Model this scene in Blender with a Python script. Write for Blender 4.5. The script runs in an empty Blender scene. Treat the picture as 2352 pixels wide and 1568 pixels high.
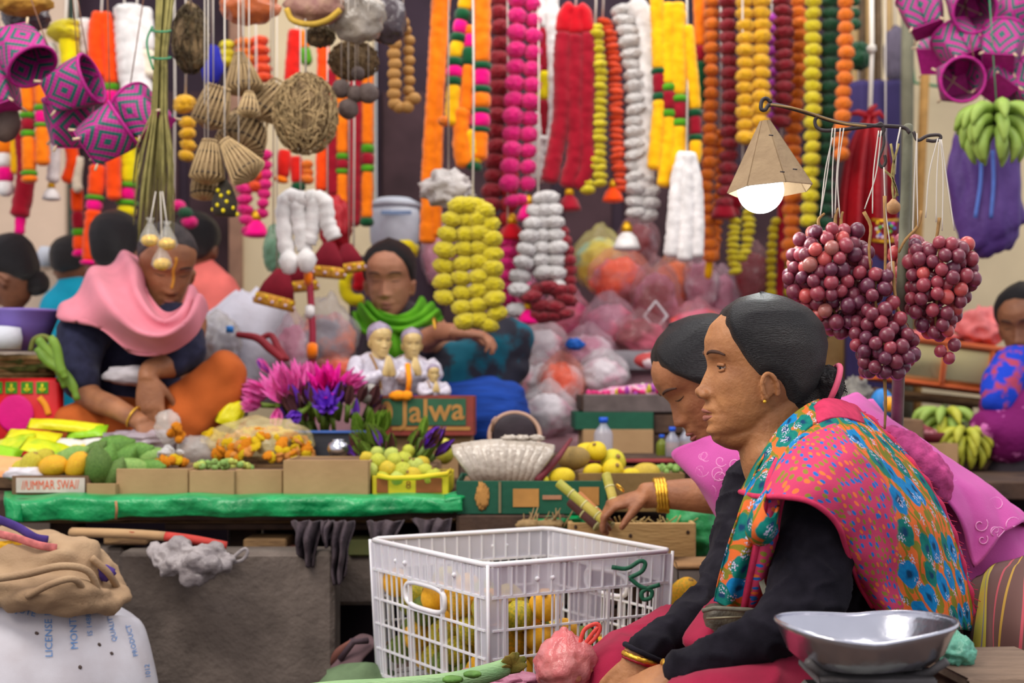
import bpy, math, random
import numpy as np
from mathutils import Vector, Matrix, noise, Euler
from mathutils.bvhtree import BVHTree
random.seed(7)
SC = bpy.context.scene
COL = SC.collection
# ---------------------------------------------------------------- camera, world, lights, exposure
FPX = 2352 * 50 / 36.0          # focal length in pixels of the 2352 px wide frame
CX, CY, ZC = 1176.0, 880.0, 0.80   # horizon row 880, lens height 0.80 m
cam_d = bpy.data.cameras.new('camera'); cam = bpy.data.objects.new('camera', cam_d); COL.objects.link(cam)
cam.location = (0, 0, ZC); cam.rotation_euler = (math.pi/2, 0, 0)
cam_d.lens = 50; cam_d.sensor_width = 36; cam_d.shift_y = (CY-784)/2352.0
cam_d.clip_start = .05
cam_d.dof.use_dof = True; cam_d.dof.focus_distance = 2.34; cam_d.dof.aperture_fstop = 4.0
SC.camera = cam
wd = bpy.data.worlds.new('world'); SC.world = wd; wd.use_nodes = True
wd.node_tree.nodes['Background'].inputs[0].default_value = (0.93, 0.92, 1.0, 1)
wd.node_tree.nodes['Background'].inputs[1].default_value = 0.68
def area(name, loc, size, power, col, target):
    l = bpy.data.lights.new(name, 'AREA'); l.shape = 'RECTANGLE'; l.size, l.size_y = size; l.energy = power; l.color = col
    o = bpy.data.objects.new(name, l); COL.objects.link(o); o.location = loc
    o.rotation_euler = (Vector(target)-Vector(loc)).to_track_quat('-Z', 'Y').to_euler()
    return o
area('market_tube_light', (-1.6, 1.6, 3.2), (2.0, 1.0), 62, (1, .93, .84), (0, 4.2, .7))
area('market_tube_light', (1.6, 2.6, 3.3), (1.6, 1.2), 30, (1, .95, .9), (.6, 4.6, .6))
area('market_tube_light', (.3, 4.4, 3.3), (3.0, .8), 34, (1, .96, .9), (0, 4.9, .6))
area('market_tube_light', (-1.2, .4, 2.0), (.9, .7), 13, (1, .86, .7), (.6, 2.4, .7))
vs = SC.view_settings; vs.view_transform = 'Standard'; vs.look = 'None'; vs.gamma = 1; vs.exposure = 0.27
try: vs.use_curve_mapping = False
except Exception: pass
SC.cycles.use_denoising = True
SC.cycles.max_bounces = 6; SC.cycles.diffuse_bounces = 3; SC.cycles.glossy_bounces = 2
SC.cycles.transmission_bounces = 3; SC.cycles.transparent_max_bounces = 10
SC.cycles.caustics_reflective = False; SC.cycles.caustics_refractive = False

# ---------------------------------------------------------------- helpers
def P(px, py, Y): return Vector(((px-CX)/FPX*Y, Y, ZC-(py-CY)/FPX*Y))
def PR(px, Y): return px/FPX*Y
def lin(c):
    out = []
    for v in c[:3]:
        v = max(0, min(255, v))/255.0
        out.append(v/12.92 if v <= .04045 else ((v+.055)/1.055)**2.4)
    return tuple(out)+(1.0,)
MATS = {}
def mat(name, col, rough=.6, var=.12, scale=25, bump=.15, bscale=90, metal=0, col2=None, alpha=1, sheen=0, sss=0, coat=0, spec=.35, emit=0, trans=0, thresh=None, stretch=None):
    if name in MATS: return MATS[name]
    m = bpy.data.materials.new(name); m.use_nodes = True; nt = m.node_tree; b = nt.nodes['Principled BSDF']
    b.inputs['Roughness'].default_value = rough; b.inputs['Metallic'].default_value = metal
    b.inputs['Specular IOR Level'].default_value = spec
    tc = nt.nodes.new('ShaderNodeTexCoord'); src = tc.outputs['Object']
    if stretch:
        mp = nt.nodes.new('ShaderNodeMapping'); mp.inputs['Scale'].default_value = stretch; nt.links.new(src, mp.inputs[0]); src = mp.outputs[0]
    c = lin(col)
    if var > 0 or col2:
        n = nt.nodes.new('ShaderNodeTexNoise'); n.inputs['Scale'].default_value = scale; n.inputs['Detail'].default_value = 4
        nt.links.new(src, n.inputs['Vector'])
        r = nt.nodes.new('ShaderNodeValToRGB')
        lo, hi = thresh or (.32, .68)
        r.color_ramp.elements[0].position = lo; r.color_ramp.elements[1].position = hi
        if col2: ca, cb = c, lin(col2)
        else: ca = tuple(x*(1-var) for x in c[:3])+(1,); cb = tuple(min(1, x*(1+var)+var*.01) for x in c[:3])+(1,)
        r.color_ramp.elements[0].color = ca; r.color_ramp.elements[1].color = cb
        nt.links.new(n.outputs[0], r.inputs[0]); nt.links.new(r.outputs[0], b.inputs['Base Color'])
    else: b.inputs['Base Color'].default_value = c
    if bump > 0:
        n2 = nt.nodes.new('ShaderNodeTexNoise'); n2.inputs['Scale'].default_value = bscale; n2.inputs['Detail'].default_value = 3
        nt.links.new(src, n2.inputs['Vector'])
        bp = nt.nodes.new('ShaderNodeBump'); bp.inputs['Strength'].default_value = min(1, bump*2); bp.inputs['Distance'].default_value = .25/bscale
        nt.links.new(n2.outputs[0], bp.inputs['Height']); nt.links.new(bp.outputs[0], b.inputs['Normal'])
    if alpha < 1: b.inputs['Alpha'].default_value = alpha
    if sheen: b.inputs['Sheen Weight'].default_value = sheen; b.inputs['Sheen Roughness'].default_value = .5
    if sss:
        b.inputs['Subsurface Weight'].default_value = sss; b.inputs['Subsurface Radius'].default_value = (1, .35, .2); b.inputs['Subsurface Scale'].default_value = .006
    if coat: b.inputs['Coat Weight'].default_value = coat; b.inputs['Coat Roughness'].default_value = .15
    if trans: b.inputs['Transmission Weight'].default_value = trans
    if emit: b.inputs['Emission Color'].default_value = lin(col); b.inputs['Emission Strength'].default_value = emit
    MATS[name] = m
    return m
def wpos(o):
    v = Vector((0, 0, 0))
    while o is not None: v += Vector(o.location); o = o.parent
    return v
def put(name, me, parent=None, loc=None):
    o = bpy.data.objects.new(name, me); COL.objects.link(o)
    if parent is not None: o.parent = parent
    if loc is not None: o.location = Vector(loc) - (wpos(parent) if parent is not None else Vector((0, 0, 0)))
    return o
def tag(o, label=None, cat=None, group=None, kind=None):
    if label: o['label'] = label
    if cat: o['category'] = cat
    if group: o['group'] = group
    if kind: o['kind'] = kind
    return o
def thing(name, label, cat, loc, group=None):
    o = put(name, None, None, loc); o.empty_display_size = .05
    return tag(o, label, cat, group)
def mesh(V, F, m=None, smooth=True, name='mesh', uv=None):
    me = bpy.data.meshes.new(name)
    me.from_pydata([tuple(v) for v in V], [], [tuple(f) for f in F])
    if smooth: me.polygons.foreach_set('use_smooth', [True]*len(me.polygons))
    if uv is not None:
        ul = me.uv_layers.new(name='UVMap'); idx = np.zeros(len(me.loops), dtype=np.int32); me.loops.foreach_get('vertex_index', idx)
        ul.data.foreach_set('uv', np.asarray(uv, dtype=np.float32)[idx].ravel())
    if m is not None:
        for mm in (m if isinstance(m, (list, tuple)) else [m]): me.materials.append(mm)
    me.update(); return me
def part(name, VF, m, parent, smooth=True, uv=None, label=None):
    """mesh given in world coordinates, stored relative to its parent (or to its own base when top-level)"""
    V, F = VF[0], VF[1]
    if parent is None:
        a = np.array([tuple(v) for v in V]); base = Vector(((a[:, 0].min()+a[:, 0].max())/2, (a[:, 1].min()+a[:, 1].max())/2, a[:, 2].min()))
        o = put(name, None, None, base)
        COL.objects.unlink(o); bpy.data.objects.remove(o)
        o = bpy.data.objects.new(name, mesh([Vector(v)-base for v in V], F, m, smooth, name, uv)); COL.objects.link(o); o.location = base
    else:
        w = wpos(parent)
        o = bpy.data.objects.new(name, mesh([Vector(v)-w for v in V], F, m, smooth, name, uv)); COL.objects.link(o); o.parent = parent
    if label: o['label'] = label
    return o
def inst(name, me, parent, loc, rot=(0, 0, 0), scale=1, m=None):
    o = put(name, me, parent, loc); o.rotation_euler = rot
    o.scale = scale if hasattr(scale, '__len__') else (scale,)*3
    if m is not None:
        o.material_slots[0].link = 'OBJECT'; o.material_slots[0].material = m
    return o
def merge(*vfs):
    V, F = [], []
    for a in vfs:
        k = len(V); V += [Vector(v) for v in a[0]]; F += [tuple(i+k for i in f) for f in a[1]]
    return V, F
def xf(vf, M): return [M @ Vector(v) for v in vf[0]], vf[1]
def catmull(pts, n):
    pts = [np.array(p, dtype=float) for p in pts]
    if len(pts) < 3: return [pts[0]*(1-t)+pts[-1]*t for t in np.linspace(0, 1, n)]
    out = []
    for t in np.linspace(0, len(pts)-1, n):
        i = min(int(t), len(pts)-2); f = t-i
        p1, p2 = pts[i], pts[i+1]; p0 = pts[i-1] if i > 0 else 2*p1-p2; p3 = pts[i+2] if i+2 < len(pts) else 2*p2-p1
        out.append(.5*((2*p1)+(-p0+p2)*f+(2*p0-5*p1+4*p2-p3)*f*f+(-p0+3*p1-3*p2+p3)*f**3))
    return out
def tube(path, rad, n=10, flat=1.0, closed=False, caps=True):
    """rad: scalar or one per point; flat: depth radius / picture radius (scalar or list)"""
    path = [Vector(p) for p in path]; N = len(path)
    rad = list(rad) if hasattr(rad, '__len__') else [rad]*N
    fl = list(flat) if hasattr(flat, '__len__') else [flat]*N
    V, F = [], []; ps = None
    for i, p in enumerate(path):
        if closed: t = path[(i+1) % N]-path[i-1]
        else: t = path[min(i+1, N-1)]-path[max(i-1, 0)]
        if t.length < 1e-9: t = Vector((0, 0, 1))
        t.normalize(); d = Vector((0, 1, 0)); s = t.cross(d)
        if s.length < .25:
            s = ps - t*ps.dot(t) if ps is not None else t.cross(Vector((1, 0, 0)))
        s.normalize()
        if ps is not None and s.dot(ps) < 0: s = -s
        ps = s; d = s.cross(t)
        for k in range(n):
            a = 2*math.pi*k/n; V.append(p+s*(math.cos(a)*rad[i])+d*(math.sin(a)*rad[i]*fl[i]))
    M = N if closed else N-1
    for i in range(M):
        j = (i+1) % N
        for k in range(n): F.append((i*n+k, i*n+(k+1) % n, j*n+(k+1) % n, j*n+k))
    if caps and not closed:
        F.append(tuple(range(n))[::-1]); F.append(tuple((N-1)*n+k for k in range(n)))
    return V, F
def limb(secs, n=20, res=6):
    """secs: (px, py, Y, radius_px[, depth_radius_px]) -> smooth tapering closed tube with rounded ends"""
    S = [tuple(s)+((s[3],) if len(s) == 4 else ()) for s in secs]
    C = catmull(S, (len(S)-1)*res+1)
    path, rad, fl = [], [], []
    for k, c in enumerate(C):
        path.append(P(c[0], c[1], c[2])); r = max(1e-4, PR(c[3], c[2])); rad.append(r); fl.append(max(.05, c[4]/max(c[3], .01)))
    # rounded ends
    def cap(p, q, r):
        t = (p-q).normalized(); return [(p+t*r*math.sin(a)*.6, r*math.cos(a)) for a in (.5, 1.0, 1.4)]
    c0 = cap(path[0], path[1], rad[0])[::-1]; c1 = cap(path[-1], path[-2], rad[-1])
    path2 = [c[0] for c in c0]+path+[c[0] for c in c1]; rad2 = [c[1] for c in c0]+rad+[c[1] for c in c1]
    fl2 = [fl[0]]*3+fl+[fl[-1]]*3
    return tube(path2, rad2, n, fl2)
def lathe(prof, n=32, c=(0, 0, 0)):
    V, F = [], []; c = Vector(c)
    for r, z in prof:
        for k in range(n):
            a = 2*math.pi*k/n; V.append(c+Vector((r*math.cos(a), r*math.sin(a), z)))
    for i in range(len(prof)-1):
        for k in range(n): F.append((i*n+k, i*n+(k+1) % n, (i+1)*n+(k+1) % n, (i+1)*n+k))
    if prof[0][0] > 1e-5: F.append(tuple(range(n))[::-1])
    if prof[-1][0] > 1e-5: F.append(tuple((len(prof)-1)*n+k for k in range(n)))
    return V, F
def box(c, s, rz=0, bev=.004, rot=None):
    """box with chamfered edges; c centre, s size"""
    x, y, z = s[0]/2, s[1]/2, s[2]/2; b = min(bev, x*.45, y*.45, z*.45); V = []; key = {}
    for sx in (-1, 1):
        for sy in (-1, 1):
            for sz in (-1, 1):
                for ax in range(3):
                    v = [sx*(x-b), sy*(y-b), sz*(z-b)]; v[ax] = (sx*x, sy*y, sz*z)[ax]
                    key[(sx, sy, sz, ax)] = len(V); V.append(Vector(v))
    F = []
    for ax in range(3):
        o = [i for i in range(3) if i != ax]
        for sg in (-1, 1):
            q = []
            for a, b2 in ((-1, -1), (1, -1), (1, 1), (-1, 1)):
                s3 = [0, 0, 0]; s3[ax] = sg; s3[o[0]] = a; s3[o[1]] = b2; q.append(key[(*s3, ax)])
            F.append(tuple(q))
            for sg2 in (-1, 1):
                if o[0] > ax or True:
                    pass
    for a0 in range(3):           # edge chamfers
        for a1 in range(a0+1, 3):
            a2 = 3-a0-a1
            for s0 in (-1, 1):
                for s1 in (-1, 1):
                    q = []
                    for (s2, ax) in ((-1, a0), (1, a0), (1, a1), (-1, a1)):
                        s3 = [0, 0, 0]; s3[a0] = s0; s3[a1] = s1; s3[a2] = s2; q.append(key[(*s3, ax)])
                    F.append(tuple(q))
    for sx in (-1, 1):
        for sy in (-1, 1):
            for sz in (-1, 1): F.append(tuple(key[(sx, sy, sz, ax)] for ax in range(3)))
    M = (rot.to_4x4() if rot is not None else Matrix.Rotation(rz, 4, 'Z')); M = Matrix.Translation(Vector(c)) @ M
    return [M @ v for v in V], F
def blob(c, r, sub=3, amp=.12, fr=3.0, seed=0, ridges=0, pinch=0, flatz=False):
    """lumpy ball; r = (rx, ry, rz)"""
    import bmesh
    bm = bmesh.new(); bmesh.ops.create_icosphere(bm, subdivisions=sub, radius=1)
    c = Vector(c); off = Vector((seed*3.1, seed*1.7, -seed*2.3)); V = []
    for v in bm.verts:
        n = v.co.normalized(); d = 1+amp*noise.fractal(n*fr+off, .9, 2.0, 3)
        if ridges: d += .04*math.sin(math.atan2(n.y, n.x)*ridges+seed+2*noise.noise(n*2+off))*max(0, n.z+.4)
        q = Vector((n.x*r[0]*d, n.y*r[1]*d, n.z*r[2]*d))
        if pinch and n.z > .55:
            k = (n.z-.55)/.45; q.x *= 1-.85*k*pinch; q.y *= 1-.85*k*pinch; q.z += r[2]*.5*k*pinch
        if flatz and q.z < -r[2]*.62: q.z = -r[2]*.62
        V.append(c+q)
    F = [tuple(v.index for v in f.verts) for f in bm.faces]; bm.free(); return V, F
def remesh(VF, voxel, smooth=4, m=None, name='body', disp=None):
    me = mesh(VF[0], VF[1], None, False); o = bpy.data.objects.new('tmp', me); COL.objects.link(o)
    r = o.modifiers.new('r', 'REMESH'); r.mode = 'VOXEL'; r.voxel_size = voxel; r.use_smooth_shade = True
    if smooth:
        s = o.modifiers.new('s', 'SMOOTH'); s.iterations = smooth; s.factor = .5
    dg = bpy.context.evaluated_depsgraph_get(); dg.update()
    out = bpy.data.meshes.new_from_object(o.evaluated_get(dg)); out.name = name
    bpy.data.objects.remove(o); bpy.data.meshes.remove(me)
    if disp is not None:
        n = len(out.vertices); co = np.zeros(n*3); out.vertices.foreach_get('co', co); co = co.reshape(-1, 3)
        no = np.zeros(n*3); out.vertex_normals.foreach_get('vector', no) if hasattr(out, 'vertex_normals') else None; no = no.reshape(-1, 3)
        d = np.array([disp(Vector(c)) for c in co]); co += no*d[:, None]; out.vertices.foreach_set('co', co.ravel()); out.update()
    out.materials.clear()
    if m is not None: out.materials.append(m)
    out.polygons.foreach_set('use_smooth', [True]*len(out.polygons))
    return out
def rpart(name, VF, voxel, m, parent, smooth=4, disp=None, label=None):
    me = remesh(VF, voxel, smooth, m, name, disp); w = wpos(parent)
    me.transform(Matrix.Translation(-w)); o = bpy.data.objects.new(name, me); COL.objects.link(o); o.parent = parent
    if label: o['label'] = label
    return o
def fold(amp, fr, sx=1, sy=1, sz=1, seed=0):
    def f(c): return amp*noise.fractal(Vector((c.x*fr*sx+seed, c.y*fr*sy, c.z*fr*sz)), .8, 2.0, 2)
    return f
def surf(G, nu, nv, fn=None):
    """G: rows of world points -> Catmull-Rom surface, (V, F, uv); uv in metres"""
    rows = [catmull([tuple(p) for p in r], nu) for r in G]
    cols = [catmull([rows[i][j] for i in range(len(rows))], nv) for j in range(nu)]
    A = np.array(cols)                      # nu x nv x 3
    du = np.concatenate([[0], np.cumsum(np.linalg.norm(np.diff(A[:, nv//2], axis=0), axis=1))])
    dv = np.concatenate([[0], np.cumsum(np.linalg.norm(np.diff(A[nu//2], axis=0), axis=1))])
    V, F, UV = [], [], []
    for i in range(nu):
        for j in range(nv):
            p = Vector(A[i, j])
            if fn: p = p+Vector(fn(i/(nu-1), j/(nv-1), p))
            V.append(p); UV.append((du[i], dv[j]))
    for i in range(nu-1):
        for j in range(nv-1): F.append((i*nv+j, (i+1)*nv+j, (i+1)*nv+j+1, i*nv+j+1))
    return V, F, UV
def cloth(name, G, nu, nv, m, parent, thick=.004, fn=None, label=None):
    V, F, UV = surf(G, nu, nv, fn)
    o = part(name, (V, F), m, parent, True, UV, label)
    s = o.modifiers.new('solid', 'SOLIDIFY'); s.thickness = thick; s.offset = 0
    return o
def PG(rows): return [[P(*p) for p in r] for r in rows]
def text_vf(txt, size, bold=.0, res=2):
    cu = bpy.data.curves.new('t', 'FONT'); cu.body = txt; cu.size = size; cu.offset = bold; cu.resolution_u = res; cu.align_x = 'CENTER'; cu.align_y = 'CENTER'
    o = bpy.data.objects.new('t', cu); COL.objects.link(o); dg = bpy.context.evaluated_depsgraph_get(); dg.update()
    me = bpy.data.meshes.new_from_object(o.evaluated_get(dg)); V = [v.co.copy() for v in me.vertices]; F = [tuple(p.vertices) for p in me.polygons]
    bpy.data.objects.remove(o); bpy.data.curves.remove(cu); bpy.data.meshes.remove(me); return V, F
def letters(txt, size, c, right, up, m, parent, name='lettering', bold=.0, off=.0015, sx=1.0):
    V, F = text_vf(txt, size, bold); right = Vector(right).normalized(); up = Vector(up).normalized(); n = right.cross(up); c = Vector(c)
    return part(name, ([c+right*v.x*sx+up*v.y+n*off for v in V], F), m, parent, False)
# ---------------------------------------------------------------- setting
def struct(name, VF, m, parent=None, smooth=False):
    o = part(name, VF, m, parent, smooth)
    if parent is None: tag(o, kind='structure')
    return o
M_wall = mat('cream_plaster', (214, 196, 160), .9, .10, 2.5, .1, 30)
M_wallp = mat('pinkish_plaster', (222, 196, 172), .9, .08, 2.5, .1, 30)
M_conc = mat('grey_concrete', (118, 106, 98), .9, .22, 9, .5, 60, col2=(88, 78, 72))
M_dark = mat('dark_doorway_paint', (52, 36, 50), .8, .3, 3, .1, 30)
M_wood = mat('weathered_wood', (150, 118, 78), .8, .2, 14, .3, 60, col2=(105, 78, 52), stretch=(1, 4, 6))
M_woodd = mat('dark_wood', (84, 62, 48), .8, .2, 14, .3, 60, col2=(56, 40, 34))
struct('floor', box((0, 3.5, -.03), (9, 9, .06)), mat('dirty_concrete_floor', (96, 84, 76), .9, .2, 4, .4, 40, col2=(70, 60, 56)))
def wx(a, b, Y=6.5): return (P(a, 0, Y).x+P(b, 0, Y).x)/2, PR(b-a, Y)
for nm, a, b, m in (('wall_back', -400, 165, M_wallp), ('wall_back_middle', 535, 860, M_wall), ('wall_back_right', 1985, 2800, M_wall)):
    c, w = wx(a, b); struct(nm, box((c, 6.5, 1.6), (w, .14, 3.2), bev=.01), m)
for nm, a, b in (('door_1', 165, 535), ('door_2', 860, 1985)):
    c, w = wx(a, b); d = struct(nm, box((c, 6.64, 1.6), (w, .08, 3.2), bev=.005), M_dark)
    k = 0; n = 3 if nm == 'door_1' else 8
    for k in range(n): part('panel', box((c-w/2+w*(k+.5)/n, 6.59, 1.2), (w/n*.8, .03, 1.9), bev=.01), mat('dark_door_panel', (64, 42, 48), .8, .3, 5, .1, 30), d, False)
struct('trim_1', box((P(167, 0, 6.4).x, 6.42, 1.6), (.04, .03, 3.2)), mat('green_door_edge', (30, 56, 44)))
struct('trim_2', box((P(540, 0, 6.4).x, 6.42, 1.6), (.06, .03, 3.2)), mat('brown_door_frame', (150, 112, 90)))
# raised stall platform (a concrete ledge, its lintel and its pier)
TZ = ZC-.27
struct('platform_slab', box((-1.36, 4.83, TZ-.025), (2.5, 3.0, .05)), M_woodd)
struct('platform_slab_right', box((1.25, 5.1, TZ-.025), (2.72, 2.4, .05)), M_woodd)
struct('ledge_wall', box((P(515, 0, 3.2).x, 3.28, .209), (PR(500, 3.2), .12, .418), bev=.01), M_conc)
struct('ledge_wall_left', box((-1.35, 3.36, .209), (.90, .12, .418), bev=.01), M_conc)
struct('ledge_lintel', box((P(900, 0, 3.3).x, 3.42, .335), (PR(300, 3.3), .12, .12), bev=.01), M_conc)
struct('ledge_wall_right', box((P(1500, 0, 3.5).x, 3.98, .23), (PR(1050, 3.5), .12, .46), bev=.01), M_conc)
struct('near_platform', box((.98, 2.42, .09), (2.5, 1.66, .18), bev=.01), M_woodd)
# ---------------------------------------------------------------- hanging garlands
GC = {'dred': (150, 8, 34), 'red': (196, 4, 26), 'mag': (236, 0, 126), 'yel': (226, 206, 8), 'gold': (250, 182, 4), 'ora': (253, 124, 4), 'rora': (255, 74, 6),
      'wht': (228, 224, 222), 'grn': (8, 78, 42), 'lgrn': (76, 150, 14), 'pur': (192, 62, 190), 'cream': (222, 212, 190), 'sred': (216, 30, 20)}
def fm(k): return mat('garland_wool_'+k, GC[k], .95, .16, 30, .9, 260, sheen=.3, spec=.1)
def pom_mesh(seed, squash=.82):
    V, F = blob((0, 0, 0), (1, 1, squash), 4, .0, 1)
    out = []
    for v in V:
        n = v.normalized(); d = 1+.16*noise.noise(n*5+Vector((seed, 0, 0)))+.07*noise.noise(n*13+Vector((0, seed, 0)))+.05*math.sin(8*math.atan2(n.y, n.x)+seed)*(1-abs(n.z))+.10*noise.noise(n*22+Vector((seed, 3, 0)))
        out.append(v*d)
    return mesh(out, F, fm('wht'), True, 'pom')
POMS = [pom_mesh(s) for s in (1, 5, 9)]
M_str = mat('pale_cotton_string', (214, 206, 196), .9, 0, 10, 0)
M_bam = mat('bamboo_pole_skin', (170, 140, 92), .6, .15, 12, .1, 40)
def rod(px0, px1, py, Y, label, r=.016):
    a, b = P(px0, py, Y), P(px1, py, Y); t = thing('bamboo_pole', label, 'pole', (a+b)/2)
    part('cane', tube([a.lerp(b, i/20) for i in range(21)], [r*(1.12 if i % 3 == 0 else 1) for i in range(21)], 12), M_bam, t)
    for e in (0.02, .98):
        q = a.lerp(b, e); part('hanging_rope', tube([q, q+Vector((0, 0, 1.0))], .006, 6), M_str, t)
    return t
RODY = {}
for Y, x0, x1, lab in ((5.1, -300, 2500, 'long bamboo pole above the rear row of garlands'), (4.75, 500, 2200, 'bamboo pole above the front row of garlands'), (4.2, -300, 1300, 'bamboo pole above the yellow garland and left baskets'), (3.75, -200, 1100, 'bamboo pole above the woven traps and purple baskets')):
    rod(x0, x1, -45, Y, lab)
def fuzz(vf, a):
    V, F = vf; n = 16; k = len(V)//n
    for i in range(k):
        c = sum((V[i*n+j] for j in range(n)), Vector((0, 0, 0)))/n
        for j in range(n): V[i*n+j] = V[i*n+j]+(V[i*n+j]-c).normalized()*a*(noise.noise(V[i*n+j]*160)+noise.noise(V[i*n+j]*60))
    return V, F
def strand(root, kind, pts, r, step, cols, Y, rng):
    """pts in pixels; r in px; cols: colour key or list of (start fraction, key)"""
    path = [P(x, y, Y+(o[0] if o else 0)) for x, y, *o in pts]
    C = [Vector(c) for c in catmull(path, max(8, 6*len(path)))]
    L = [0]
    for a, b in zip(C, C[1:]): L.append(L[-1]+(b-a).length)
    tot = L[-1]
    def at(s):
        s = max(0, min(tot, s)); i = 0
        while i < len(L)-2 and L[i+1] < s: i += 1
        return C[i].lerp(C[i+1], (s-L[i])/max(1e-6, L[i+1]-L[i]))
    def ck(f):
        if isinstance(cols, str): return cols
        k = cols[0][1]
        for a, c in cols:
            if f >= a: k = c
        return k
    R0 = PR(r, Y)
    if kind == 'pom':
        st = PR(step, Y); n = max(2, int(tot/st+.5))
        part('thread', tube([at(tot*i/10) for i in range(11)], .003, 5), M_str, root)
        for i in range(n):
            f = (i+.5)/n; p = at(tot*f)+Vector((rng.uniform(-.06, .06)*R0, rng.uniform(-.3, .3)*R0, 0))
            s = R0*rng.uniform(.94, 1.08)
            inst('pom', rng.choice(POMS), root, p, (rng.uniform(-.25, .25), rng.uniform(-.25, .25), rng.uniform(0, 6)), (s, s, s*min(1.1, step/r*.66)), fm(ck(f)))
    else:
        seg = [(0, cols)] if isinstance(cols, str) else list(cols)
        for i, (a, c) in enumerate(seg):
            b = seg[i+1][0] if i+1 < len(seg) else 1.0
            k = max(5, int((b-a)*tot/PR(6, Y))); ps = [at(tot*(a+(b-a)*j/(k-1))) for j in range(k)]
            band = c in ('grn', 'lgrn') or (b-a) < .1
            rr = [R0*(1.12 if band else 1)*(1+.06*noise.noise(p*30)) for j, p in enumerate(ps)]
            rr = [q*(1+.07*noise.noise(Vector((j*.55, a*9, R0*60+len(ps))))) for j, q in enumerate(rr)]; rr[0] *= .8; rr[-1] *= .8 if b < 1 else .55
            part('segment' if len(seg) > 1 else 'sleeve', fuzz(tube(ps, rr, 16), .10*R0), fm(c), root)
def garland(label, Y, strands, group=None, rodY=None, tassel=None, top=None, hang=True, name='garland'):
    rng = random.Random(label)
    x0 = sum(s[1][0][0] for s in strands)/len(strands); y0 = min(s[1][0][1] for s in strands)
    tp = P(x0, y0, Y); t = thing(name, label, 'garland', tp, group or None)
    if hang:
        ry = rodY or min((5.1, 4.75, 4.2, 3.75), key=lambda q: abs(q-Y))
        a = P(x0, -45, ry)
        part('hanging_string', tube([a, a.lerp(tp, .5)+Vector((.003, 0, 0)), tp], .003, 6), M_str, t)
    for s in strands: strand(t, *s, Y, rng)
    for ts in (tassel or []):
        x, y, r, c = ts; q = P(x, y, Y); R0 = PR(r, Y)
        prof = [(R0*.18, R0*1.9), (R0*.3, R0*1.5), (R0*.35, R0*1.3), (R0*.75, R0*.9), (R0, R0*.25), (R0*1.05, 0), (R0*.6, -R0*.12), (.0, -R0*.1)]
        part('tassel', lathe(prof[::-1], 24, q), fm(c), t)
        part('tassel_cap', lathe([(0, R0*1.25), (R0*.42, R0*1.3), (R0*.42, R0*1.7), (R0*.2, R0*2.1), (0, R0*2.15)], 16, q), mat('gold_tinsel', (222, 170, 30), .35, .2, 80, .5, 200, metal=.6), t)
    return t
def z(*v): return [tuple(v[i:i+2]) for i in range(0, len(v), 2)]
SEG = lambda base, a, b, n, off=.0: sum([[((i+off)/n, base), ((i+off+.55)/n, b), ((i+off+.63)/n, a), ((i+off+.85)/n, b), ((i+off+.93)/n, base)] for i in range(n)], [(0, base)])
garland('long flat orange cloth garland beside the dark doorway, in front of the white bag', 4.9, [('tube', z(1012, -20, 1000, 180, 988, 380, 982, 560), 19, 0, 'ora'), ('tube', z(1022, -20, 1006, 250, 1000, 545), 14, 0, 'ora')])
garland('orange garland banded in green and magenta, hung above the white knotted bag', 4.6, [
    ('tube', z(1075, -20, 1048, 120, 1038, 290), 17, 0, [(0, 'gold'), (.14, 'grn'), (.22, 'mag'), (.32, 'grn'), (.38, 'gold'), (.5, 'grn'), (.56, 'mag'), (.64, 'grn'), (.7, 'gold')]),
    ('tube', z(1082, 60, 1076, 150, 1070, 260), 15, 0, [(0, 'ora'), (.1, 'mag'), (.25, 'grn'), (.45, 'ora')]),
    ('tube', z(1108, -20, 1106, 180, 1100, 370), 20, 0, [(0, 'ora'), (.42, 'grn'), (.46, 'mag'), (.56, 'grn'), (.6, 'ora'), (.69, 'grn'), (.72, 'mag'), (.8, 'grn'), (.83, 'ora')]),
    ('tube', z(1062, 250, 1060, 330, 1068, 385), 20, 0, 'ora'), ('pom', z(1012, 285, 1040, 270, 1075, 275), 15, 22, 'ora'), ('tube', z(1080, 300, 1094, 350, 1086, 392), 18, 0, [(0, 'gold'), (.8, 'grn')])])
garland('dark red pompom garland left of the hot pink one', 5.0, [('pom', z(1150, -20, 1146, 150, 1140, 330, 1124, 520, 1126, 590), 24, 34, 'dred'), ('pom', z(1172, 350, 1168, 480, 1172, 590), 22, 34, 'red')], tassel=[(1168, 592, 30, 'red')])
garland('hot pink pompom garland in two long strands with a tassel', 4.75, [('pom', z(1190, -20, 1184, 150, 1178, 300, 1168, 440), 23, 37, 'mag'), ('pom', z(1222, -10, 1224, 120, 1216, 300, 1210, 440), 20, 37, 'mag'), ('pom', z(1172, 448, 1190, 470, 1208, 446), 20, 24, 'mag')], tassel=[(1214, 505, 27, 'mag')])
garland('white fluffy garland with dark red and yellow bands behind the pink pompoms', 5.05, [('tube', z(1262, -20, 1272, 120, 1276, 260, 1262, 360), 20, 0, 'wht'), ('tube', z(1240, 0, 1248, 160, 1246, 330), 16, 0, [(0, 'wht'), (.2, 'dred'), (.5, 'yel'), (.7, 'dred'), (.95, 'wht')]), ('tube', z(1228, 260, 1238, 340, 1236, 420), 18, 0, 'wht')])
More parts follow.
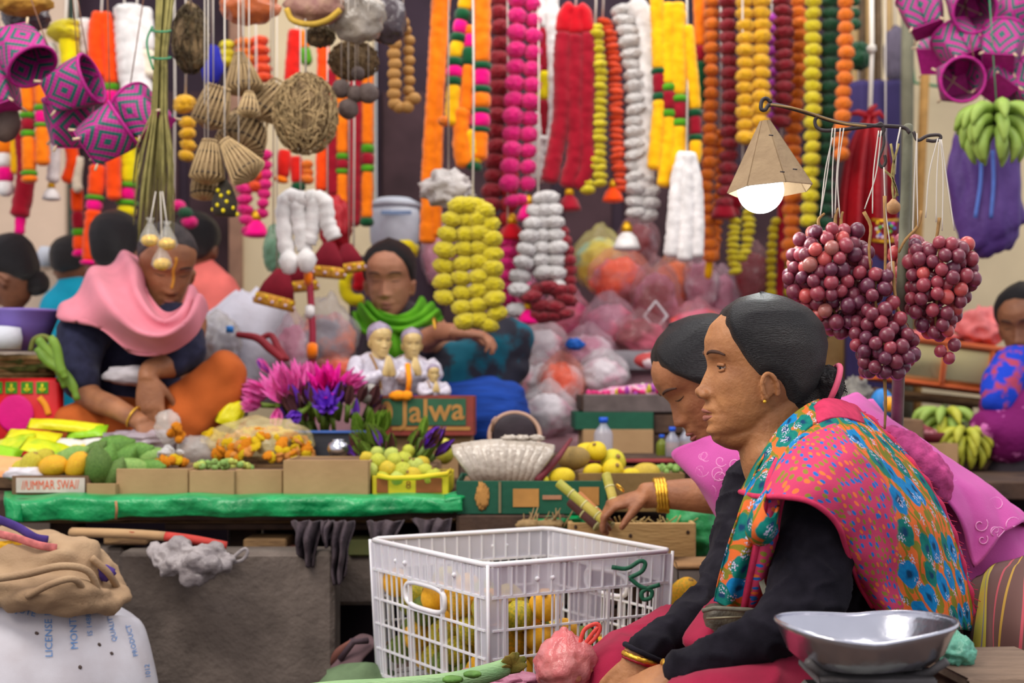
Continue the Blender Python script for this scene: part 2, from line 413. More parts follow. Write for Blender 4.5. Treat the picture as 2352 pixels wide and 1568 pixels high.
garland('crimson velvet garland folded over in thick plain loops', 4.75, [('tube', z(1318, 18, 1300, 40, 1292, 130, 1290, 260, 1262, 420), 21, 0, [(0, 'red'), (.16, 'dred')]), ('tube', z(1322, 18, 1322, 60, 1320, 230, 1322, 340, 1302, 432), 21, 0, [(0, 'red'), (.15, 'dred')]), ('tube', z(1326, 18, 1344, 45, 1350, 140, 1346, 290, 1348, 390, 1318, 430), 19, 0, [(0, 'red'), (.15, 'dred')])], tassel=[(1308, 482, 26, 'dred')])
garland('yellow pompom garland beside the red-orange strand', 4.75, [('pom', z(1368, 55, 1378, 180, 1376, 300, 1378, 430), 17, 17, 'yel'), ('pom', z(1366, 360, 1352, 400, 1350, 445), 17, 19, 'yel')])
garland('red-orange pompom garland between the yellow and the white ones', 4.8, [('pom', z(1384, 45, 1402, 90, 1414, 200, 1418, 340, 1428, 440), 17, 15, 'rora')], tassel=[(1408, 462, 24, 'rora')])
garland('thick white chrysanthemum garland, widest of the hanging row', 4.8, [('pom', z(1424, 10, 1444, 90, 1462, 220, 1460, 380, 1462, 500), 26, 26, 'wht'), ('tube', z(1450, 5, 1484, 60, 1488, 220, 1480, 360, 1476, 440), 25, 0, 'wht'), ('pom', z(1478, 400, 1494, 460, 1484, 508), 22, 26, 'wht')], tassel=[(1440, 572, 30, 'wht')])
garland('golden yellow tubular garland with a tinselled red and green band', 4.7, [('tube', z(1508, -10, 1512, 120, 1514, 250, 1500, 390), 16, 0, [(0, 'gold'), (.42, 'grn'), (.45, 'dred'), (.56, 'grn'), (.6, 'gold')]), ('tube', z(1536, 8, 1534, 150, 1536, 300, 1524, 430), 17, 0, [(0, 'gold'), (.44, 'lgrn'), (.48, 'dred'), (.58, 'lgrn'), (.62, 'gold')]), ('tube', z(1556, 8, 1558, 180, 1560, 300, 1552, 400), 19, 0, [(0, 'gold'), (.54, 'lgrn'), (.58, 'dred'), (.68, 'lgrn'), (.72, 'gold')]), ('tube', z(1578, 60, 1592, 200, 1598, 330, 1592, 380), 15, 0, [(0, 'gold'), (.6, 'grn'), (.65, 'dred'), (.78, 'grn'), (.82, 'gold')])])
garland('plain white tassel garland hanging low left of the lamp', 4.65, [('tube', z(1572, 350, 1556, 420, 1548, 520, 1540, 590), 17, 0, 'wht'), ('tube', z(1576, 350, 1578, 430, 1576, 530, 1572, 600), 20, 0, 'wht'), ('tube', z(1584, 352, 1598, 430, 1602, 520, 1600, 592), 16, 0, 'wht')], rodY=4.75)
garland('orange sleeve garland ending in red and dark green', 5.0, [('tube', z(1606, -20, 1608, 120, 1610, 260), 14, 0, [(0, 'ora'), (.45, 'dred'), (.58, 'grn'), (.98, 'wht')])])
garland('orange pompom strand right of the golden tubes', 4.95, [('pom', z(1634, -10, 1634, 200, 1628, 380, 1622, 440, 1632, 560, 1632, 600), 17, 27, 'ora')])
garland('dark red pompom strand above the lamp, left of the golden pair', 4.9, [('pom', z(1672, -10, 1676, 200, 1672, 380, 1660, 480), 20, 27, 'dred')], tassel=[(1662, 500, 28, 'dred')])
garland('golden pompom garland in a close pair behind the lamp shade', 4.8, [('pom', z(1710, -10, 1712, 120, 1712, 330), 21, 28, 'gold'), ('pom', z(1748, -10, 1748, 120, 1746, 320), 21, 28, 'gold')])
garland('thin purple pink pompom strand above the lamp hook', 5.05, [('pom', z(1772, 30, 1774, 150, 1776, 330), 12, 26, 'pur')])
garland('dark red pompom strand right of the lamp hook', 4.9, [('pom', z(1796, -10, 1800, 100, 1800, 200, 1796, 290), 22, 26, 'dred')])
garland('orange pompom garland behind the lamp wire', 5.0, [('pom', z(1832, -10, 1836, 120, 1822, 300, 1820, 480, 1816, 600), 20, 27, 'ora')])
garland('lemon yellow pompom strand beside the dark green one', 4.8, [('pom', z(1868, -10, 1866, 150, 1864, 330, 1856, 520), 19, 28, 'yel')])
garland('dark green pompom garland, only green strand of the row', 4.85, [('pom', z(1908, -10, 1906, 150, 1898, 330, 1892, 500, 1886, 780), 22, 28, 'grn')])
garland('orange pompom strand at the right end of the row', 4.75, [('pom', z(1942, -10, 1942, 130, 1936, 260, 1930, 370), 18, 29, 'ora')])
garland('short dark green pompom strand ending in one big ball', 5.1, [('pom', z(1962, -10, 1964, 70), 13, 26, 'grn'), ('pom', z(1974, 108, 1974, 150), 24, 40, 'grn')])
garland('yellow and dark red strands hanging under the lamp at the pole', 5.15, [('pom', z(1782, 500, 1772, 580, 1772, 680), 12, 18, 'yel'), ('pom', z(1806, 470, 1816, 560, 1812, 680), 13, 18, 'yel'), ('tube', z(1794, 400, 1796, 560, 1790, 690), 10, 0, 'dred')])
garland('orange and red strands with bells beside the hanging white tassel', 5.1, [('tube', z(1634, 520, 1636, 560, 1632, 600), 18, 0, 'ora'), ('pom', z(1652, 300, 1656, 420, 1640, 560), 14, 20, 'ora'), ('tube', z(1690, 420, 1688, 480), 22, 0, 'dred'), ('tube', z(1642, 480, 1634, 560, 1626, 640), 9, 0, 'gold')], tassel=[(1672, 495, 28, 'dred')])
garland('small yellow flower garland drooping below the light bulb', 4.9, [('pom', z(1690, 500, 1684, 560, 1690, 630), 15, 15, 'yel'), ('pom', z(1720, 480, 1716, 560, 1700, 600), 15, 15, 'yel')])
garland('lemon yellow chrysanthemum garland of four full strands above the green scarf', 4.15, [
    ('pom', z(1072, 465, 1048, 480, 1030, 540, 1018, 620, 1024, 700), 25, 34, 'yel'), ('pom', z(1078, 455, 1070, 530, 1062, 620, 1062, 720, 1080, 750), 25, 34, 'yel'),
    ('pom', z(1092, 455, 1100, 530, 1100, 620, 1100, 700, 1100, 750), 25, 34, 'yel'), ('pom', z(1102, 470, 1122, 510, 1130, 600, 1134, 680, 1140, 725, 1108, 755), 25, 34, 'yel')])
garland('white pompom garland of four strands over dark red flowers', 4.7, [
    ('pom', z(1250, 440, 1228, 500, 1212, 560, 1194, 640, 1190, 680), 24, 30, 'wht'), ('pom', z(1256, 440, 1250, 520, 1244, 600, 1252, 640), 22, 30, 'wht'),
    ('pom', z(1262, 440, 1276, 520, 1280, 600, 1274, 640), 23, 30, 'wht'), ('pom', z(1290, 520, 1308, 600, 1310, 700), 15, 24, 'dred'), ('pom', z(1214, 690, 1240, 660, 1290, 670, 1300, 700), 27, 26, 'dred'), ('pom', z(1215, 725, 1260, 728, 1306, 718), 25, 24, 'dred'), ('pom', z(1230, 704, 1290, 704), 24, 26, 'dred'), ('pom', z(1172, 712, 1200, 712), 18, 30, 'wht')], tassel=[(1212, 742, 24, 'mag'), (1282, 668, 22, 'wht')])
garland('bright pink strand hanging between the yellow and white pompom garlands', 4.8, [('pom', z(1166, 540, 1168, 620, 1164, 700), 21, 28, 'mag')], tassel=[(1176, 550, 28, 'red')])
# left part
garland('red-orange plain sleeve garland behind the purple baskets', 5.0, [('tube', z(232, 30, 222, 80, 226, 180), 20, 0, 'rora'), ('tube', z(240, 30, 252, 100, 256, 200, 262, 460), 17, 0, [(0, 'rora'), (.38, 'lgrn'), (.42, 'mag'), (.5, 'lgrn'), (.54, 'rora')]), ('tube', z(226, 380, 214, 500, 206, 610), 19, 0, [(0, 'rora'), (.3, 'lgrn'), (.35, 'mag'), (.45, 'rora'), (.95, 'mag')])])
garland('yellow plain sleeve garland right of the red-orange one', 5.05, [('tube', z(272, 45, 280, 130, 282, 230), 16, 0, 'yel'), ('tube', z(296, 300, 294, 400, 290, 500), 22, 0, [(0, 'yel'), (.6, 'lgrn'), (.66, 'mag'), (.8, 'lgrn'), (.86, 'yel')])])
garland('thick white woolly garland right of the yellow sleeve', 5.0, [('tube', z(298, 15, 300, 90, 308, 160, 318, 235), 36, 0, 'wht'), ('tube', z(330, 20, 336, 110, 340, 180), 20, 0, [(0, 'wht'), (.6, 'cream')])])
garland('loose yellow woolly bunch left of the red-orange sleeves', 5.0, [('pom', z(140, 45, 146, 70, 150, 95), 34, 24, 'yel'), ('tube', z(160, 60, 158, 110, 168, 165), 22, 0, 'yel')])
garland('white garland with a bulb end at the left wall', 5.05, [('tube', z(190, 45, 196, 90, 194, 130), 18, 0, 'wht'), ('tube', z(116, 100, 122, 160, 128, 250, 122, 420), 14, 0, 'wht')], tassel=[(118, 458, 20, 'wht')])
garland('orange garland with dark red and green bands beside the grey gourd', 4.9, [('tube', z(62, 190, 64, 280, 68, 420), 16, 0, [(0, 'ora'), (.3, 'lgrn'), (.36, 'dred'), (.48, 'lgrn'), (.54, 'ora'), (.88, 'lgrn'), (.93, 'ora')]), ('tube', z(92, 150, 96, 240, 98, 380), 16, 0, [(0, 'ora'), (.4, 'lgrn'), (.46, 'mag'), (.58, 'lgrn'), (.62, 'ora')])])
garland('dark red garland with a pink tip against the left wall', 5.0, [('tube', z(52, 290, 60, 400, 44, 500), 22, 0, 'dred'), ('tube', z(48, 490, 44, 540), 12, 0, 'mag')])
garland('orange and white sleeve garland at the left edge of the stall', 5.0, [('tube', z(10, 320, 12, 400, 14, 450), 18, 0, [(0, 'ora'), (.25, 'wht'), (.5, 'mag'), (.75, 'wht')]), ('tube', z(36, 300, 38, 400), 14, 0, 'gold')])
garland('orange red tube garland hanging low beside the purple basket', 5.1, [('tube', z(158, 320, 168, 370, 152, 420), 15, 0, 'rora'), ('tube', z(182, 360, 176, 420, 184, 440), 12, 0, 'cream')])
garland('slim red and green garland hanging at the green door edge', 5.15, [('tube', z(176, 430, 180, 530, 184, 590), 14, 0, [(0, 'rora'), (.35, 'dred'), (.6, 'lgrn'), (.7, 'rora'), (.9, 'mag')])])
garland('orange chrysanthemum curtain above the bamboo traps', 5.0, [('pom', z(560, 90, 566, 140, 572, 190), 22, 22, 'ora'), ('pom', z(592, 85, 600, 140, 608, 190), 22, 22, 'rora'), ('pom', z(522, 95, 520, 150), 18, 22, 'yel')])
garland('hot pink and orange pompom garland below the bamboo traps', 4.9, [('pom', z(560, 350, 560, 420, 566, 500, 574, 540), 19, 24, [(0, 'mag')]), ('pom', z(588, 340, 590, 400, 584, 440), 17, 24, 'rora'), ('pom', z(612, 345, 608, 430, 600, 500), 14, 22, 'mag')], tassel=[(588, 542, 28, 'mag')])
garland('scarlet fringe garland left of the round coir nest', 5.0, [('tube', z(680, 70, 674, 130, 670, 200), 18, 0, 'sred'), ('tube', z(698, 72, 700, 110, 706, 150), 12, 0, [(0, 'ora'), (.5, 'lgrn')])])
garland('scarlet tufted garland below the round coir nest', 5.0, [('tube', z(654, 345, 650, 390, 644, 420), 16, 0, [(0, 'sred'), (.8, 'ora')]), ('tube', z(680, 360, 682, 400, 686, 440), 15, 0, [(0, 'sred'), (.75, 'grn')]), ('pom', z(704, 370, 706, 420), 14, 20, 'ora')])
garland('curtain of orange and dark red sleeves left of the doorway', 5.0, [('tube', z(742, 90, 742, 260, 738, 440), 14, 0, 'rora'), ('tube', z(762, 160, 762, 300, 766, 450), 15, 0, 'dred'), ('tube', z(786, 130, 786, 300, 786, 490), 15, 0, [(0, 'ora'), (.62, 'lgrn'), (.66, 'dred'), (.72, 'lgrn'), (.75, 'ora')]), ('tube', z(816, 160, 816, 330, 812, 520), 17, 0, 'dred'), ('tube', z(844, 130, 844, 330, 842, 520), 14, 0, [(0, 'ora'), (.52, 'lgrn'), (.57, 'dred'), (.64, 'lgrn'), (.68, 'ora'), (.95, 'grn')])])
garland('orange and yellow pompoms left of the coir nest strings', 4.4, [('pom', z(424, 230, 424, 250), 24, 30, 'gold'), ('pom', z(428, 270, 432, 320, 426, 370), 18, 24, 'gold')], rodY=4.2)
garland('hot pink pompoms and green leaves behind the straw bundle', 5.0, [('pom', z(400, 470, 420, 480, 440, 520), 18, 26, [(0, 'mag'), (.4, 'grn'), (.7, 'mag')])])
# ---------------------------------------------------------------- people: head, hair, hand builders
def _tab(t):
    zs = np.linspace(-.125, .115, 480); v = np.interp(zs, [a for a, b in t], [b for a, b in t])
    k = np.exp(-.5*(np.arange(-15, 16)/6.)**2); k /= k.sum(); s = np.convolve(np.pad(v, 15, mode='edge'), k, 'valid')
    w = np.clip((zs+.118)/.01, 0, 1)*np.clip((.104-zs)/.008, 0, 1); v = v*(1-w)+s*w
    return lambda z: float(np.interp(z, zs, v))
_F = _tab([(-.122, .045), (-.118, .066), (-.108, .083), (-.095, .085), (-.08, .083), (-.06, .084), (-.04, .082), (0, .080), (.02, .086), (.045, .088), (.07, .078), (.09, .056), (.105, .025), (.112, -.005)])
_B = _tab([(-.122, .035), (-.115, .0), (-.1, -.02), (-.08, -.045), (-.06, -.064), (-.03, -.086), (0, -.098), (.03, -.104), (.06, -.098), (.085, -.078), (.103, -.042), (.112, -.005)])
_W = _tab([(-.122, .004), (-.115, .026), (-.1, .041), (-.08, .053), (-.055, .062), (-.03, .067), (0, .071), (.03, .075), (.055, .073), (.08, .060), (.098, .037), (.112, .0)])
_Cx = _tab([(-.122, .045), (-.1, .03), (-.07, .005), (-.04, -.005), (.112, -.005)])
def g(x, s): return math.exp(-.5*(x/s)**2)
def hface(y, z, age=1):
    a = abs(y)
    nz = float(np.interp(z, [-.06, -.055, -.050, -.044, -.036, -.020, -.004, .012, .024], [0, .002, .010, .021, .020, .013, .007, .003, 0]))
    nw = float(np.interp(z, [-.055, -.04, -.01, .02], [.009, .0085, .006, .010]))
    d = nz*g(y, nw)+.0085*g(a-.0135, .0052)*g(z+.046, .0058)+.003*g(a-.0135, .006)*g(z+.052, .004)*-1
    d += -.012*g(a-.031, .015)*g(z-.001, .010)+.0085*g(a-.031, .0115)*g(z+.001, .0075)
    d += .004*g(a-.028, .014)*g(z-.021, .006)
    d += .0075*g(z+.069, .0048)*g(y, .016)+.0075*g(z+.085, .005)*g(y, .014)-.0045*g(z+.0775, .0017)*g(y, .020)
    d += -.0035*g(z+.094, .004)*g(y, .018)+.006*g(z+.108, .008)*g(y, .016)
    d += .005*g(a-.044, .014)*g(z+.028, .014)-.0030*age*g(a-(.022+(-.05-z)*.45), .004)*g(z+.063, .014)
    d += .004*g(z+.062, .012)*g(y, .022)
    return d
def hpt(phi, z, face=True, age=1):
    f, b, w, c = _F(z), _B(z), _W(z), _Cx(z); cs, sn = math.cos(phi), math.sin(phi)
    x = c+((f-c)*abs(cs)**.88 if cs > 0 else -(c-b)*abs(cs)); y = w*math.copysign(abs(sn)**.96, sn)
    if face and cs > 0: x += hface(y, z, age)*min(1, cs*2.2)
    return Vector((x, y, z))
def hsurf(y, z, off=0, age=1):
    w = max(_W(z), 1e-4); s = max(-.98, min(.98, y/w)); phi = math.copysign(math.asin(min(1, abs(s)**(1/.96))), y); p = hpt(phi, z, True, age)
    return p+Vector((math.cos(phi), math.sin(phi)*.6, 0)).normalized()*off
def hgrid(nz, nph, fn):
    V, F = [], []; zs = []
    for i in range(nz):
        t = i/(nz-1); zs.append(-.1215+(.233)*(t+.035*math.sin(2*math.pi*t)))
    for zz in zs:
        for k in range(nph):
            u = k/nph*2-1; phi = math.pi*(u*.72+.28*u**3); V.append(fn(phi, zz))
    for i in range(nz-1):
        for k in range(nph): F.append((i*nph+k, i*nph+(k+1) % nph, (i+1)*nph+(k+1) % nph, (i+1)*nph+k))
    F.append(tuple(range(nph))[::-1]); F.append(tuple((nz-1)*nph+k for k in range(nph)))
    return V, F
def headM(o, fwd, up=(0, 0, 1), s=1.0):
    f = Vector(fwd).normalized(); u = Vector(up); u = (u-f*u.dot(f)).normalized(); l = u.cross(f)
    return Matrix.Translation(Vector(o)) @ Matrix((( f.x, l.x, u.x, 0), (f.y, l.y, u.y, 0), (f.z, l.z, u.z, 0), (0, 0, 0, 1))) @ Matrix.Diagonal((s, s, s, 1))
def head_vf(M, hi=False, age=1, ears=True):
    vf = xf(hgrid(110 if hi else 64, 150 if hi else 84, lambda p, zz: hpt(p, zz, True, age)), M)
    out = [vf]
    if ears:
        for sd in (-1, 1):
            c = []
            for i in range(14):
                a = i/13*math.pi*1.55-.75; c.append(M @ Vector((-.002-.013*math.cos(a+.3)+.002*i/13, sd*(.073+.006*math.sin(a*.6+.4)), -.034+.022*math.sin(a))))
            out.append(tube(c, [.004*M.to_scale()[0]]*14, 8))
            out.append(xf(blob((.0, sd*.068, -.033), (.012, .006, .019), 2, 0), M))
            out.append(xf(blob((.006, sd*.070, -.052), (.007, .005, .008), 2, 0), M))
    return merge(*out)
def hairline(ph, kind):
    a = abs(ph)
    if kind == 'shaved': return float(np.interp(a, [0, .5, 1.0, 1.4, 1.7, 2.2, 3.15], [.068, .064, .05, .015, -.01, -.045, -.06]))
    return float(np.interp(a, [0, .5, .8, 1.0, 1.2, 1.4, 1.55, 1.75, 2.0, 2.4, 3.15], [.076, .071, .050, .024, -.006, -.026, -.026, -.034, -.058, -.078, -.088]))
def hair_vf(M, kind='bun', thick=.009, hi=False):
    def fn(ph, zz):
        k = (zz-hairline(ph, kind))/.042; k = max(0, min(1, k+.24)); k = k*k*(3-2*k)
        p = hpt(ph, zz, False); c = Vector((-.005, 0, .0)); n = (p-c).normalized()
        th = thick*(1+.25*max(0, -math.cos(ph))+(.006 if 0 else 0)); th *= 1+.05*noise.noise(p*40)
        return p+n*(-.010*(1-k)+th*k)
    return xf(hgrid(90 if hi else 54, 150 if hi else 80, fn), M)
def hair_mat(nm, c1=(20, 16, 20), c2=(38, 32, 38), axis=(6, 60, 60)):
    return mat(nm, c1, .42, .0, 9, .5, 14, col2=c2, spec=.5, thresh=(.45, .95), stretch=axis)
def face_bits(root, M, hairm, eyes='down', brow=.0032, lipm=None, hi=False, sides=(-1, 1), age=1):
    s = M.to_scale()[0]
    lash = mat('dark_lashes', (40, 28, 26), .6, 0, 10, 0)
    for sd in sides:
        pts = [hsurf(sd*y, zz, .0008, age) for y, zz in ((.013, .021), (.022, .0245), (.033, .0255), (.043, .0235), (.050, .0190))]
        C = [M @ Vector(c) for c in catmull(pts, 14)]
        part('eyebrow', tube(C, [s*brow*(.25+.75*math.sin(.25+2.6*i/13)) for i in range(14)], 8, .7), hairm, root)
        if eyes == 'open':
            e = part('eye', xf(blob((.0598, sd*.031, -.001), (.0115, .0115, .0115), 3, 0), M), mat('eye_white', (196, 182, 170), .25, 0, 10, 0), root)
            part('iris', xf(blob((.0668, sd*.0325, -.0018), (.0052, .0054, .0054), 3, 0), M), mat('dark_iris', (30, 20, 18), .15, 0, 10, 0), e)
            skin = lipm[1] if lipm else None
            for nm, zz, r, mm in (('eyelid', 1, .0026, None),):
                up = [Vector((.0592+.0125*math.cos(t*.95), sd*(.031+.0132*math.sin(t*.95)), .0005+.0035*math.cos(t*.9))) for t in np.linspace(-1.15, 1.15, 13)]
                part('upper_lid', tube([M @ p for p in up], [s*.0034]*13, 8), skin, root)
                part('lash_line', tube([M @ (p+Vector((.0022, 0, -.0024))) for p in up], [s*.0010]*13, 6), lash, root)
                lo = [Vector((.0586+.0120*math.cos(t*.95), sd*(.031+.0130*math.sin(t*.95)), -.0015-.0050*math.cos(t*.9))) for t in np.linspace(-1.1, 1.1, 13)]
                part('lower_lid', tube([M @ p for p in lo], [s*.0026]*13, 8), skin, root)
        else:
            pts = [hsurf(sd*(.031+.0135*t), -.0045+.0028*t*t, .0006, age) for t in np.linspace(-1, 1, 9)]
            part('lash_line', tube([M @ p for p in pts], [s*.0013*(1-.6*abs(i-4)/4) for i in range(9)], 6), lash, root)
    lm = lipm[0] if lipm else mat('brown_pink_lips', (150, 88, 80), .5, .08, 60, .1)
    for z0, hh in ((-.0705, .0042), (-.0835, .0052)):
        pts = [hsurf(.0205*t, z0-(.0045 if z0 > -.075 else -.0035)*t*t, -.0024, age) for t in np.linspace(-1, 1, 13)]
        part('lip', tube([M @ p for p in pts], [s*hh*(1-.75*t*t) for t in np.linspace(-1, 1, 13)], 10, 1), lm, root)
def etube(path, side, ra, rb, n=14):
    """tube with an explicit side axis; ra along side, rb across"""
    V, F = [], []; N = len(path); side = Vector(side)
    for i, p in enumerate(path):
        t = (Vector(path[min(i+1, N-1)])-Vector(path[max(i-1, 0)])).normalized(); s = (side-t*side.dot(t)).normalized(); d = t.cross(s)
        for k in range(n):
            a = 2*math.pi*k/n; V.append(Vector(p)+s*(math.cos(a)*ra[i])+d*(math.sin(a)*rb[i]))
    for i in range(N-1):
        for k in range(n): F.append((i*n+k, i*n+(k+1) % n, (i+1)*n+(k+1) % n, (i+1)*n+k))
    F.append(tuple(range(n))[::-1]); F.append(tuple((N-1)*n+k for k in range(n))); return V, F
def hand_vf(w, d, nrm, thumb=1, s=1.0, curl=(.5, .5, .55, .6), tcurl=.5, spread=.05):
    """w wrist, d finger direction, nrm palm normal (fingers curl towards it), thumb = +-1 side"""
    w = Vector(w); d = Vector(d).normalized(); nrm = Vector(nrm); nrm = (nrm-d*nrm.dot(d)).normalized(); sd = nrm.cross(d)*thumb; out = []
    pa = [w-d*.02*s, w, w+d*.03*s, w+d*.06*s, w+d*.085*s, w+d*.094*s]
    out.append(etube(pa, sd, [.026*s, .027*s, .036*s, .041*s, .040*s, .034*s], [.019*s, .018*s, .017*s, .014*s, .012*s, .008*s]))
    for i, (y, L, r) in enumerate(((.029, .072, .0088), (.010, .080, .0090), (-.009, .075, .0086), (-.027, .060, .0076))):
        p = w+d*.078*s+sd*y*s; dd = (d+sd*(y/.03)*spread).normalized(); pts = [p-d*.015*s, p+dd*.008*s]; a = 0; q = pts[-1]
        for k, fr in enumerate((.45, .30, .25)):
            a += curl[i]*(1.0 if k < 2 else .7)
            for h in range(2): q = q+(dd*math.cos(a)+nrm*math.sin(a))*L*fr*.5*s; pts.append(q.copy())
        out.append(etube(pts, sd, [r*s*k for k in (1, 1.05, .98, 1.02, .92, .95, .86, .62)], [r*s*k for k in (1, 1.0, .95, 1.0, .9, .92, .82, .55)], 10))
    p = w+d*.015*s+sd*.022*s; pts = [p-sd*.01*s, p]; q = p.copy(); a = .75
    for k, L in enumerate((.038, .032, .026)):
        dd = (d*math.cos(a*.9)+sd*math.sin(a*.9)*(1-.25*k)+nrm*(.35+tcurl*.5*k)).normalized()
        for h in range(2): q = q+dd*L*.5*s; pts.append(q.copy())
        a -= tcurl*.5
    out.append(etube(pts, nrm, [.012*s, .013*s, .013*s, .011*s, .0105*s, .0095*s, .009*s, .006*s], [.012*s, .013*s, .012*s, .0105*s, .010*s, .009*s, .0085*s, .0055*s], 10))
    return merge(*out)
def skin(nm, c, c2): return mat(nm, c, .52, 0, 16, .35, 120, col2=c2, sss=.12, spec=.4)
def bangle(root, c, ax, R0, r, m, n=28, twist=0, name='bangle'):
    ax = Vector(ax).normalized(); u = ax.orthogonal().normalized(); v = ax.cross(u); c = Vector(c)
    pts = [c+(u*math.cos(2*math.pi*i/n)+v*math.sin(2*math.pi*i/n))*R0 for i in range(n)]
    return part(name, tube(pts, [r*(1+twist*math.sin(i*2.2)) for i in range(n)], 10, closed=True), m, root)
M_gold = mat('gold_metal', (226, 176, 60), .3, .15, 200, .5, 400, metal=.75)
def person(label, base): return thing('person', label, 'person', base)
# ---------------------------------------------------------------- the near woman in the flowered shawl
def near_woman():
    Y0 = 2.35
    t = person('woman in a black sweater and orange pink flowered shawl sitting in left profile', (P(1900, 0, Y0).x, Y0, .18))
    sk = skin('warm_brown_skin', (188, 130, 82), (146, 94, 60))
    M = headM(P(1741, 841, Y0), (-1, -.06, -.02), (0.03, 0, 1), 1.0)
    neck = limb([(1768, 890, Y0, 70, 72), (1772, 950, Y0, 80, 76), (1776, 1010, Y0, 82, 80), (1800, 1070, Y0, 92, 110), (1850, 1130, 2.39, 90, 110), (1890, 1250, 2.40, 130, 130), (1900, 1400, 2.40, 140, 130), (1900, 1540, 2.40, 140, 140)], 28)
    jaw = limb([(1650, 992, Y0, 26, 34), (1690, 1000, Y0, 34, 48), (1740, 985, Y0, 40, 62), (1780, 985, Y0, 50, 62)], 20)
    nose = merge(*[xf(blob(c, r, 2, 0), M) for c, r in (((.096, 0, -.040), (.011, .011, .0095)), ((.091, .012, -.045), (.011, .0085, .008)), ((.091, -.012, -.045), (.011, .0085, .008)))])
    armn = limb([(1880, 1130, 2.22, 50), (1870, 1260, 2.15, 50), (1840, 1400, 2.10, 48), (1760, 1450, 2.06, 42), (1660, 1500, 2.04, 34), (1575, 1545, 2.05, 29), (1540, 1556, 2.05, 31)], 18)
    armf = limb([(1760, 1130, 2.50, 55), (1706, 1260, 2.46, 48), (1640, 1380, 2.34, 40), (1550, 1452, 2.25, 34), (1470, 1512, 2.2, 28), (1458, 1530, 2.19, 30)], 18)
    hn = hand_vf(P(1545, 1553, 2.05), (-.85, .05, -.42), (-.1, .35, -.9), 1, .98, (.35, .4, .45, .5), .4)
    hf = hand_vf(P(1464, 1524, 2.19), (-.28, -.22, -.95), (.3, .9, -.2), 1, .98, (.35, .4, .45, .5), .4)
    rpart('body', merge(head_vf(M, True, 1.3), neck, jaw, nose, armn, armf, hn, hf), .0024, sk, t, 3)
    hm = hair_mat('black_hair', (20, 16, 21), (38, 32, 38))
    h = part('hair', hair_vf(M, 'bun', .010, True), hm, t)
    part('hair_knot', blob(P(1898, 886, Y0), (PR(40, Y0), .034, PR(46, Y0)), 4, .06, 5, 2, ridges=9), hm, h)
    part('hair_nape', limb([(1800, 905, Y0, 50, 66), (1836, 920, Y0, 44, 60), (1880, 900, Y0, 30, 40)], 20), hm, h)
    c0 = P(1904, 884, Y0); pts = [c0+Vector((PR(6+16*math.cos(a), Y0), .036*math.sin(a), PR(44*math.cos(a), Y0))) for a in np.linspace(0, 2*math.pi, 33)[:-1]]
    part('hair_band', tube(pts, .0052, 10, closed=True), mat('pink_rubber_band', (226, 96, 128), .6, .05, 30, .1), h, label='pink hair band round the knot')
    for i in range(5): part('loose_strand', tube([P(1925, 868+i*5, Y0), P(1938+i*2, 872+i*7, Y0-.01), P(1932+i*3, 892+i*4, Y0-.01)], [.0012, .001, .0004], 5), hm, h)
    face_bits(t, M, mat('soft_eyebrow', (74, 50, 40), .8, .1, 80, .2), 'open', .0028, (mat('aged_lips', (158, 98, 84), .5, .12, 90, .3), sk), True, (1, -1), 1.3)
    inst('earring', mesh(*blob((0, 0, 0), (.0032, .0032, .0032), 2, 0), M_gold), t, M @ Vector((.009, .079, -.057)))
    # wrinkles round the eye and mouth are fine relief; sweater
    sw = mat('black_knit_sweater', (25, 22, 31), .95, .25, 40, .5, 500, sheen=.03, spec=.15)
    torso = limb([(1800, 1045, 2.37, 90, 90), (1845, 1090, 2.38, 125, 140), (1878, 1140, 2.39, 185, 200), (1890, 1220, 2.40, 225, 210), (1900, 1320, 2.40, 255, 215), (1900, 1420, 2.40, 284, 220), (1900, 1520, 2.40, 300, 240), (1900, 1590, 2.40, 290, 240)], 36)
    sn = limb([(1890, 1105, 2.24, 88), (1880, 1200, 2.15, 98), (1868, 1300, 2.10, 90), (1846, 1385, 2.06, 80), (1786, 1446, 2.03, 62), (1700, 1488, 2.02, 52), (1620, 1522, 2.03, 46), (1560, 1545, 2.04, 43)], 24)
    sf = limb([(1750, 1110, 2.50, 74), (1716, 1220, 2.46, 76), (1684, 1320, 2.38, 68), (1628, 1396, 2.30, 56), (1546, 1456, 2.24, 48), (1476, 1500, 2.20, 43)], 24)
    rpart('sweater', merge(torso, sn, sf), .005, sw, t, 3, lambda c: .007*noise.fractal(Vector((c.x*13, c.y*13, c.z*9)), .8, 2, 2)+.006*(1-abs(noise.noise(Vector((c.x*20+4, c.y*20, c.z*26)))*2.2))**3)
    for (a, b, c, r) in ((1566, 1543, 2.04, 47), (1478, 1498, 2.2, 47)): bangle(t, P(a, b, c), (1, .1, .45) if r == 47 and a > 1500 else (.45, .1, 1), PR(r, c), .004, sw, 30, .1, 'cuff')
    # maroon wrap skirt over crossed legs
    mr = mat('maroon_wool_skirt', (146, 12, 54), .9, .2, 12, .45, 420, sheen=.06)
    k1 = limb([(1890, 1510, 2.45, 120, 190), (1760, 1470, 2.52, 96, 120), (1640, 1470, 2.54, 86, 110), (1520, 1490, 2.48, 84, 105), (1425, 1540, 2.38, 76, 100), (1420, 1620, 2.3, 70, 90)], 24)
    k2 = limb([(2020, 1600, 2.2, 110, 150), (1860, 1592, 2.10, 96, 120), (1720, 1602, 2.0, 88, 100), (1610, 1625, 1.98, 82, 90), (1560, 1700, 2.1, 70, 80)], 24)
    lap = limb([(1480, 1640, 2.2, 90, 160), (1650, 1630, 2.25, 110, 200), (1850, 1640, 2.35, 120, 260), (2000, 1640, 2.4, 120, 250)], 24)
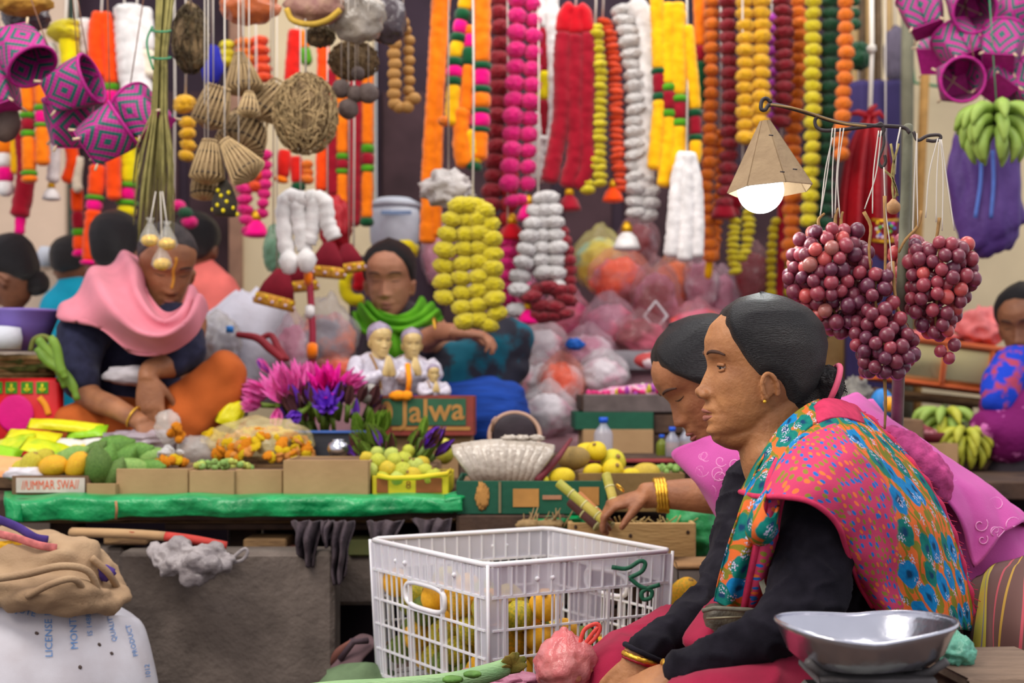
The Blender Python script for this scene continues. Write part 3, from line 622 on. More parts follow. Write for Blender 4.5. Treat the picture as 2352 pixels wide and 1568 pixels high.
    rpart('skirt', merge(k1, k2, lap), .007, mr, t, 4, lambda c: .012*noise.noise(c*9)+.007*(1-abs(noise.noise(Vector((c.x*9+4, c.y*9, c.z*16)))*2.2))**3)
    cloth('sash', PG([[(1640, 1366, 2.30), (1600, 1420, 2.20), (1570, 1470, 2.16), (1600, 1500, 2.16)], [(1660, 1380, 2.24), (1636, 1430, 2.16), (1610, 1475, 2.12), (1622, 1500, 2.12)], [(1670, 1400, 2.22), (1650, 1440, 2.16), (1636, 1480, 2.12), (1640, 1500, 2.12)]]), 12, 16, mr, t, .006)
    # flowered shawl
    fl = bpy.data.materials.new('flowered_shawl_print'); fl.use_nodes = True; nt = fl.node_tree; N = nt.nodes; Lk = nt.links; b = N['Principled BSDF']
    b.inputs['Roughness'].default_value = .85; b.inputs['Specular IOR Level'].default_value = .2
    uv = N.new('ShaderNodeTexCoord').outputs['UV']
    def nn(tp, **kw):
        n = N.new(tp)
        for k, v in kw.items():
            if k in n.inputs: n.inputs[k].default_value = v
            else: setattr(n, k, v)
        return n
    def distort(amount, sc):
        q = nn('ShaderNodeTexNoise', Scale=sc, Detail=1.0); Lk.new(uv, q.inputs['Vector'])
        s = nn('ShaderNodeVectorMath', operation='MULTIPLY_ADD'); Lk.new(q.outputs['Color'], s.inputs[0]); s.inputs[1].default_value = (amount,)*3; Lk.new(uv, s.inputs[2]); return s.outputs[0]
    def less(src, th, soft=.02):
        m_ = nn('ShaderNodeMapRange'); Lk.new(src, m_.inputs[0]); m_.inputs[1].default_value = th-soft; m_.inputs[2].default_value = th+soft; m_.inputs[3].default_value = 1; m_.inputs[4].default_value = 0; return m_.outputs[0]
    def mix(fac, a, bb, col=True):
        m_ = nn('ShaderNodeMix', data_type='RGBA')
        Lk.new(fac, m_.inputs[0])
        for sock, v in ((m_.inputs[6], a), (m_.inputs[7], bb)):
            if isinstance(v, tuple): sock.default_value = v
            else: Lk.new(v, sock)
        return m_.outputs[2]
    def mul(a, c):
        m_ = nn('ShaderNodeMath', operation='MULTIPLY'); Lk.new(a, m_.inputs[0])
        if isinstance(c, float): m_.inputs[1].default_value = c
        else: Lk.new(c, m_.inputs[1])
        return m_.outputs[0]
    def voro(vec, sc, rnd=1.0): v = nn('ShaderNodeTexVoronoi', Scale=sc, Randomness=rnd); v.voronoi_dimensions = '2D'; Lk.new(vec, v.inputs['Vector']); return v
    # leaves and stems on orange
    base = lin((226, 108, 48))
    wv = nn('ShaderNodeTexWave', Scale=9.0, Distortion=9.0, Detail=1.0); wv.inputs['Detail Scale'].default_value = 1.6; Lk.new(uv, wv.inputs['Vector'])
    c = mix(less(wv.outputs['Fac'], .16, .05), base, lin((132, 122, 34)))
    lv = voro(distort(.03, 14), 34); c = mix(less(lv.outputs['Distance'], .28), c, lin((124, 124, 40)))
    # big blue and teal roses
    dv = distort(.022, 40); rv = voro(dv, 16.5, .75); sep = nn('ShaderNodeSeparateColor'); Lk.new(rv.outputs['Color'], sep.inputs[0])
    pt = nn('ShaderNodeTexNoise', Scale=110.0, Detail=2.0); Lk.new(uv, pt.inputs['Vector'])
    blue = mix(pt.outputs[0], lin((0, 92, 170)), lin((20, 150, 200))); teal = mix(pt.outputs[0], lin((0, 92, 96)), lin((16, 140, 120)))
    rose = mix(less(sep.outputs[0], .55, .01), teal, blue)
    rose = mix(less(rv.outputs['Distance'], .13, .05), rose, lin((10, 60, 100)))
    c = mix(less(rv.outputs['Distance'], .41), c, rose)
    # white blossom dots in clusters
    wd_ = voro(uv, 190.0); cl = voro(uv, 22.0, 1.0)
    c = mix(mul(less(wd_.outputs['Distance'], .34, .05), less(cl.outputs['Distance'], .22, .05)), c, lin((196, 190, 214)))
    # pink field with small blue, olive and orange dabs
    mp = nn('ShaderNodeMapping'); mp.inputs['Scale'].default_value = (95, 60, 1); Lk.new(distort(.01, 30), mp.inputs[0]); dt = voro(mp.outputs[0], 1.0, .75)
    sp2 = nn('ShaderNodeSeparateColor'); Lk.new(dt.outputs['Color'], sp2.inputs[0])
    dab = mix(less(sp2.outputs[1], .45, .01), lin((140, 130, 50)), lin((40, 110, 190))); dab = mix(less(sp2.outputs[2], .2, .01), dab, lin((236, 120, 60)))
    pk = mix(less(dt.outputs['Distance'], .30), lin((206, 66, 106)), dab)
    at_ = nn('ShaderNodeAttribute', attribute_name='pinkness'); e = nn('ShaderNodeTexNoise', Scale=16.0, Detail=2.0); Lk.new(uv, e.inputs['Vector'])
    ad = nn('ShaderNodeMath', operation='MULTIPLY_ADD'); Lk.new(e.outputs[0], ad.inputs[0]); ad.inputs[1].default_value = .35; Lk.new(at_.outputs['Fac'], ad.inputs[2])
    out = mix(less(ad.outputs[0], .67, .03), pk, c)
    Lk.new(out, b.inputs['Base Color'])
    bn = nn('ShaderNodeTexNoise', Scale=300.0); Lk.new(uv, bn.inputs['Vector']); bp = nn('ShaderNodeBump', Strength=.25, Distance=.001); Lk.new(bn.outputs[0], bp.inputs['Height']); Lk.new(bp.outputs[0], b.inputs['Normal'])
    def shawl(name, rows, nu, nv, pink, parent, thick=.003, fn=None):
        o = cloth(name, PG(rows), nu, nv, fl, parent, thick, fn)
        a = o.data.attributes.new('pinkness', 'FLOAT', 'POINT'); vals = [pink(i/(nu-1), j/(nv-1)) for i in range(nu) for j in range(nv)]
        a.data.foreach_set('value', vals); return o
    red = mat('pink_shawl_edge', (206, 50, 92), .85, .12, 60, .3, 300)
    # rows run from the neck to the outer/back edge; each row from near-arm hem round to the back
    fnz = lambda u, v, p: (0, -.008*math.sin(11*u+5*v)*v-.012*noise.noise(p*11)-.005*noise.noise(p*30), .005*noise.noise(p*9))
    main = [
        [(1700, 1128, 2.20), (1742, 1052, 2.24), (1800, 985, 2.27), (1880, 930, 2.30), (1950, 930, 2.40)],
        [(1745, 1140, 2.07), (1790, 1060, 2.10), (1850, 1000, 2.14), (1930, 965, 2.22), (2010, 972, 2.36)],
        [(1800, 1140, 2.02), (1840, 1090, 2.03), (1910, 1050, 2.06), (1990, 1030, 2.14), (2075, 1040, 2.34)],
        [(1862, 1150, 2.01), (1905, 1140, 2.01), (1970, 1120, 2.05), (2050, 1110, 2.13), (2128, 1112, 2.33)],
        [(1916, 1190, 2.02), (1950, 1205, 2.03), (2010, 1200, 2.07), (2100, 1195, 2.14), (2174, 1195, 2.33)],
        [(1944, 1250, 2.05), (1980, 1280, 2.06), (2040, 1285, 2.10), (2130, 1290, 2.16), (2206, 1290, 2.33)],
        [(1972, 1330, 2.10), (2006, 1352, 2.10), (2066, 1365, 2.13), (2150, 1372, 2.18), (2228, 1378, 2.33)],
        [(2010, 1398, 2.14), (2048, 1424, 2.14), (2100, 1436, 2.16), (2170, 1448, 2.20), (2236, 1446, 2.33)]]
    s = shawl('shawl', main, 64, 64, lambda u, v: max(0., min(1., .5+4*(.70-.40*max(0, v-.4)-u)))*(1 if v > .15 else 0), t, .003, fnz)
    V, F, U = surf(PG(main), 64, 64, fnz)
    hem = [V[j] for j in range(64)]; back = [V[63*64+j] for j in range(64)]
    part('hem', tube(hem, .0042, 8), red, s); part('hem', tube(back, [.005+.002*math.sin(i) for i in range(64)], 8), red, s)
    fr = [tube([back[i], back[i]+Vector((.012+.004*math.sin(i*3), 0, -.006-.004*math.cos(i*5)))], .0006, 4) for i in range(1, 63)]
    fo = part('fringe', merge(*fr), red, s); fo['kind'] = 'stuff'
    # collar roll and the far back side
    bk = [[tuple(r[-1]), (r[-1][0]+8, r[-1][1]+6, r[-1][2]+.12), (r[-1][0]-40, r[-1][1]-4, 2.58), (r[-1][0]-160, r[-1][1]-10, 2.64)] for r in main]
    shawl('shawl_back', bk, 30, 16, lambda u, v: 0.0, t)
    col = [[(1742, 1060, 2.15), (1716, 1120, 2.15), (1690, 1190, 2.13), (1668, 1260, 2.14), (1650, 1330, 2.17), (1640, 1380, 2.20)],
           [(1786, 1010, 2.18), (1750, 1090, 2.11), (1724, 1180, 2.09), (1700, 1270, 2.10), (1680, 1340, 2.13), (1672, 1392, 2.16)],
           [(1826, 1000, 2.18), (1778, 1090, 2.08), (1760, 1180, 2.06), (1742, 1270, 2.08), (1728, 1340, 2.11), (1716, 1396, 2.15)],
           [(1850, 1030, 2.17), (1810, 1110, 2.07), (1790, 1190, 2.09), (1784, 1270, 2.11), (1776, 1330, 2.14), (1770, 1366, 2.18)]]
    fp = shawl('shawl_front_fall', col, 60, 40, lambda u, v: 1.0 if v > .66 and u > .3 else 0.0, t, .003, lambda u, v, p: (0, -.010*math.cos(14*v+2*u), 0))
    V2, F2, U2 = surf(PG(col), 60, 40, lambda u, v, p: (0, -.010*math.cos(14*v+2*u), 0))
    for k, r in ((24, .0055),): part('hem', tube([V2[j*40+k]+Vector((0, -.004, 0)) for j in range(60)], r, 8), red, fp)
    part('hem', tube([V2[j*40+39] for j in range(60)], .004, 8), red, fp)
    neckr = [[(1736, 1080, 2.16), (1760, 1030, 2.18), (1800, 975, 2.22), (1856, 930, 2.28), (1900, 915, 2.36), (1940, 925, 2.42)],
             [(1752, 1086, 2.12), (1776, 1040, 2.14), (1816, 988, 2.18), (1870, 946, 2.24), (1914, 934, 2.32), (1970, 946, 2.40)],
             [(1772, 1094, 2.09), (1800, 1048, 2.11), (1840, 1000, 2.15), (1886, 964, 2.21), (1936, 950, 2.30), (1992, 958, 2.38)]]
    nr = shawl('shawl_neck_roll', neckr, 18, 50, lambda u, v: 0.0, t, .006)
    cloth('shawl_corner', PG([[(1866, 940, 2.26), (1890, 918, 2.28), (1930, 920, 2.32), (1968, 936, 2.36)], [(1872, 962, 2.21), (1900, 944, 2.23), (1940, 944, 2.27), (1978, 956, 2.31)], [(1880, 972, 2.19), (1906, 962, 2.21), (1946, 962, 2.25), (1984, 974, 2.29)]]), 10, 14, red, t, .005)
    dp = [[(1690+40*math.sin(a), 1215+48*math.sin(a*.5)+10*math.cos(a), 2.10+.03*math.cos(a)) for a in np.linspace(-1.4, 1.8, 6)], [(1722+52*math.sin(a), 1240+60*math.sin(a*.5), 2.06+.03*math.cos(a)) for a in np.linspace(-1.4, 1.8, 6)]]
    shawl('shawl_fold', [[(1722, 1180, 2.07), (1714, 1220, 2.05), (1732, 1248, 2.05), (1762, 1248, 2.05), (1786, 1220, 2.06)], [(1740, 1150, 2.05), (1734, 1196, 2.02), (1748, 1224, 2.01), (1770, 1224, 2.02), (1784, 1196, 2.04)], [(1762, 1126, 2.05), (1754, 1160, 2.03), (1762, 1186, 2.02), (1776, 1186, 2.03), (1788, 1160, 2.05)]], 16, 24, lambda u, v: 0.0, t, .004)
    # bangles, handbag strap
    M_rg = mat('red_enamel', (150, 24, 40), .4, 0, 10, 0)
    for i, (px, py, Y, ax, rr, mm) in enumerate(((1470, 1512, 2.19, (.35, .1, 1), 38, M_gold), (1469, 1519, 2.19, (.35, .1, 1), 38, M_rg), (1548, 1550, 2.05, (1, .1, .30), 36, M_gold), (1536, 1554, 2.05, (1, .1, .30), 36, M_gold))):
        bangle(t, P(px, py, Y), ax, PR(rr, Y), .0042 if mm is M_gold else .003, mm, 40, .18)
    cloth('bag_strap', PG([[(1742, 1290, 2.12), (1744, 1340, 2.10), (1756, 1376, 2.08), (1776, 1404, 2.03)], [(1754, 1288, 2.12), (1756, 1336, 2.10), (1768, 1370, 2.08), (1786, 1398, 2.03)]]), 4, 16, mat('grey_green_strap', (108, 106, 92), .7, .2, 60, .3), t, .003)
    hb = tag(part('handbag', remesh_box(P(1700, 1446, 2.17), (PR(170, 2.17), .07, PR(100, 2.17)), .14), mat('worn_olive_leather', (62, 56, 48), .45, .25, 30, .5, 150, col2=(86, 78, 62)), None), 'worn olive brown handbag on the lap of the flowered shawl woman', 'handbag')
    part('flap_edge', tube([P(1614, 1402, 2.13), P(1640, 1396, 2.12), P(1720, 1400, 2.115), P(1786, 1410, 2.12)], .0035, 8), mat('grey_green_strap', (108, 106, 92)), hb)
    part('zipper', tube([P(1622, 1420, 2.122), P(1700, 1416, 2.118), P(1780, 1424, 2.12)], .0018, 6), mat('dull_zip', (132, 124, 100), .4, 0, 10, 0, metal=.5), hb)
    return t
def remesh_box(c, s, rz):
    V, F = blob((0, 0, 0), (1, 1, 1), 4, 0); out = []
    M = Matrix.Translation(Vector(c)) @ Matrix.Rotation(rz, 4, 'Y')
    for v in V:
        n = v.normalized(); k = 1/((abs(n.x)**6+abs(n.y)**6+abs(n.z)**6)**(1/6)); q = n*k
        out.append(M @ Vector((q.x*s[0]/2, q.y*s[1]/2*(1+.1*noise.noise(q*2)), q.z*s[2]/2)))
    return out, F
near_woman()
# ---------------------------------------------------------------- the other people
def second_woman():
    Y = 2.80
    t = person('woman bowed forward in a pink embroidered shawl reaching out an arm with gold bangles', (P(2150, 0, Y).x, Y, .18))
    sk = skin('brown_skin', (172, 114, 76), (136, 86, 58))
    M = headM(P(1616, 868, Y), (-.80, -.10, -.58), (-.58, 0, .8), 1.0)
    neck = limb([(1640, 890, Y, 66, 66), (1680, 950, Y, 66, 66), (1730, 1010, Y, 80, 90), (1860, 1100, Y+.03, 130, 200), (2050, 1250, Y+.05, 150, 200), (2220, 1450, Y+.05, 160, 200), (2260, 1560, Y+.05, 150, 190)], 24)
    arm = limb([(1800, 1080, 2.98, 66), (1720, 1130, 3.05, 50), (1650, 1140, 3.08, 42), (1580, 1136, 3.1, 38), (1510, 1136, 3.12, 31), (1480, 1138, 3.12, 30)], 18)
    arm2 = limb([(1800, 1100, 2.66, 60), (1760, 1230, 2.64, 50), (1760, 1340, 2.66, 42), (1800, 1420, 2.66, 34)], 16)
    hn = hand_vf(P(1486, 1138, 3.12), (-.96, -.1, -.24), (-.2, .1, -.97), -1, .94, (.55, .7, .8, .9), .5)
    hn2 = hand_vf(P(1800, 1420, 2.66), (.3, 0, -1), (1, 0, .3), 1, .9)
    rpart('body', merge(head_vf(M, False), neck, arm, arm2, hn, hn2), .004, sk, t, 2)
    hm = hair_mat('black_hair_sleek', (20, 17, 24), (44, 38, 46))
    h = part('hair', hair_vf(M, 'bun', .012, True), hm, t)
    part('hair_knot', xf(blob((-.118, 0, -.02), (.035, .04, .04), 3, .06, 5, 1, ridges=7), M), hm, h)
    face_bits(t, M, mat('soft_eyebrow', (74, 50, 40)), 'down', .003)
    pk = mat('pink_embroidered_shawl_cloth', (206, 84, 166), .75, .12, 7, .3, 300, sheen=.1)
    ft = limb([(1790, 1040, Y, 96, 150), (1880, 1110, Y+.03, 150, 240), (2010, 1190, Y+.05, 190, 250), (2130, 1290, Y+.05, 215, 250), (2230, 1400, Y+.05, 230, 250), (2270, 1540, Y+.05, 210, 250)], 28)
    rpart('blouse', ft, .009, pk, t, 5, fold(.016, 8, 1, 1, 1.5, 5))
    G = [[(1640, 1000, 2.72), (1700, 985, 2.68), (1760, 960, 2.66), (1900, 930, 2.7)], [(1604, 1012, 2.72), (1680, 1050, 2.64), (1780, 1060, 2.6), (1930, 1020, 2.62)], [(1545, 1044, 2.78), (1640, 1110, 2.66), (1780, 1140, 2.6), (1950, 1120, 2.58)], [(1600, 1110, 2.80), (1650, 1160, 2.68), (1770, 1230, 2.6), (1960, 1240, 2.58)], [(1650, 1190, 2.80), (1690, 1230, 2.70), (1780, 1300, 2.64), (1960, 1330, 2.6)]]
    s = cloth('shawl', PG(G), 40, 40, pk, t, .004, lambda u, v, p: (0, .010*math.sin(10*u+3*v), .004*noise.noise(p*12)))
    cloth('shawl_over_shoulders', PG([[(1900, 925, 2.72), (1960, 905, 2.8), (2000, 925, 2.95)], [(1990, 960, 2.62), (2060, 975, 2.74), (2080, 1005, 2.95)], [(2060, 1040, 2.58), (2130, 1020, 2.72), (2160, 1050, 2.95)], [(2130, 1100, 2.56), (2200, 1080, 2.7), (2230, 1100, 2.95)], [(2200, 1190, 2.56), (2280, 1130, 2.68), (2310, 1160, 2.95)], [(2240, 1300, 2.56), (2340, 1200, 2.66), (2380, 1230, 2.95)]]), 40, 70, pk, t, .005, lambda u, v, p: (0, .014*noise.noise(p*9)-.010*abs(math.sin(9*u+6*v+3*noise.noise(p*4))), .010*noise.noise(p*14)))
    tw = rpart('towel', limb([(2056, 1012, 2.64, 26, 60), (2100, 1050, 2.60, 42, 70), (2150, 1096, 2.58, 36, 60), (2160, 1140, 2.58, 22, 40)], 18), .006, mat('dusky_pink_terry', (188, 72, 132), 1, .25, 60, .9, 260), t, 2, fold(.005, 60))
    s2 = [o for o in COL.objects if o.name.startswith('shawl_over_shoulders')][-1]; BV2 = bvh(s2)
    em = mat('pale_pink_embroidery', (238, 158, 208), .6, .1, 80, .3)
    BV = bvh(s)
    rng = random.Random(4); vf = []
    for k in range(14):
        cx, cy = rng.uniform(1590, 1720), rng.uniform(1030, 1190); r0 = rng.uniform(10, 20); ph = rng.uniform(0, 6); pts = []
        for i in range(16):
            a = ph+i*.42; r = r0*(1-i/20); q = cast(BV, cx+r*math.cos(a), cy+r*math.sin(a))
            if q: pts.append(q)
        if len(pts) > 5: vf.append(tube(pts, .0012, 5))
    for k in range(30):
        cx, cy = rng.uniform(2080, 2350), rng.uniform(1040, 1330); r0 = rng.uniform(10, 22); ph = rng.uniform(0, 6); pts = []
        for i in range(16):
            a = ph+i*.42; r = r0*(1-i/20); q = cast(BV2, cx+r*math.cos(a), cy+r*math.sin(a), .004)
            if q: pts.append(q)
        if len(pts) > 5: vf.append(tube(pts, .0011, 5))
    if vf:
        eo = part('embroidery', merge(*vf), em, s); eo['kind'] = 'stuff'
    for i, (px, r) in enumerate(((1508, 36), (1514, 36.5), (1521, 37), (1528, 38))): bangle(t, P(px, 1137, 3.12), (1, 0, .12), PR(r, 3.12), .0042, M_gold, 36, .25)
    rg = P(1424, 1120, 3.10); bangle(t, rg, (1, .3, 1), .0105, .002, M_gold, 20, .2, 'finger_ring')
    # striped wrap
    st = bpy.data.materials.new('brown_striped_wrap_cloth'); st.use_nodes = True; nt = st.node_tree; b = nt.nodes['Principled BSDF']; b.inputs['Roughness'].default_value = .9
    tc = nt.nodes.new('ShaderNodeTexCoord'); sp = nt.nodes.new('ShaderNodeSeparateXYZ'); nt.links.new(tc.outputs['UV'], sp.inputs[0])
    mm = nt.nodes.new('ShaderNodeMath'); mm.operation = 'MULTIPLY'; mm.inputs[1].default_value = 5.5; nt.links.new(sp.outputs[1], mm.inputs[0])
    fr = nt.nodes.new('ShaderNodeMath'); fr.operation = 'FRACT'; nt.links.new(mm.outputs[0], fr.inputs[0])
    r = nt.nodes.new('ShaderNodeValToRGB'); r.color_ramp.interpolation = 'CONSTANT'; nt.links.new(fr.outputs[0], r.inputs[0])
    st_ = [(0, (104, 72, 66)), (.22, (206, 190, 70)), (.36, (150, 140, 140)), (.39, (206, 190, 70)), (.46, (104, 72, 66)), (.62, (188, 80, 90)), (.64, (104, 72, 66)), (.70, (190, 150, 60)), (.72, (104, 72, 66)), (.84, (188, 80, 90)), (.86, (104, 72, 66))]
    while len(r.color_ramp.elements) < len(st_): r.color_ramp.elements.new(.5)
    for e, (p_, c_) in zip(r.color_ramp.elements, st_): e.position = p_; e.color = lin(c_)
    nt.links.new(r.outputs[0], b.inputs['Base Color'])
    cloth('striped_wrap', PG([[(2220, 1540, 2.30), (2222, 1440, 2.34), (2226, 1360, 2.44), (2240, 1322, 2.62)], [(2270, 1550, 2.22), (2278, 1430, 2.24), (2290, 1330, 2.36), (2310, 1290, 2.6)], [(2350, 1560, 2.18), (2356, 1420, 2.20), (2370, 1310, 2.32), (2400, 1270, 2.6)], [(2460, 1570, 2.2), (2470, 1420, 2.24), (2480, 1320, 2.34), (2500, 1290, 2.6)]]), 40, 50, st, t, .006, lambda u, v, p: (0, .012*math.sin(16*v+4*u), .006*noise.noise(p*8)))
    rpart('seat_bulk', limb([(2250, 1560, 2.5, 60, 200), (2330, 1500, 2.5, 130, 230), (2440, 1500, 2.5, 120, 230)], 20), .012, mat('brown_wrap_cloth', (104, 72, 66), .9, .2, 20, .3), t, 6)
    return t
def bvh(o):
    me = o.data; w = wpos(o); return BVHTree.FromPolygons([tuple(v.co+w) for v in me.vertices], [tuple(p.vertices) for p in me.polygons])
def cast(b, px, py, off=.002):
    d = P(px, py, 1)-Vector((0, 0, ZC)); d.normalize(); h = b.ray_cast(Vector((0, 0, ZC)), d)
    return h[0]-d*off if h[0] is not None else None
second_woman()
def man_left():
    Y = 4.15
    t = person('man in a pink neck shawl and navy sweater bowing over his goods', (P(340, 0, Y).x, Y+.05, TZ))
    sk = skin('deep_brown_skin', (172, 116, 80), (136, 88, 60))
    M = headM(P(382, 606, Y), (.40, -.80, -.46), (.22, -.36, .88), 1.08)
    neck = limb([(350, 640, Y+.08, 48), (330, 690, Y+.12, 56), (320, 750, Y+.14, 90, 90), (320, 850, Y+.14, 120, 100), (320, 960, Y+.14, 120, 100), (330, 1040, Y+.12, 120, 100)], 20)
    ar = limb([(210, 720, Y, 50), (180, 820, 4.0, 44), (200, 905, 3.95, 32), (260, 935, 3.85, 26), (310, 962, 3.8, 21), (326, 972, 3.78, 20)], 16)
    al = limb([(430, 740, Y, 46), (420, 820, 4.05, 38), (370, 842, 3.96, 28), (345, 850, 3.94, 24), (338, 872, 3.92, 22)], 16)
    hr = hand_vf(P(322, 970, 3.79), (.80, -.12, -.55), (.1, .25, -.9), 1, .98, (.5, .6, .7, .8), .5)
    hl = hand_vf(P(340, 868, 3.92), (.12, -.12, -1), (-.1, 1, 0), -1, 1.0, (.15, .15, .2, .25), .2, .05)
    rpart('body', merge(head_vf(M), neck, ar, al, hr, hl), .0048, sk, t, 1)
    hm = mat('cropped_grey_hair', (52, 46, 48), .8, .3, 60, .5, 400, col2=(78, 70, 70))
    part('hair', hair_vf(M, 'shaved', .004), hm, t)
    face_bits(t, M, mat('thin_eyebrow', (60, 42, 36), .8, .1), 'down', .003)
    ys = [M @ hsurf(.002*math.sin(i), z_, .0012) for i, z_ in enumerate(np.linspace(.055, -.03, 12))]
    part('forehead_mark', tube(ys, [.0042]*12, 8, .5), mat('ochre_forehead_paste', (214, 150, 50), .8, .1, 40, .2), t)
    nv = mat('navy_sweater_wool', (34, 36, 62), .95, .25, 40, .5, 300, sheen=.06)
    tor = limb([(286, 742, Y+.14, 84, 90), (286, 785, Y+.1, 122, 105), (290, 850, Y+.1, 130, 105), (310, 930, Y+.1, 120, 100), (320, 1000, Y+.1, 120, 100)], 24)
    s1 = limb([(240, 700, Y+.02, 60), (196, 760, 4.06, 62), (176, 830, 3.99, 52), (190, 880, 3.95, 42)], 18)
    s2 = limb([(400, 740, Y, 60), (420, 800, 4.06, 54), (392, 836, 3.99, 40)], 18)
    rpart('sweater', merge(tor, s1, s2), .008, nv, t, 4, fold(.008, 12, .6, 1, 1.6, 2))
    og = mat('burnt_orange_cloth', (188, 92, 34), .9, .2, 5, .4, 200)
    k = limb([(250, 1010, Y, 110, 110), (380, 1000, 4.05, 80, 90), (470, 930, 4.02, 78, 80), (520, 858, 4.0, 52, 64), (524, 830, 4.0, 34, 50)], 24)
    k3 = limb([(520, 850, 4.02, 46, 56), (505, 910, 4.05, 60, 70), (450, 1000, 4.08, 70, 80), (400, 1050, 4.1, 60, 70)], 20)
    k2 = limb([(350, 1000, 4.1, 70, 90), (220, 985, 4.0, 64, 90), (150, 975, 3.98, 46, 70)], 20)
    rpart('lungi', merge(k, k2, k3), .010, og, t, 5, fold(.014, 9, 1, 1, 1, 6))
    part('shirt_tail', blob(P(300, 862, 3.98), (.075, .04, .028), 3, .2, 3, 2), mat('pale_vest_cloth', (196, 190, 196), .9, .1), t)
    pk = mat('pink_shawl_wool', (214, 128, 144), .9, .12, 8, .4, 260, sheen=.1)
    G = [[(135, 728, 4.02), (176, 664, 4.0), (230, 614, 4.12), (280, 590, 4.22), (330, 584, 4.3)],
         [(146, 742, 3.98), (214, 700, 3.90), (262, 650, 3.98), (312, 622, 4.06), (336, 604, 4.2)],
         [(220, 742, 3.94), (262, 740, 3.86), (300, 700, 3.88), (326, 676, 3.98), (326, 650, 4.12)],
         [(296, 800, 3.92), (318, 776, 3.84), (340, 742, 3.84), (356, 726, 3.90), (356, 708, 4.04)],
         [(372, 806, 3.90), (380, 784, 3.82), (384, 754, 3.82), (388, 744, 3.88), (390, 730, 4.0)],
         [(440, 772, 3.94), (440, 750, 3.86), (430, 728, 3.86), (424, 716, 3.94), (422, 702, 4.04)],
         [(474, 720, 4.04), (470, 700, 3.98), (456, 680, 3.98), (444, 668, 4.04), (436, 660, 4.1)]]
    cloth('shawl', PG(G), 44, 60, pk, t, .012, lambda u, v, p: (0, -.022*math.sin(17*u+2.5*math.sin(3*v)), .012*math.sin(17*u+1+2.5*math.sin(3*v))))
    bangle(t, P(306, 957, 3.80), (.85, -.1, -.45), PR(25, 3.8), .003, M_gold, 24)
    return t
man_left()
def middle_woman():
    Y = 4.7
    t = person('woman in a bright green scarf seated behind the white figurines', (P(930, 0, Y).x, Y+.1, TZ))
    sk = skin('brown_skin_middle', (192, 134, 104), (156, 102, 76))
    M = headM(P(895, 636, Y), (-.10, -.95, -.20), (-.03, -.2, .97), 1.07)
    neck = limb([(896, 690, Y+.1, 40), (905, 740, Y+.14, 50), (930, 820, Y+.15, 90, 80), (950, 930, Y+.15, 110, 100), (960, 990, Y+.1, 110, 100)], 20)
    a1 = limb([(990, 760, Y, 40), (1010, 790, 4.55, 36), (980, 782, 4.42, 27), (1010, 764, 4.36, 22), (1050, 762, 4.30, 20)], 16)
    hn = hand_vf(P(1046, 762, 4.30), (.95, -.1, -.12), (0, .2, -1), -1, .95, (.5, .6, .6, .7), .4)
    rpart('body', merge(head_vf(M), neck, a1, hn), .0048, sk, t, 1)
    hm = hair_mat('black_hair_far', (26, 20, 24), (50, 40, 44), (60, 6, 60))
    part('hair', hair_vf(M, 'bun', .009), hm, t)
    face_bits(t, M, mat('thin_eyebrow', (60, 42, 36)), 'down', .0026)
    gr = mat('dark_grey_cardigan', (74, 66, 72), .95, .2, 40, .5, 300)
    rpart('cardigan', merge(limb([(905, 735, Y+.1, 70, 80), (930, 800, Y+.1, 110, 100), (950, 900, Y+.1, 120, 110)], 20), limb([(990, 770, Y, 44), (985, 792, 4.56, 42), (975, 784, 4.44, 36)], 16)), .009, gr, t, 4, fold(.006, 12))
    gs = mat('bright_green_scarf_wool', (98, 172, 22), .85, .15, 10, .5, 260, col2=(70, 140, 12))
    G = [[(812, 726, 4.72), (826, 704, 4.66), (842, 700, 4.66), (852, 700, 4.72)], [(822, 762, 4.62), (850, 736, 4.56), (870, 730, 4.56), (872, 722, 4.64)], [(850, 776, 4.56), (884, 758, 4.50), (902, 744, 4.50), (900, 732, 4.6)], [(910, 786, 4.54), (926, 762, 4.48), (936, 744, 4.50), (932, 730, 4.6)], [(960, 770, 4.58), (972, 744, 4.54), (966, 728, 4.56), (954, 714, 4.64)], [(1016, 732, 4.66), (1006, 716, 4.62), (990, 702, 4.66), (966, 690, 4.74)]]
    cloth('scarf', PG(G), 36, 44, gs, t, .012, lambda u, v, p: (0, -.02*math.sin(19*u+1.5*v), .012*math.sin(19*u+1.5*v+1)))
    cloth('scarf_end', PG([[(876, 750, 4.5), (900, 756, 4.48), (940, 756, 4.5)], [(880, 800, 4.5), (906, 806, 4.46), (944, 796, 4.5)], [(900, 850, 4.55), (916, 850, 4.5), (950, 840, 4.54)]]), 20, 20, gs, t, .008, lambda u, v, p: (0, .008*math.sin(20*u), 0))
    tl = mat('teal_patterned_shawl', (14, 92, 112), .9, 0, 9, .3, 200, col2=(40, 40, 52), thresh=(.45, .55))
    rpart('lap_shawl', merge(limb([(1010, 840, 4.55, 60, 80), (1080, 850, 4.50, 76, 80), (1150, 800, 4.50, 62, 70), (1190, 768, 4.5, 40, 50)], 20), limb([(1050, 900, 4.5, 60, 70), (1120, 890, 4.5, 60, 70), (1180, 840, 4.5, 40, 60)], 20)), .010, tl, t, 4, fold(.018, 9, 1, 1, 1, 3))
    bl = mat('royal_blue_ribbed_skirt', (16, 62, 150), .9, .25, 30, .6, 90, stretch=(.3, 1, 3))
    rpart('skirt', merge(limb([(960, 960, 4.5, 80, 100), (1060, 950, 4.45, 84, 90), (1150, 930, 4.42, 74, 80), (1180, 920, 4.42, 50, 60)], 20), limb([(1130, 940, 4.42, 90, 80), (1120, 990, 4.4, 96, 80)], 20)), .010, bl, t, 4, fold(.008, 10, .5, 1, 3, 3))
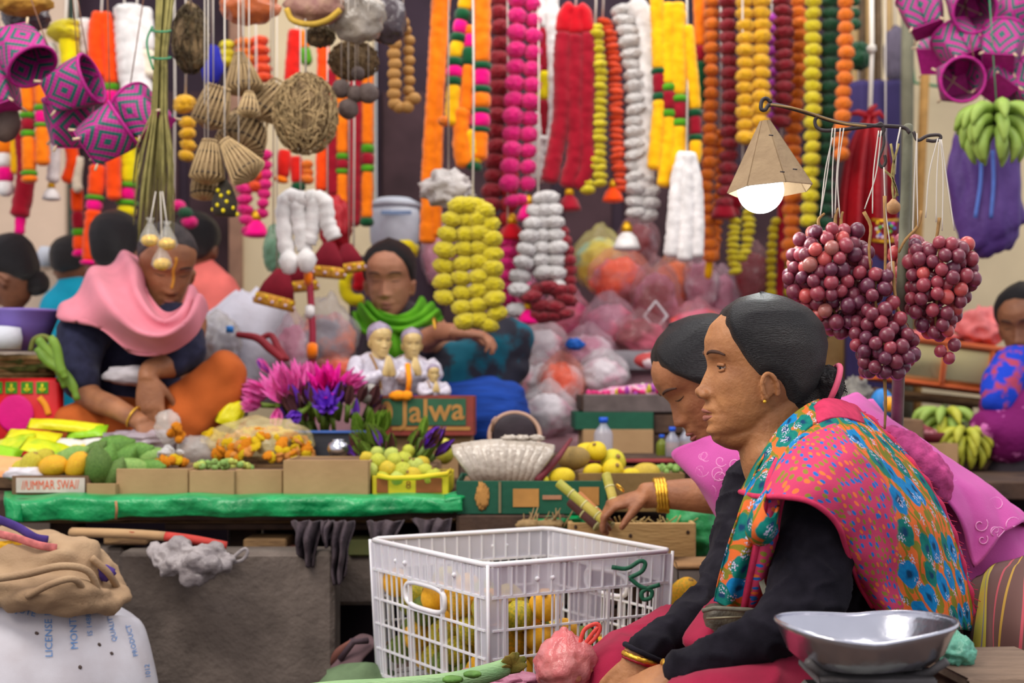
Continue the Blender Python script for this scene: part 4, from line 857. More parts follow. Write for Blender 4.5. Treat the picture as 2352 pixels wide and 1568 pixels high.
    bangle(t, P(1004, 756, 4.37), (1, -.1, .3), PR(25, 4.37), .004, M_gold, 24)
    return t
middle_woman()
def simple_person(label, ox, oy, Y, fwd, up, s, hair, torso, colr, extra=None, skinc=((150, 100, 74), (116, 74, 54)), kind='bun', face=True, knot=None, cname='shirt', zb=None):
    t = person(label, (P(ox, 0, Y).x, Y+.05, TZ if zb is None else zb))
    sk = skin('skin_'+label.split()[0]+str(ox), *skinc); M = headM(P(ox, oy, Y), fwd, up, s)
    rpart('body', merge(head_vf(M), limb([tuple(torso[0][:2])+(Y+.02, 30)]+[(a, b, c, r*.6, d*.6) for a, b, c, r, d in torso], 16)), .006, sk, t, 1)
    hm = hair_mat('hair_'+str(ox), *hair) if hair else None
    if hair:
        h = part('hair', hair_vf(M, kind, .010), hm, t)
        if knot: part('hair_knot', blob(P(*knot[:3]), (knot[3],)*3, 3, .08, 4, 2), hm, h)
    if face: face_bits(t, M, mat('thin_eyebrow', (60, 42, 36)), 'down', .0026)
    rpart(cname, merge(limb(torso, 20), *(extra or [])), .011, colr, t, 5, fold(.012, 9))
    return t
BH = ((28, 22, 26), (52, 44, 48))
tor = lambda px, py, Y, w, zx=330: [(px, py, Y, w*.45, w*.4), (px, py+60, Y, w*.85, w*.6), (px, py+150, Y, w, w*.7), (px, py+260, Y, w, w*.7), (px, py+zx, Y, w, w*.7)]
simple_person('person seen from behind with a low bun, cut off at the left edge', 22, 622, 4.9, (-.75, .25, -.55), (-.3, 0, .9), 1.05, BH, tor(10, 690, 4.95, 90), mat('beige_grey_blouse', (176, 160, 146), .9, .15, 12, .3), None, knot=(84, 650, 4.9, .045), cname='blouse')
simple_person('person in a turquoise shirt with cropped hair near the left wall', 166, 606, 5.6, (.2, .95, -.1), (0, 0, 1), .95, ((52, 44, 44), (80, 70, 68)), tor(168, 650, 5.6, 92), mat('turquoise_shirt_cloth', (0, 160, 192), .8, .1, 12, .3), None, kind='shaved', face=False)
simple_person('person with short black hair standing behind the pink shawl man', 268, 566, 4.75, (.1, 1, -.1), (0, 0, 1), 1.02, ((32, 26, 30), (56, 48, 52)), tor(262, 650, 4.75, 92), mat('dark_brown_jacket', (70, 52, 48), .9, .15), None, kind='bun', face=False)
simple_person('person in a salmon pink shirt turned away behind the pink shawl man', 452, 560, 5.3, (.1, 1, -.2), (0, 0, 1), 1.0, BH, [(462, 600, 5.3, 26, 26), (470, 640, 5.3, 56, 50), (486, 690, 5.3, 70, 60), (490, 800, 5.3, 72, 60), (490, 1000, 5.3, 72, 60)], mat('salmon_shirt_cloth', (240, 120, 112), .85, .1, 12, .3), None, kind='bun', face=False)
rp = simple_person('woman in a bright blue flowered blouse cut off at the right edge', 2352, 736, 4.6, (-.55, -.75, -.30), (-.2, -.2, .95), 1.05, BH, [(2370, 790, 4.65, 40, 40), (2376, 850, 4.65, 90, 80), (2370, 940, 4.62, 110, 90), (2360, 1050, 4.6, 100, 90)], mat('blue_flowered_cloth', (14, 60, 190), .85, 0, 22, .3, 90, col2=(170, 60, 90), thresh=(.52, .62)), [limb([(2340, 830, 4.5, 46, 50), (2300, 890, 4.4, 44, 44), (2290, 930, 4.38, 38, 40)], 16)], skinc=((150, 100, 70), (120, 76, 54)), cname='blouse', zb=0)
rpart('skirt', merge(limb([(2360, 950, 4.5, 110, 90), (2310, 990, 4.4, 86, 80), (2260, 980, 4.36, 36, 50)], 20)), .011, mat('purple_dotted_cloth', (116, 8, 92), .85, 0, 26, .4, 60, col2=(206, 110, 180), thresh=(.60, .66)), rp, 4, fold(.012, 9))
rpart('trousers', merge(limb([(2350, 1030, 4.5, 100, 90), (2320, 1130, 4.45, 100, 90), (2340, 1260, 4.45, 110, 90), (2350, 1440, 4.5, 110, 90)], 20)), .012, mat('black_trousers_cloth', (44, 36, 42), .9, .2), rp, 4, fold(.012, 9))
# ---------------------------------------------------------------- near goods: lamp, pole, grapes, crate, scale
M_iron = mat('dark_iron', (70, 62, 62), .55, .3, 30, .3, 120, metal=.4)
M_grey = mat('galvanised_pole', (112, 112, 92), .6, .2, 14, .2, 60)
YL = 2.62
pl = thing('iron_pole', 'upright grey iron pole the grapes and the lamp hang from', 'pole', Vector((P(2048, 0, 3.2).x, 3.2, .18)))
part('pole_tube', limb([(2086, 290, YL, 11), (2078, 500, YL, 12), (2070, 700, YL, 13), (2064, 860, 2.78, 14), (2060, 1000, 3.0, 14), (2054, 1150, 3.2, 14), (2048, 1500, 3.23, 14)], 14), M_grey, pl)
hk = thing('bent_wire_arm', 'bent iron wire arm with hooks running from the pole to the lamp', 'hook', P(2086, 300, YL-.02))
def wire(pts, r=4.2, Y=YL-.02, parent=hk, m=M_iron, nm='wire', n=40): return part(nm, tube([Vector(c) for c in catmull([tuple(P(x, y, Y+(o[0] if o else 0))) for x, y, *o in pts], n)], PR(r, Y), 8), m, parent)
wire([(1772, 236), (1760, 226), (1750, 232), (1748, 250), (1758, 252), (1770, 240), (1810, 247), (1862, 262), (1930, 282), (2000, 288), (2072, 292), (2090, 306)], 4.6)
wire([(1882, 264), (1872, 276), (1876, 292), (1896, 300), (1950, 296), (2010, 288), (2024, 284), (2030, 300), (2018, 312)], 4.2)
wire([(1770, 240, -.01), (1830, 250, -.01), (1890, 270, -.01), (1940, 284, -.01), (1990, 290, -.01)], 2.6, m=mat('tan_flex', (140, 112, 70), .7, .2), nm='electric_flex')
wire([(2098, 302), (2108, 322), (2130, 312), (2156, 310), (2160, 318), (2146, 324), (2128, 322)], 4.0)
wire([(2026, 286), (2030, 330), (2018, 368), (2026, 384), (2034, 372), (2032, 356)], 3.6)
# lamp: folded card cone over a bulb
lp = thing('hanging_lamp', 'lit round bulb under a folded brown card shade', 'lamp', P(1755, 250, YL))
Mc = mat('brown_card_shade', (164, 140, 108), .85, .12, 18, .3, 80, col2=(146, 122, 94))
apex = P(1756, 262, YL); rim = []
for k in range(7):
    a = 2*math.pi*k/7+.42; rim.append((P(1770, 438, YL)+Vector((PR(97, YL)*math.cos(a), PR(82, YL)*math.sin(a), PR(-8*math.sin(a)+6*math.cos(a), YL)))))
V, F = [], []
for k in range(7):
    a, b = rim[k], rim[(k+1) % 7]; i = len(V); ta = apex+(a-apex)*.10; tb = apex+(b-apex)*.10
    V += [ta, tb, b, a]; F.append((i, i+1, i+2, i+3))
sh = part('shade', (V, F), Mc, lp, False); md = sh.modifiers.new('s', 'SOLIDIFY'); md.thickness = .003
for k in range(7): part('fold_seam', tube([apex+(rim[k]-apex)*.1, rim[k]], .0018, 6), Mc, sh)
for x, y in ((1771, 310), (1797, 394), (1826, 388)): part('staple', tube([P(x-5, y, YL-.075), P(x+5, y+1, YL-.075)], .0013, 6), M_iron, sh)
mb = bpy.data.materials.new('glowing_bulb_glass'); mb.use_nodes = True; mb.node_tree.nodes['Principled BSDF'].inputs['Emission Color'].default_value = (.93, 1, 1, 1); mb.node_tree.nodes['Principled BSDF'].inputs['Emission Strength'].default_value = 5
bc = P(1747, 437, YL)
part('bulb', blob(bc, (PR(53, YL),)*3, 4, 0), mb, lp)
part('socket', tube([bc+Vector((0, 0, .03)), bc+Vector((0, 0, .085))], [.02, .016], 14), M_iron, lp)
bl = bpy.data.lights.new('bulb_light', 'POINT'); bl.energy = .7; bl.color = (.95, 1, .97); bl.shadow_soft_size = .045
bo = bpy.data.objects.new('bulb_light', bl); COL.objects.link(bo); bo.location = bc+Vector((0, 0, -.055))
# grapes
GM = [mat('grape_skin_'+n, c, .28, 0, 30, .05, 60, col2=c2, coat=.25, spec=.5, sss=.15) for n, c, c2 in (('plum', (136, 58, 74), (112, 46, 66)), ('rose', (168, 68, 78), (146, 60, 78)), ('coral', (206, 88, 80), (186, 80, 84)), ('dark', (94, 40, 62), (116, 54, 78)), ('tan', (176, 112, 96), (156, 82, 84)))]
gm = mesh(*blob((0, 0, 0), (1, 1, 1.08), 3, .01, 2), GM[0], True, 'grape')
M_stem = mat('woody_grape_stem', (158, 120, 72), .8, .2, 40, .3)
def grapes(label, Y, prof, n, seed, strings, stems, extra=(), pal=(0, 0, 0, 0, 1, 1, 1, 3, 3, 0, 2, 4)):
    """prof: (py, px centre, half width px)"""
    rng = random.Random(seed); top = P(prof[0][1], prof[0][0], Y); t = thing('grape_bunch', label, 'grapes', top, 'red grape bunches on strings')
    ys = [p[0] for p in prof]; pts = []
    r0 = .0130; tries = 0
    while len(pts) < n and tries < 60000:
        tries += 1; py = rng.uniform(ys[0], ys[-1]); cx = np.interp(py, ys, [p[1] for p in prof]); hw = np.interp(py, ys, [p[2] for p in prof])
        a = rng.uniform(0, 2*math.pi); q = math.sqrt(rng.uniform(.35, 1)); r = r0*rng.uniform(.88, 1.10)
        p = P(cx+hw*q*math.cos(a), py, Y)+Vector((0, PR(hw*.8, Y)*q*math.sin(a), 0))
        if all((p-o).length > (r+o_r)*.86 for o, o_r in pts): pts.append((p, r))
    for ex in extra: pts.append((P(ex[0], ex[1], Y-.01), PR(ex[2], Y)))
    for p, r in pts: inst('grape', gm, t, p, (rng.uniform(-.5, .5), rng.uniform(-.5, .5), 0), r, GM[rng.choice(pal)])
    ax = [P(p[1], p[0], Y) for p in prof]
    part('stem', tube([Vector(c) for c in catmull([tuple(a) for a in ax], 14)], .0024, 6), M_stem, t)
    for s in stems: part('stem', tube([Vector(c) for c in catmull([tuple(P(x, y, Y-.01)) for x, y in s], 10)], [.0034-.0012*i/9 for i in range(10)], 7), M_stem, t)
    for s in strings: part('hanging_string', tube([Vector(c) for c in catmull([tuple(P(x, y, Y-.012)) for x, y in s], 12)], .0011, 5), M_str, t)
    return t
grapes('large wide bunch of red grapes hanging left of the pole', YL-.02, [(530, 1910, 60), (580, 1905, 92), (640, 1895, 92), (690, 1905, 82), (740, 1930, 62), (764, 1950, 30)], 150, 3,
       [[(1912, 294), (1900, 400), (1884, 495)], [(1918, 294), (1912, 400), (1912, 500)], [(1930, 294), (1922, 400), (1918, 490)], [(1938, 294), (1924, 400), (1929, 500)], [(1912, 316), (1896, 390), (1886, 480)]], [[(1884, 530), (1880, 505), (1894, 490)], [(1918, 520), (1920, 495), (1926, 478)], [(1932, 520), (1932, 500), (1936, 486)]])
grapes('middle bunch of darker red grapes hanging just left of the pole, lower end loose', YL-.06, [(630, 2015, 24), (670, 2010, 40), (720, 2015, 48), (780, 2030, 66), (820, 2036, 72), (856, 2030, 44)], 84, 5,
       [[(2018, 300), (2006, 400), (2004, 490)], [(2030, 384), (2034, 480), (2044, 560), (2050, 630)], [(2024, 300), (2012, 400), (1986, 480)]], [[(1984, 486), (2000, 520), (1996, 570), (2000, 620)], [(2032, 450), (2034, 560), (2032, 640)], [(2032, 870), (2034, 930), (2032, 985)], [(2050, 600), (2060, 700), (2094, 770)]], pal=(0, 0, 3, 3, 3, 1, 0))
grapes('bunch of glossy red grapes hanging right of the pole', YL-.03, [(560, 2160, 60), (600, 2155, 76), (650, 2160, 76), (700, 2150, 66), (745, 2150, 44), (770, 2155, 24)], 96, 9,
       [[(2154, 318), (2134, 400), (2126, 500)], [(2158, 320), (2152, 400), (2150, 510)], [(2160, 320), (2166, 400), (2164, 530)], [(2162, 320), (2176, 420), (2192, 530)], [(2106, 310), (2106, 400), (2108, 520)]], [[(2116, 484), (2108, 520), (2080, 550), (2064, 580)], [(2158, 500), (2150, 550), (2132, 590)]], [(2160, 806, 14), (2192, 792, 15), (2180, 822, 14)], pal=(0, 0, 1, 1, 3, 2, 0))
grapes('small pale red grape bunch hanging partly behind the pole', YL+.10, [(550, 2090, 30), (600, 2088, 44), (660, 2090, 30)], 30, 12, [[(2106, 306), (2100, 420), (2096, 545)]], [], pal=(2, 2, 1, 4))
og = thing('dried_plant_bundle', 'dried plant bundle with a small brown onion tied beside the pole', 'dried plants', P(2050, 320, YL-.03))
part('hanging_string', tube([P(2068, 292, YL-.03), P(2060, 330, YL-.03), P(2056, 400, YL-.03)], .0014, 5), M_str, og)
for s in ([(2046, 330), (2054, 380), (2050, 430), (2056, 480)], [(2064, 330), (2048, 400), (2060, 440), (2044, 470)], [(2030, 390), (2050, 410), (2062, 450)]): part('dry_stalk', tube([Vector(c) for c in catmull([tuple(P(x, y, YL-.03)) for x, y in s], 10)], .0022, 6), mat('dry_leaf', (150, 134, 84), .9, .3, 60, .3), og)
part('onion', blob(P(2052, 476, YL-.03), (.013, .013, .013), 3, .03, 3, 1, ridges=8, pinch=.6), mat('brown_onion_skin', (176, 130, 84), .5, .2, 40, .2), og)
# ------------------------------------------------ white fruit crate
h = .33; CA, CB_, CC, CD = [Vector((x*h, y*h, ZC-h)) for x, y in ((-.911, 9.126), (-.134, 7.816), (.9585, 8.486), (.328, 9.840))]
CDp = CA+(CC-CB_); CDp.z = ZC-h; CD = (CD+CDp)/2; CM = (CA+CB_+CC+CD)/4
HB = .29; BZ = .18
def low(v, f): # f 0 top .. 1 bottom
    q = CM+(v-CM)*(1-.05*f); q.z = (ZC-h)-HB*f; return q
M_cr = mat('translucent_white_plastic', (240, 238, 242), .35, .03, 6, .05, 30, alpha=.90, spec=.5, sss=.2)
M_crf = mat('thin_white_plastic_panel', (232, 230, 240), .35, .03, 6, .05, 30, alpha=.50, spec=.5)
cr = thing('fruit_crate', 'white translucent slatted plastic crate of yellow green oranges', 'crate', Vector((CM.x, CM.y, BZ)))
part('rim', tube(sum([[a.lerp(b, .04), a.lerp(b, .5), a.lerp(b, .96)] for a, b in ((CA, CB_), (CB_, CC), (CC, CD), (CD, CA))], []), .0052, 10, closed=True), M_cr, cr)
def pan(a0, a1, b0, b1, th, out):   # quad strip panel with thickness
    V = [a0, a1, b1, b0]; n = out.normalized()*th; V = [v-n/2 for v in V]+[v+n/2 for v in V]
    return V, [(0, 1, 2, 3)[::-1], (4, 5, 6, 7), (0, 1, 5, 4), (1, 2, 6, 5), (2, 3, 7, 6), (3, 0, 4, 7)]
def bar(p, q, w, th, out):
    d = (q-p).normalized(); s = d.cross(out).normalized()*w/2; return pan(p-s, p+s, q-s, q+s, th, out)
for si, (a, b) in enumerate(((CA, CB_), (CB_, CC), (CC, CD), (CD, CA))):
    out = (b-a).cross(Vector((0, 0, 1))).normalized()
    if out.dot((a+b)/2-CM) < 0: out = -out
    L = (b-a).length; pt = lambda u, f: low(a.lerp(b, u), f)
    part('upper_band', pan(pt(.03, .02), pt(.97, .02), pt(.03, .20), pt(.97, .20), .002, out), M_crf, cr, False)
    for f, w in ((.21, .005), (.42, .0038), (.60, .0038), (.78, .0038), (.97, .007)): part('rail', bar(pt(.02, f), pt(.98, f), w, .006, out), M_cr, cr, False)
    n = 13
    for k in range(n+1):
        u = .05+.9*k/n; part('rib', bar(pt(u, .02), pt(u, .2), .0025, .007, out), M_cr, cr, False)
    for k in range(4): u = .08+.84*k/3; part('upright', bar(pt(u, .2), pt(u, .98), .006, .007, out), M_cr, cr, False)
    n = 19
    for k in range(n+1):
        u = .05+.9*k/n
        lo_ = .42 if (si in (0, 2) and .33 < u < .67) else .21
        part('slat', bar(pt(u, lo_), pt(u, .97), .0032, .003, out), M_cr, cr, False)
    if si in (0, 2):
        pts = [pt(.49+.17*math.copysign(abs(math.cos(q))**.6, math.cos(q)), .315+.085*math.copysign(abs(math.sin(q))**.6, math.sin(q))) for q in np.linspace(0, 2*math.pi, 29)[:-1]]
        part('handle_grip', tube(pts, .0052, 8, closed=True), M_cr, cr)
    if si == 1: part('label_panel', pan(pt(.43, .22), pt(.6, .22), pt(.43, .42), pt(.6, .42), .002, out), M_crf, cr, False)
    for k in (.25, .33, .75): part('moulding_dot', blob(pt(k, .11)+out*.002, (.005, .005, .005), 2, 0), M_cr, cr)
for c in (CA, CB_, CC, CD):
    ca, cb = [(o-c).normalized()*.028 for o in {0: (CB_, CD), 1: (CA, CC), 2: (CB_, CD), 3: (CC, CA)}[[CA, CB_, CC, CD].index(c)]]
    for d in (ca, cb):
        o2 = d.cross(Vector((0, 0, 1))); part('corner_panel', pan(low(c, .02), low(c+d, .02), low(c, 1), low(c+d, 1), .0025, o2), M_crf, cr, False)
    part('corner_post', tube([low(c, 0), low(c, 1)], .0032, 8), M_cr, cr)
bm_ = [low(c, 1) for c in (CA, CB_, CC, CD)]
part('base', pan(bm_[0], bm_[1], bm_[3], bm_[2], .006, Vector((0, 0, 1))), M_cr, cr, False)
# fruit meshes
def fruit_mesh(nm, r, amp=.03, seed=1, pinch=0, ridges=0, sub=3): return mesh(*blob((0, 0, 0), r, sub, amp, 2.2, seed, ridges=ridges, pinch=pinch), M_gold, True, nm)
FM = {'orange': fruit_mesh('orange', (1, 1, .92)), 'mango': fruit_mesh('mango', (.86, .8, 1.18), .05, 3), 'guava': fruit_mesh('guava', (1, 1, .95), .05, 5, ridges=5),
      'chayote': fruit_mesh('chayote', (.78, .72, 1.2), .07, 7, pinch=.35, ridges=5), 'lemon': fruit_mesh('lemon', (.9, .9, 1.12), .03, 9), 'melon': fruit_mesh('melon', (1, .9, 1.35), .03, 11), 'onion': fruit_mesh('onion', (1, 1, .9), .02, 4, pinch=.5)}
btn = mesh(*lathe([(0, -.05), (.16, -.04), (.2, 0), (.12, .06), (0, .05)], 8), M_stem, True, 'stem_button')
def skinm(n, a, b, rough=.42, thr=None): return mat('peel_'+n, a, rough, 0, 7, .25, 160, col2=b, spec=.45, thresh=thr)
OM = [skinm('golden', (250, 186, 20), (236, 168, 10)), skinm('yellow_green', (216, 186, 20), (140, 144, 16)), skinm('green', (108, 124, 18), (70, 92, 22)), skinm('orange_blush', (252, 176, 18), (190, 160, 20)), skinm('lime', (170, 170, 30), (96, 116, 26))]
def fruit(kind, name, label, cat, group, p, r, m, rot=None, rng=random):
    o = bpy.data.objects.new(name, FM[kind]); COL.objects.link(o); o.location = p; o.scale = (r,)*3
    o.rotation_euler = rot or (rng.uniform(-1.4, 1.4), rng.uniform(-1.4, 1.4), rng.uniform(0, 6)); o.material_slots[0].link = 'OBJECT'; o.material_slots[0].material = m
    c = bpy.data.objects.new('stem_button', btn); COL.objects.link(c); c.parent = o; c.location = (0, 0, 1.0 if kind != 'mango' else 1.12); tag(o, label, cat, group); return o
rng = random.Random(21); pc = []
for tries in range(60000):
    if len(pc) > 128: break
    u, v = rng.uniform(.09, .91), rng.uniform(.07, .93)     # u along A-B, v along A-D
    hmax = float(np.interp(v, [0, .35, .6, 1], [.205, .20, .12, .05])); z_ = rng.uniform(.045, max(.046, hmax))
    if 14 < len(pc) and rng.random() < .7: u = rng.choice((.10, .12, .16)) if rng.random() < .3 else u; v = rng.choice((.08, .10, .12)) if rng.random() < .5 else v
    f = 1-(z_)/HB; q = CA.lerp(CB_, u)+(CD-CA)*v; q = low(Vector((q.x, q.y, 0)), f); q.z = BZ+z_
    if all((q-o).length > .056 for o in pc): pc.append(q)
top = sorted(pc, key=lambda q: -q.z)
CN = ('golden yellow', 'yellow green', 'dark green', 'orange blushed', 'lime green')
for i, q in enumerate(pc):
    hi = q in top[:14]; ci = rng.choice((0, 0, 1, 1, 3, 3, 2, 4)); wh = 'upper layer' if hi else ('left half, low down' if q.x < CM.x else 'right half, low down')
    fruit('orange', 'orange', '%s orange inside the white crate, %s' % (CN[ci], wh), 'orange', '%s oranges in the white crate, %s' % (CN[ci], wh), q, rng.uniform(.030, .033), OM[ci], None, rng)
# green ribbon on the crate rim
rb = tag(part('ribbon', tube([Vector(c) for c in catmull([tuple(P(x, y, 2.72)) for x, y in ((1405, 1302), (1440, 1305), (1470, 1288), (1482, 1294), (1474, 1312), (1448, 1326), (1450, 1330), (1470, 1346), (1496, 1356), (1494, 1372), (1478, 1376), (1474, 1362), (1486, 1352), (1516, 1342))], 60)], .0042, 8, .5), mat('dark_green_ribbon', (28, 92, 66), .5, .15, 60, .2), None), 'dark green plastic ribbon knotted to the crate rim', 'ribbon')
# mango and grey box right of the crate
fruit('mango', 'mango', 'ripe yellow orange mango right of the white crate', 'mango', None, P(1572, 1366, 2.95), .036, OM[3], (.5, .3, 0))
fruit('mango', 'mango', 'green mango low beside the ripe yellow mango', 'mango', None, P(1538, 1385, 2.98), .032, OM[2], (1.0, .3, 0))
def support(label, cat, name, c, s, m, zt, zb=.0): pass
bx = thing('grey_box', 'small grey cardboard box behind the ripe mango', 'box', Vector((P(1592, 0, 3.12).x, 3.12, .18)))
part('tray', box((P(1592, 0, 3.12).x, 3.12, (.18+P(0, 1300, 3.12).z)/2), (.085, .12, P(0, 1300, 3.12).z-.18)), mat('grey_card', (100, 92, 88), .9, .15, 20, .3), bx)
part('torn_rim', box((P(1592, 0, 3.12).x, 3.12, P(0, 1292, 3.12).z), (.09, .125, .012)), mat('brown_card', (178, 138, 96), .9, .1), bx)
ft_ = thing('fruit_basin', 'shallow tan basin holding mangoes beside the crate', 'basin', Vector((P(1555, 0, 2.98).x, 2.98, .18)))
part('bowl', lathe([(0, 0), (.06, 0), (.075, .06), (.085, .07), (.08, .08), (.06, .07), (0, .065)], 28, (P(1555, 0, 2.98).x, 2.98, .18)), mat('tan_basin', (150, 126, 96), .6, .1), ft_)
# pink plastic bag with red loop handles
M_pf = mat('pink_film', (238, 120, 124), .25, .15, 20, .5, 50, alpha=.72, spec=.6, col2=(226, 150, 150))
pb = thing('plastic_bag', 'small pink plastic bag with tied red handles beside the crate', 'bag', P(1300, 1560, 2.32))
part('film', blob(P(1300, 1528, 2.32), (PR(72, 2.32), .045, PR(66, 2.32)), 4, .16, 2.6, 3, ridges=9, pinch=.5), M_pf, pb)
part('filling', blob(P(1298, 1535, 2.32), (PR(60, 2.32), .038, PR(50, 2.32)), 3, .3, 3, 6), mat('brown_dried_goods', (196, 130, 100), .8, .3, 60, .4), pb)
M_red = mat('red_film_handle', (242, 84, 74), .35, .1, 40, .2, alpha=.9)
for s in ([(1330, 1500), (1334, 1470), (1344, 1444), (1370, 1432), (1378, 1444), (1366, 1466), (1346, 1484)], [(1336, 1505), (1344, 1480), (1360, 1456), (1374, 1440)]): part('handle', tube([Vector(c) for c in catmull([tuple(P(x, y, 2.31)) for x, y in s], 24)], .0034, 8, .5), M_red, pb)
pb2 = thing('plastic_bag', 'mauve pink sheet of plastic under the banana stem', 'bag', P(1130, 1568, 2.4))
part('film', blob(P(1120, 1566, 2.42), (PR(110, 2.42), .06, PR(28, 2.42)), 4, .25, 3, 8, ridges=5), mat('mauve_film', (170, 106, 130), .4, .2, 16, .3), pb2)
# banana stem
bs = thing('cut_plant_trunk', 'pale green banana stem lying before the crate with a torn brown end', 'plant stem', P(960, 1590, 2.2))
part('stalk', limb([(700, 1590, 2.18, 20), (780, 1584, 2.18, 22), (900, 1578, 2.2, 22), (1030, 1566, 2.22, 22), (1120, 1546, 2.24, 22), (1160, 1532, 2.25, 20)], 18), mat('pale_green_stalk', (148, 182, 128), .5, .15, 8, .3, 60, col2=(120, 164, 110), stretch=(1, 5, 8)), bs)
rg2 = random.Random(5)
for i in range(9): a = rg2.uniform(0, 6.2); part('torn_leaf', tube([P(1160, 1534, 2.25), P(1176+14*math.cos(a), 1528+12*math.sin(a), 2.24), P(1184+26*math.cos(a), 1526+24*math.sin(a)-4, 2.23)], [.011, .010, .003], 8, .3), mat('torn_brown_leaf', (150, 120, 50), .8, .3, 40, .4, col2=(98, 100, 40)), bs)
for x, y, r in ((1040, 1560, 16), (1085, 1548, 14)): part('bud_scale', blob(P(x, y, 2.17), (PR(r*1.5, 2.2), .012, PR(r*.6, 2.2)), 3, .1, 3, x), mat('green_bud_scale', (84, 128, 50), .6, .3, 40, .3), bs)
# ------------------------------------------------ scale, plank, teal bag
YS = 1.86
sc_ = thing('weighing_scale', 'old counter scale with a shiny rounded steel pan', 'scale', Vector((P(1990, 0, YS).x, YS, .18)))
M_st = mat('polished_steel_pan', (205, 206, 216), .22, .06, 10, .1, 20, metal=.95)
pc0 = P(1988, 1462, YS); V, F = [], []
def se(a, rx, ry, n=3.2): c, s = math.cos(a), math.sin(a); k = 1/((abs(c)**n+abs(s)**n)**(1/n)); return rx*c*k, ry*s*k
ringz = [(1.0, .012), (1.015, .009), (.97, .002), (.86, -.016), (.72, -.030), (.5, -.036), (.2, -.038), (.01, -.038)]
for f, z_ in ringz:
    for k in range(56):
        a = 2*math.pi*k/56+.0; x, y = se(a, .118, .108, 2.6); c, s = math.cos(.45), math.sin(.45); x, y = x*c-y*s*.7, x*s*.9+y*c
        V.append(pc0+Vector((x*f, y*f, z_+(.012*abs(math.cos(a+.4)) if f > .9 else 0))))
for i in range(len(ringz)-1):
    for k in range(56): F.append((i*56+k, i*56+(k+1) % 56, (i+1)*56+(k+1) % 56, (i+1)*56+k))
pn = part('pan', (V, F), M_st, sc_); md = pn.modifiers.new('s', 'SOLIDIFY'); md.thickness = .0016
b0 = pc0-Vector((0, 0, .038))
part('pan_rest', box(b0-Vector((0, 0, .008)), (.15, .13, .010)), mat('grey_cast_iron', (96, 92, 92), .6, .2, 30, .3, metal=.3), sc_)
for sx in (-1, 1):
    for sy in (-1, 1): part('support_arm', tube([b0+Vector((sx*.035, sy*.03, -.01)), b0+Vector((sx*.07, sy*.05, .002)), b0+Vector((sx*.088, sy*.06, .018))], .006, 8), mat('grey_cast_iron', (96, 92, 92)), sc_)
part('housing', box((b0.x, b0.y, (.18+b0.z-.03)/2), (.16, .14, b0.z-.03-.18), bev=.012), mat('worn_grey_housing', (120, 120, 112), .6, .2, 20, .3), sc_)
part('column', tube([b0-Vector((0, 0, .045)), b0-Vector((0, 0, .006))], .018, 16), M_iron, sc_)
pk_ = thing('wooden_plank', 'worn grey wooden plank at the lower right beside the scale', 'plank', Vector((P(2270, 0, 2.0).x, 2.0, .18)))
zt = P(0, 1530, 2.0).z
part('board', box((P(2280, 0, 2.0).x, 2.0, zt), (.17, .22, .014), rz=.1), mat('grey_worn_board', (142, 118, 98), .8, .15, 10, .3, 60, stretch=(1, 6, 1)), pk_)
for sx in (-.06, .06): part('leg', box((P(2280, 0, 2.0).x+sx, 2.0, (.18+zt)/2), (.02, .16, zt-.18)), M_woodd, pk_)
tb = thing('plastic_bag', 'small crumpled teal plastic bag behind the scale pan', 'bag', Vector((P(2196, 0, 2.0).x, 2.0, zt)))
part('film', blob(P(2198, 1496, 1.99), (PR(40, 2), .03, PR(34, 2)), 4, .3, 3, 12, ridges=7, pinch=.5), mat('teal_film', (104, 178, 152), .35, .15, 20, .4, 60, spec=.5), tb)
# ------------------------------------------------ sack with printed text and burlap
sk_ = thing('sack', 'large white woven sack with blue printing at the lower left', 'sack', Vector((P(120, 0, 2.95).x, 2.95, 0)))
sm = mat('white_woven_plastic', (214, 212, 220), .55, .06, 12, .25, 400, col2=(196, 190, 196))
so = rpart('sack_body', limb([(110, 1345, 3.0, 110, 100), (100, 1390, 3.0, 205, 150), (90, 1460, 2.98, 245, 190), (80, 1560, 2.96, 275, 210), (80, 1680, 2.96, 280, 220), (80, 1790, 2.96, 250, 200)], 40), .012, sm, sk_, 5, fold(.010, 7, 1, 1, .5, 4))
B = bvh(so); ink = mat('faded_blue_ink', (96, 146, 206), .7, .15, 60, .1)
def sacktext(txt, px, py, size, ang):
    V, F = text_vf(txt, size, .0); c, s = math.cos(ang), math.sin(ang); out = []
    for v in V:
        q = cast(B, px+v.x*c-v.y*s, py-(v.x*s+v.y*c), .003)
        out.append(q if q else P(px, py, 2.8))
    o = part('printed_text', (out, F), ink, so, False)
sacktext('LICENSE NO', 112, 1442, 24, math.pi/2+.02); sacktext('MONTH & 19', 168, 1420, 24, math.pi/2+.06); sacktext('JUTE', 60, 1404, 22, -.25); sacktext('IS 14887', 205, 1430, 17, math.pi/2+.1)
sacktext('QUALITY', 258, 1440, 16, math.pi/2+.2); sacktext('PRODUCT', 304, 1470, 16, math.pi/2+.25); sacktext('1012', 340, 1540, 16, math.pi/2+.12)
for x, y in ((84, 1454), (228, 1480), (184, 1532), (256, 1500)):
    q = cast(B, x, y, .001)
    if q: part('dirt_spot', blob(q, (.004, .002, .004), 2, .3, 3, x), mat('dirt', (90, 76, 70), .9), so)
bu = thing('burlap_cloth', 'folded brown burlap cloth piled on the white sack', 'cloth', P(120, 1400, 3.0))
bm2 = mat('brown_burlap', (176, 148, 116), .95, .14, 10, .5, 220, col2=(150, 122, 94))
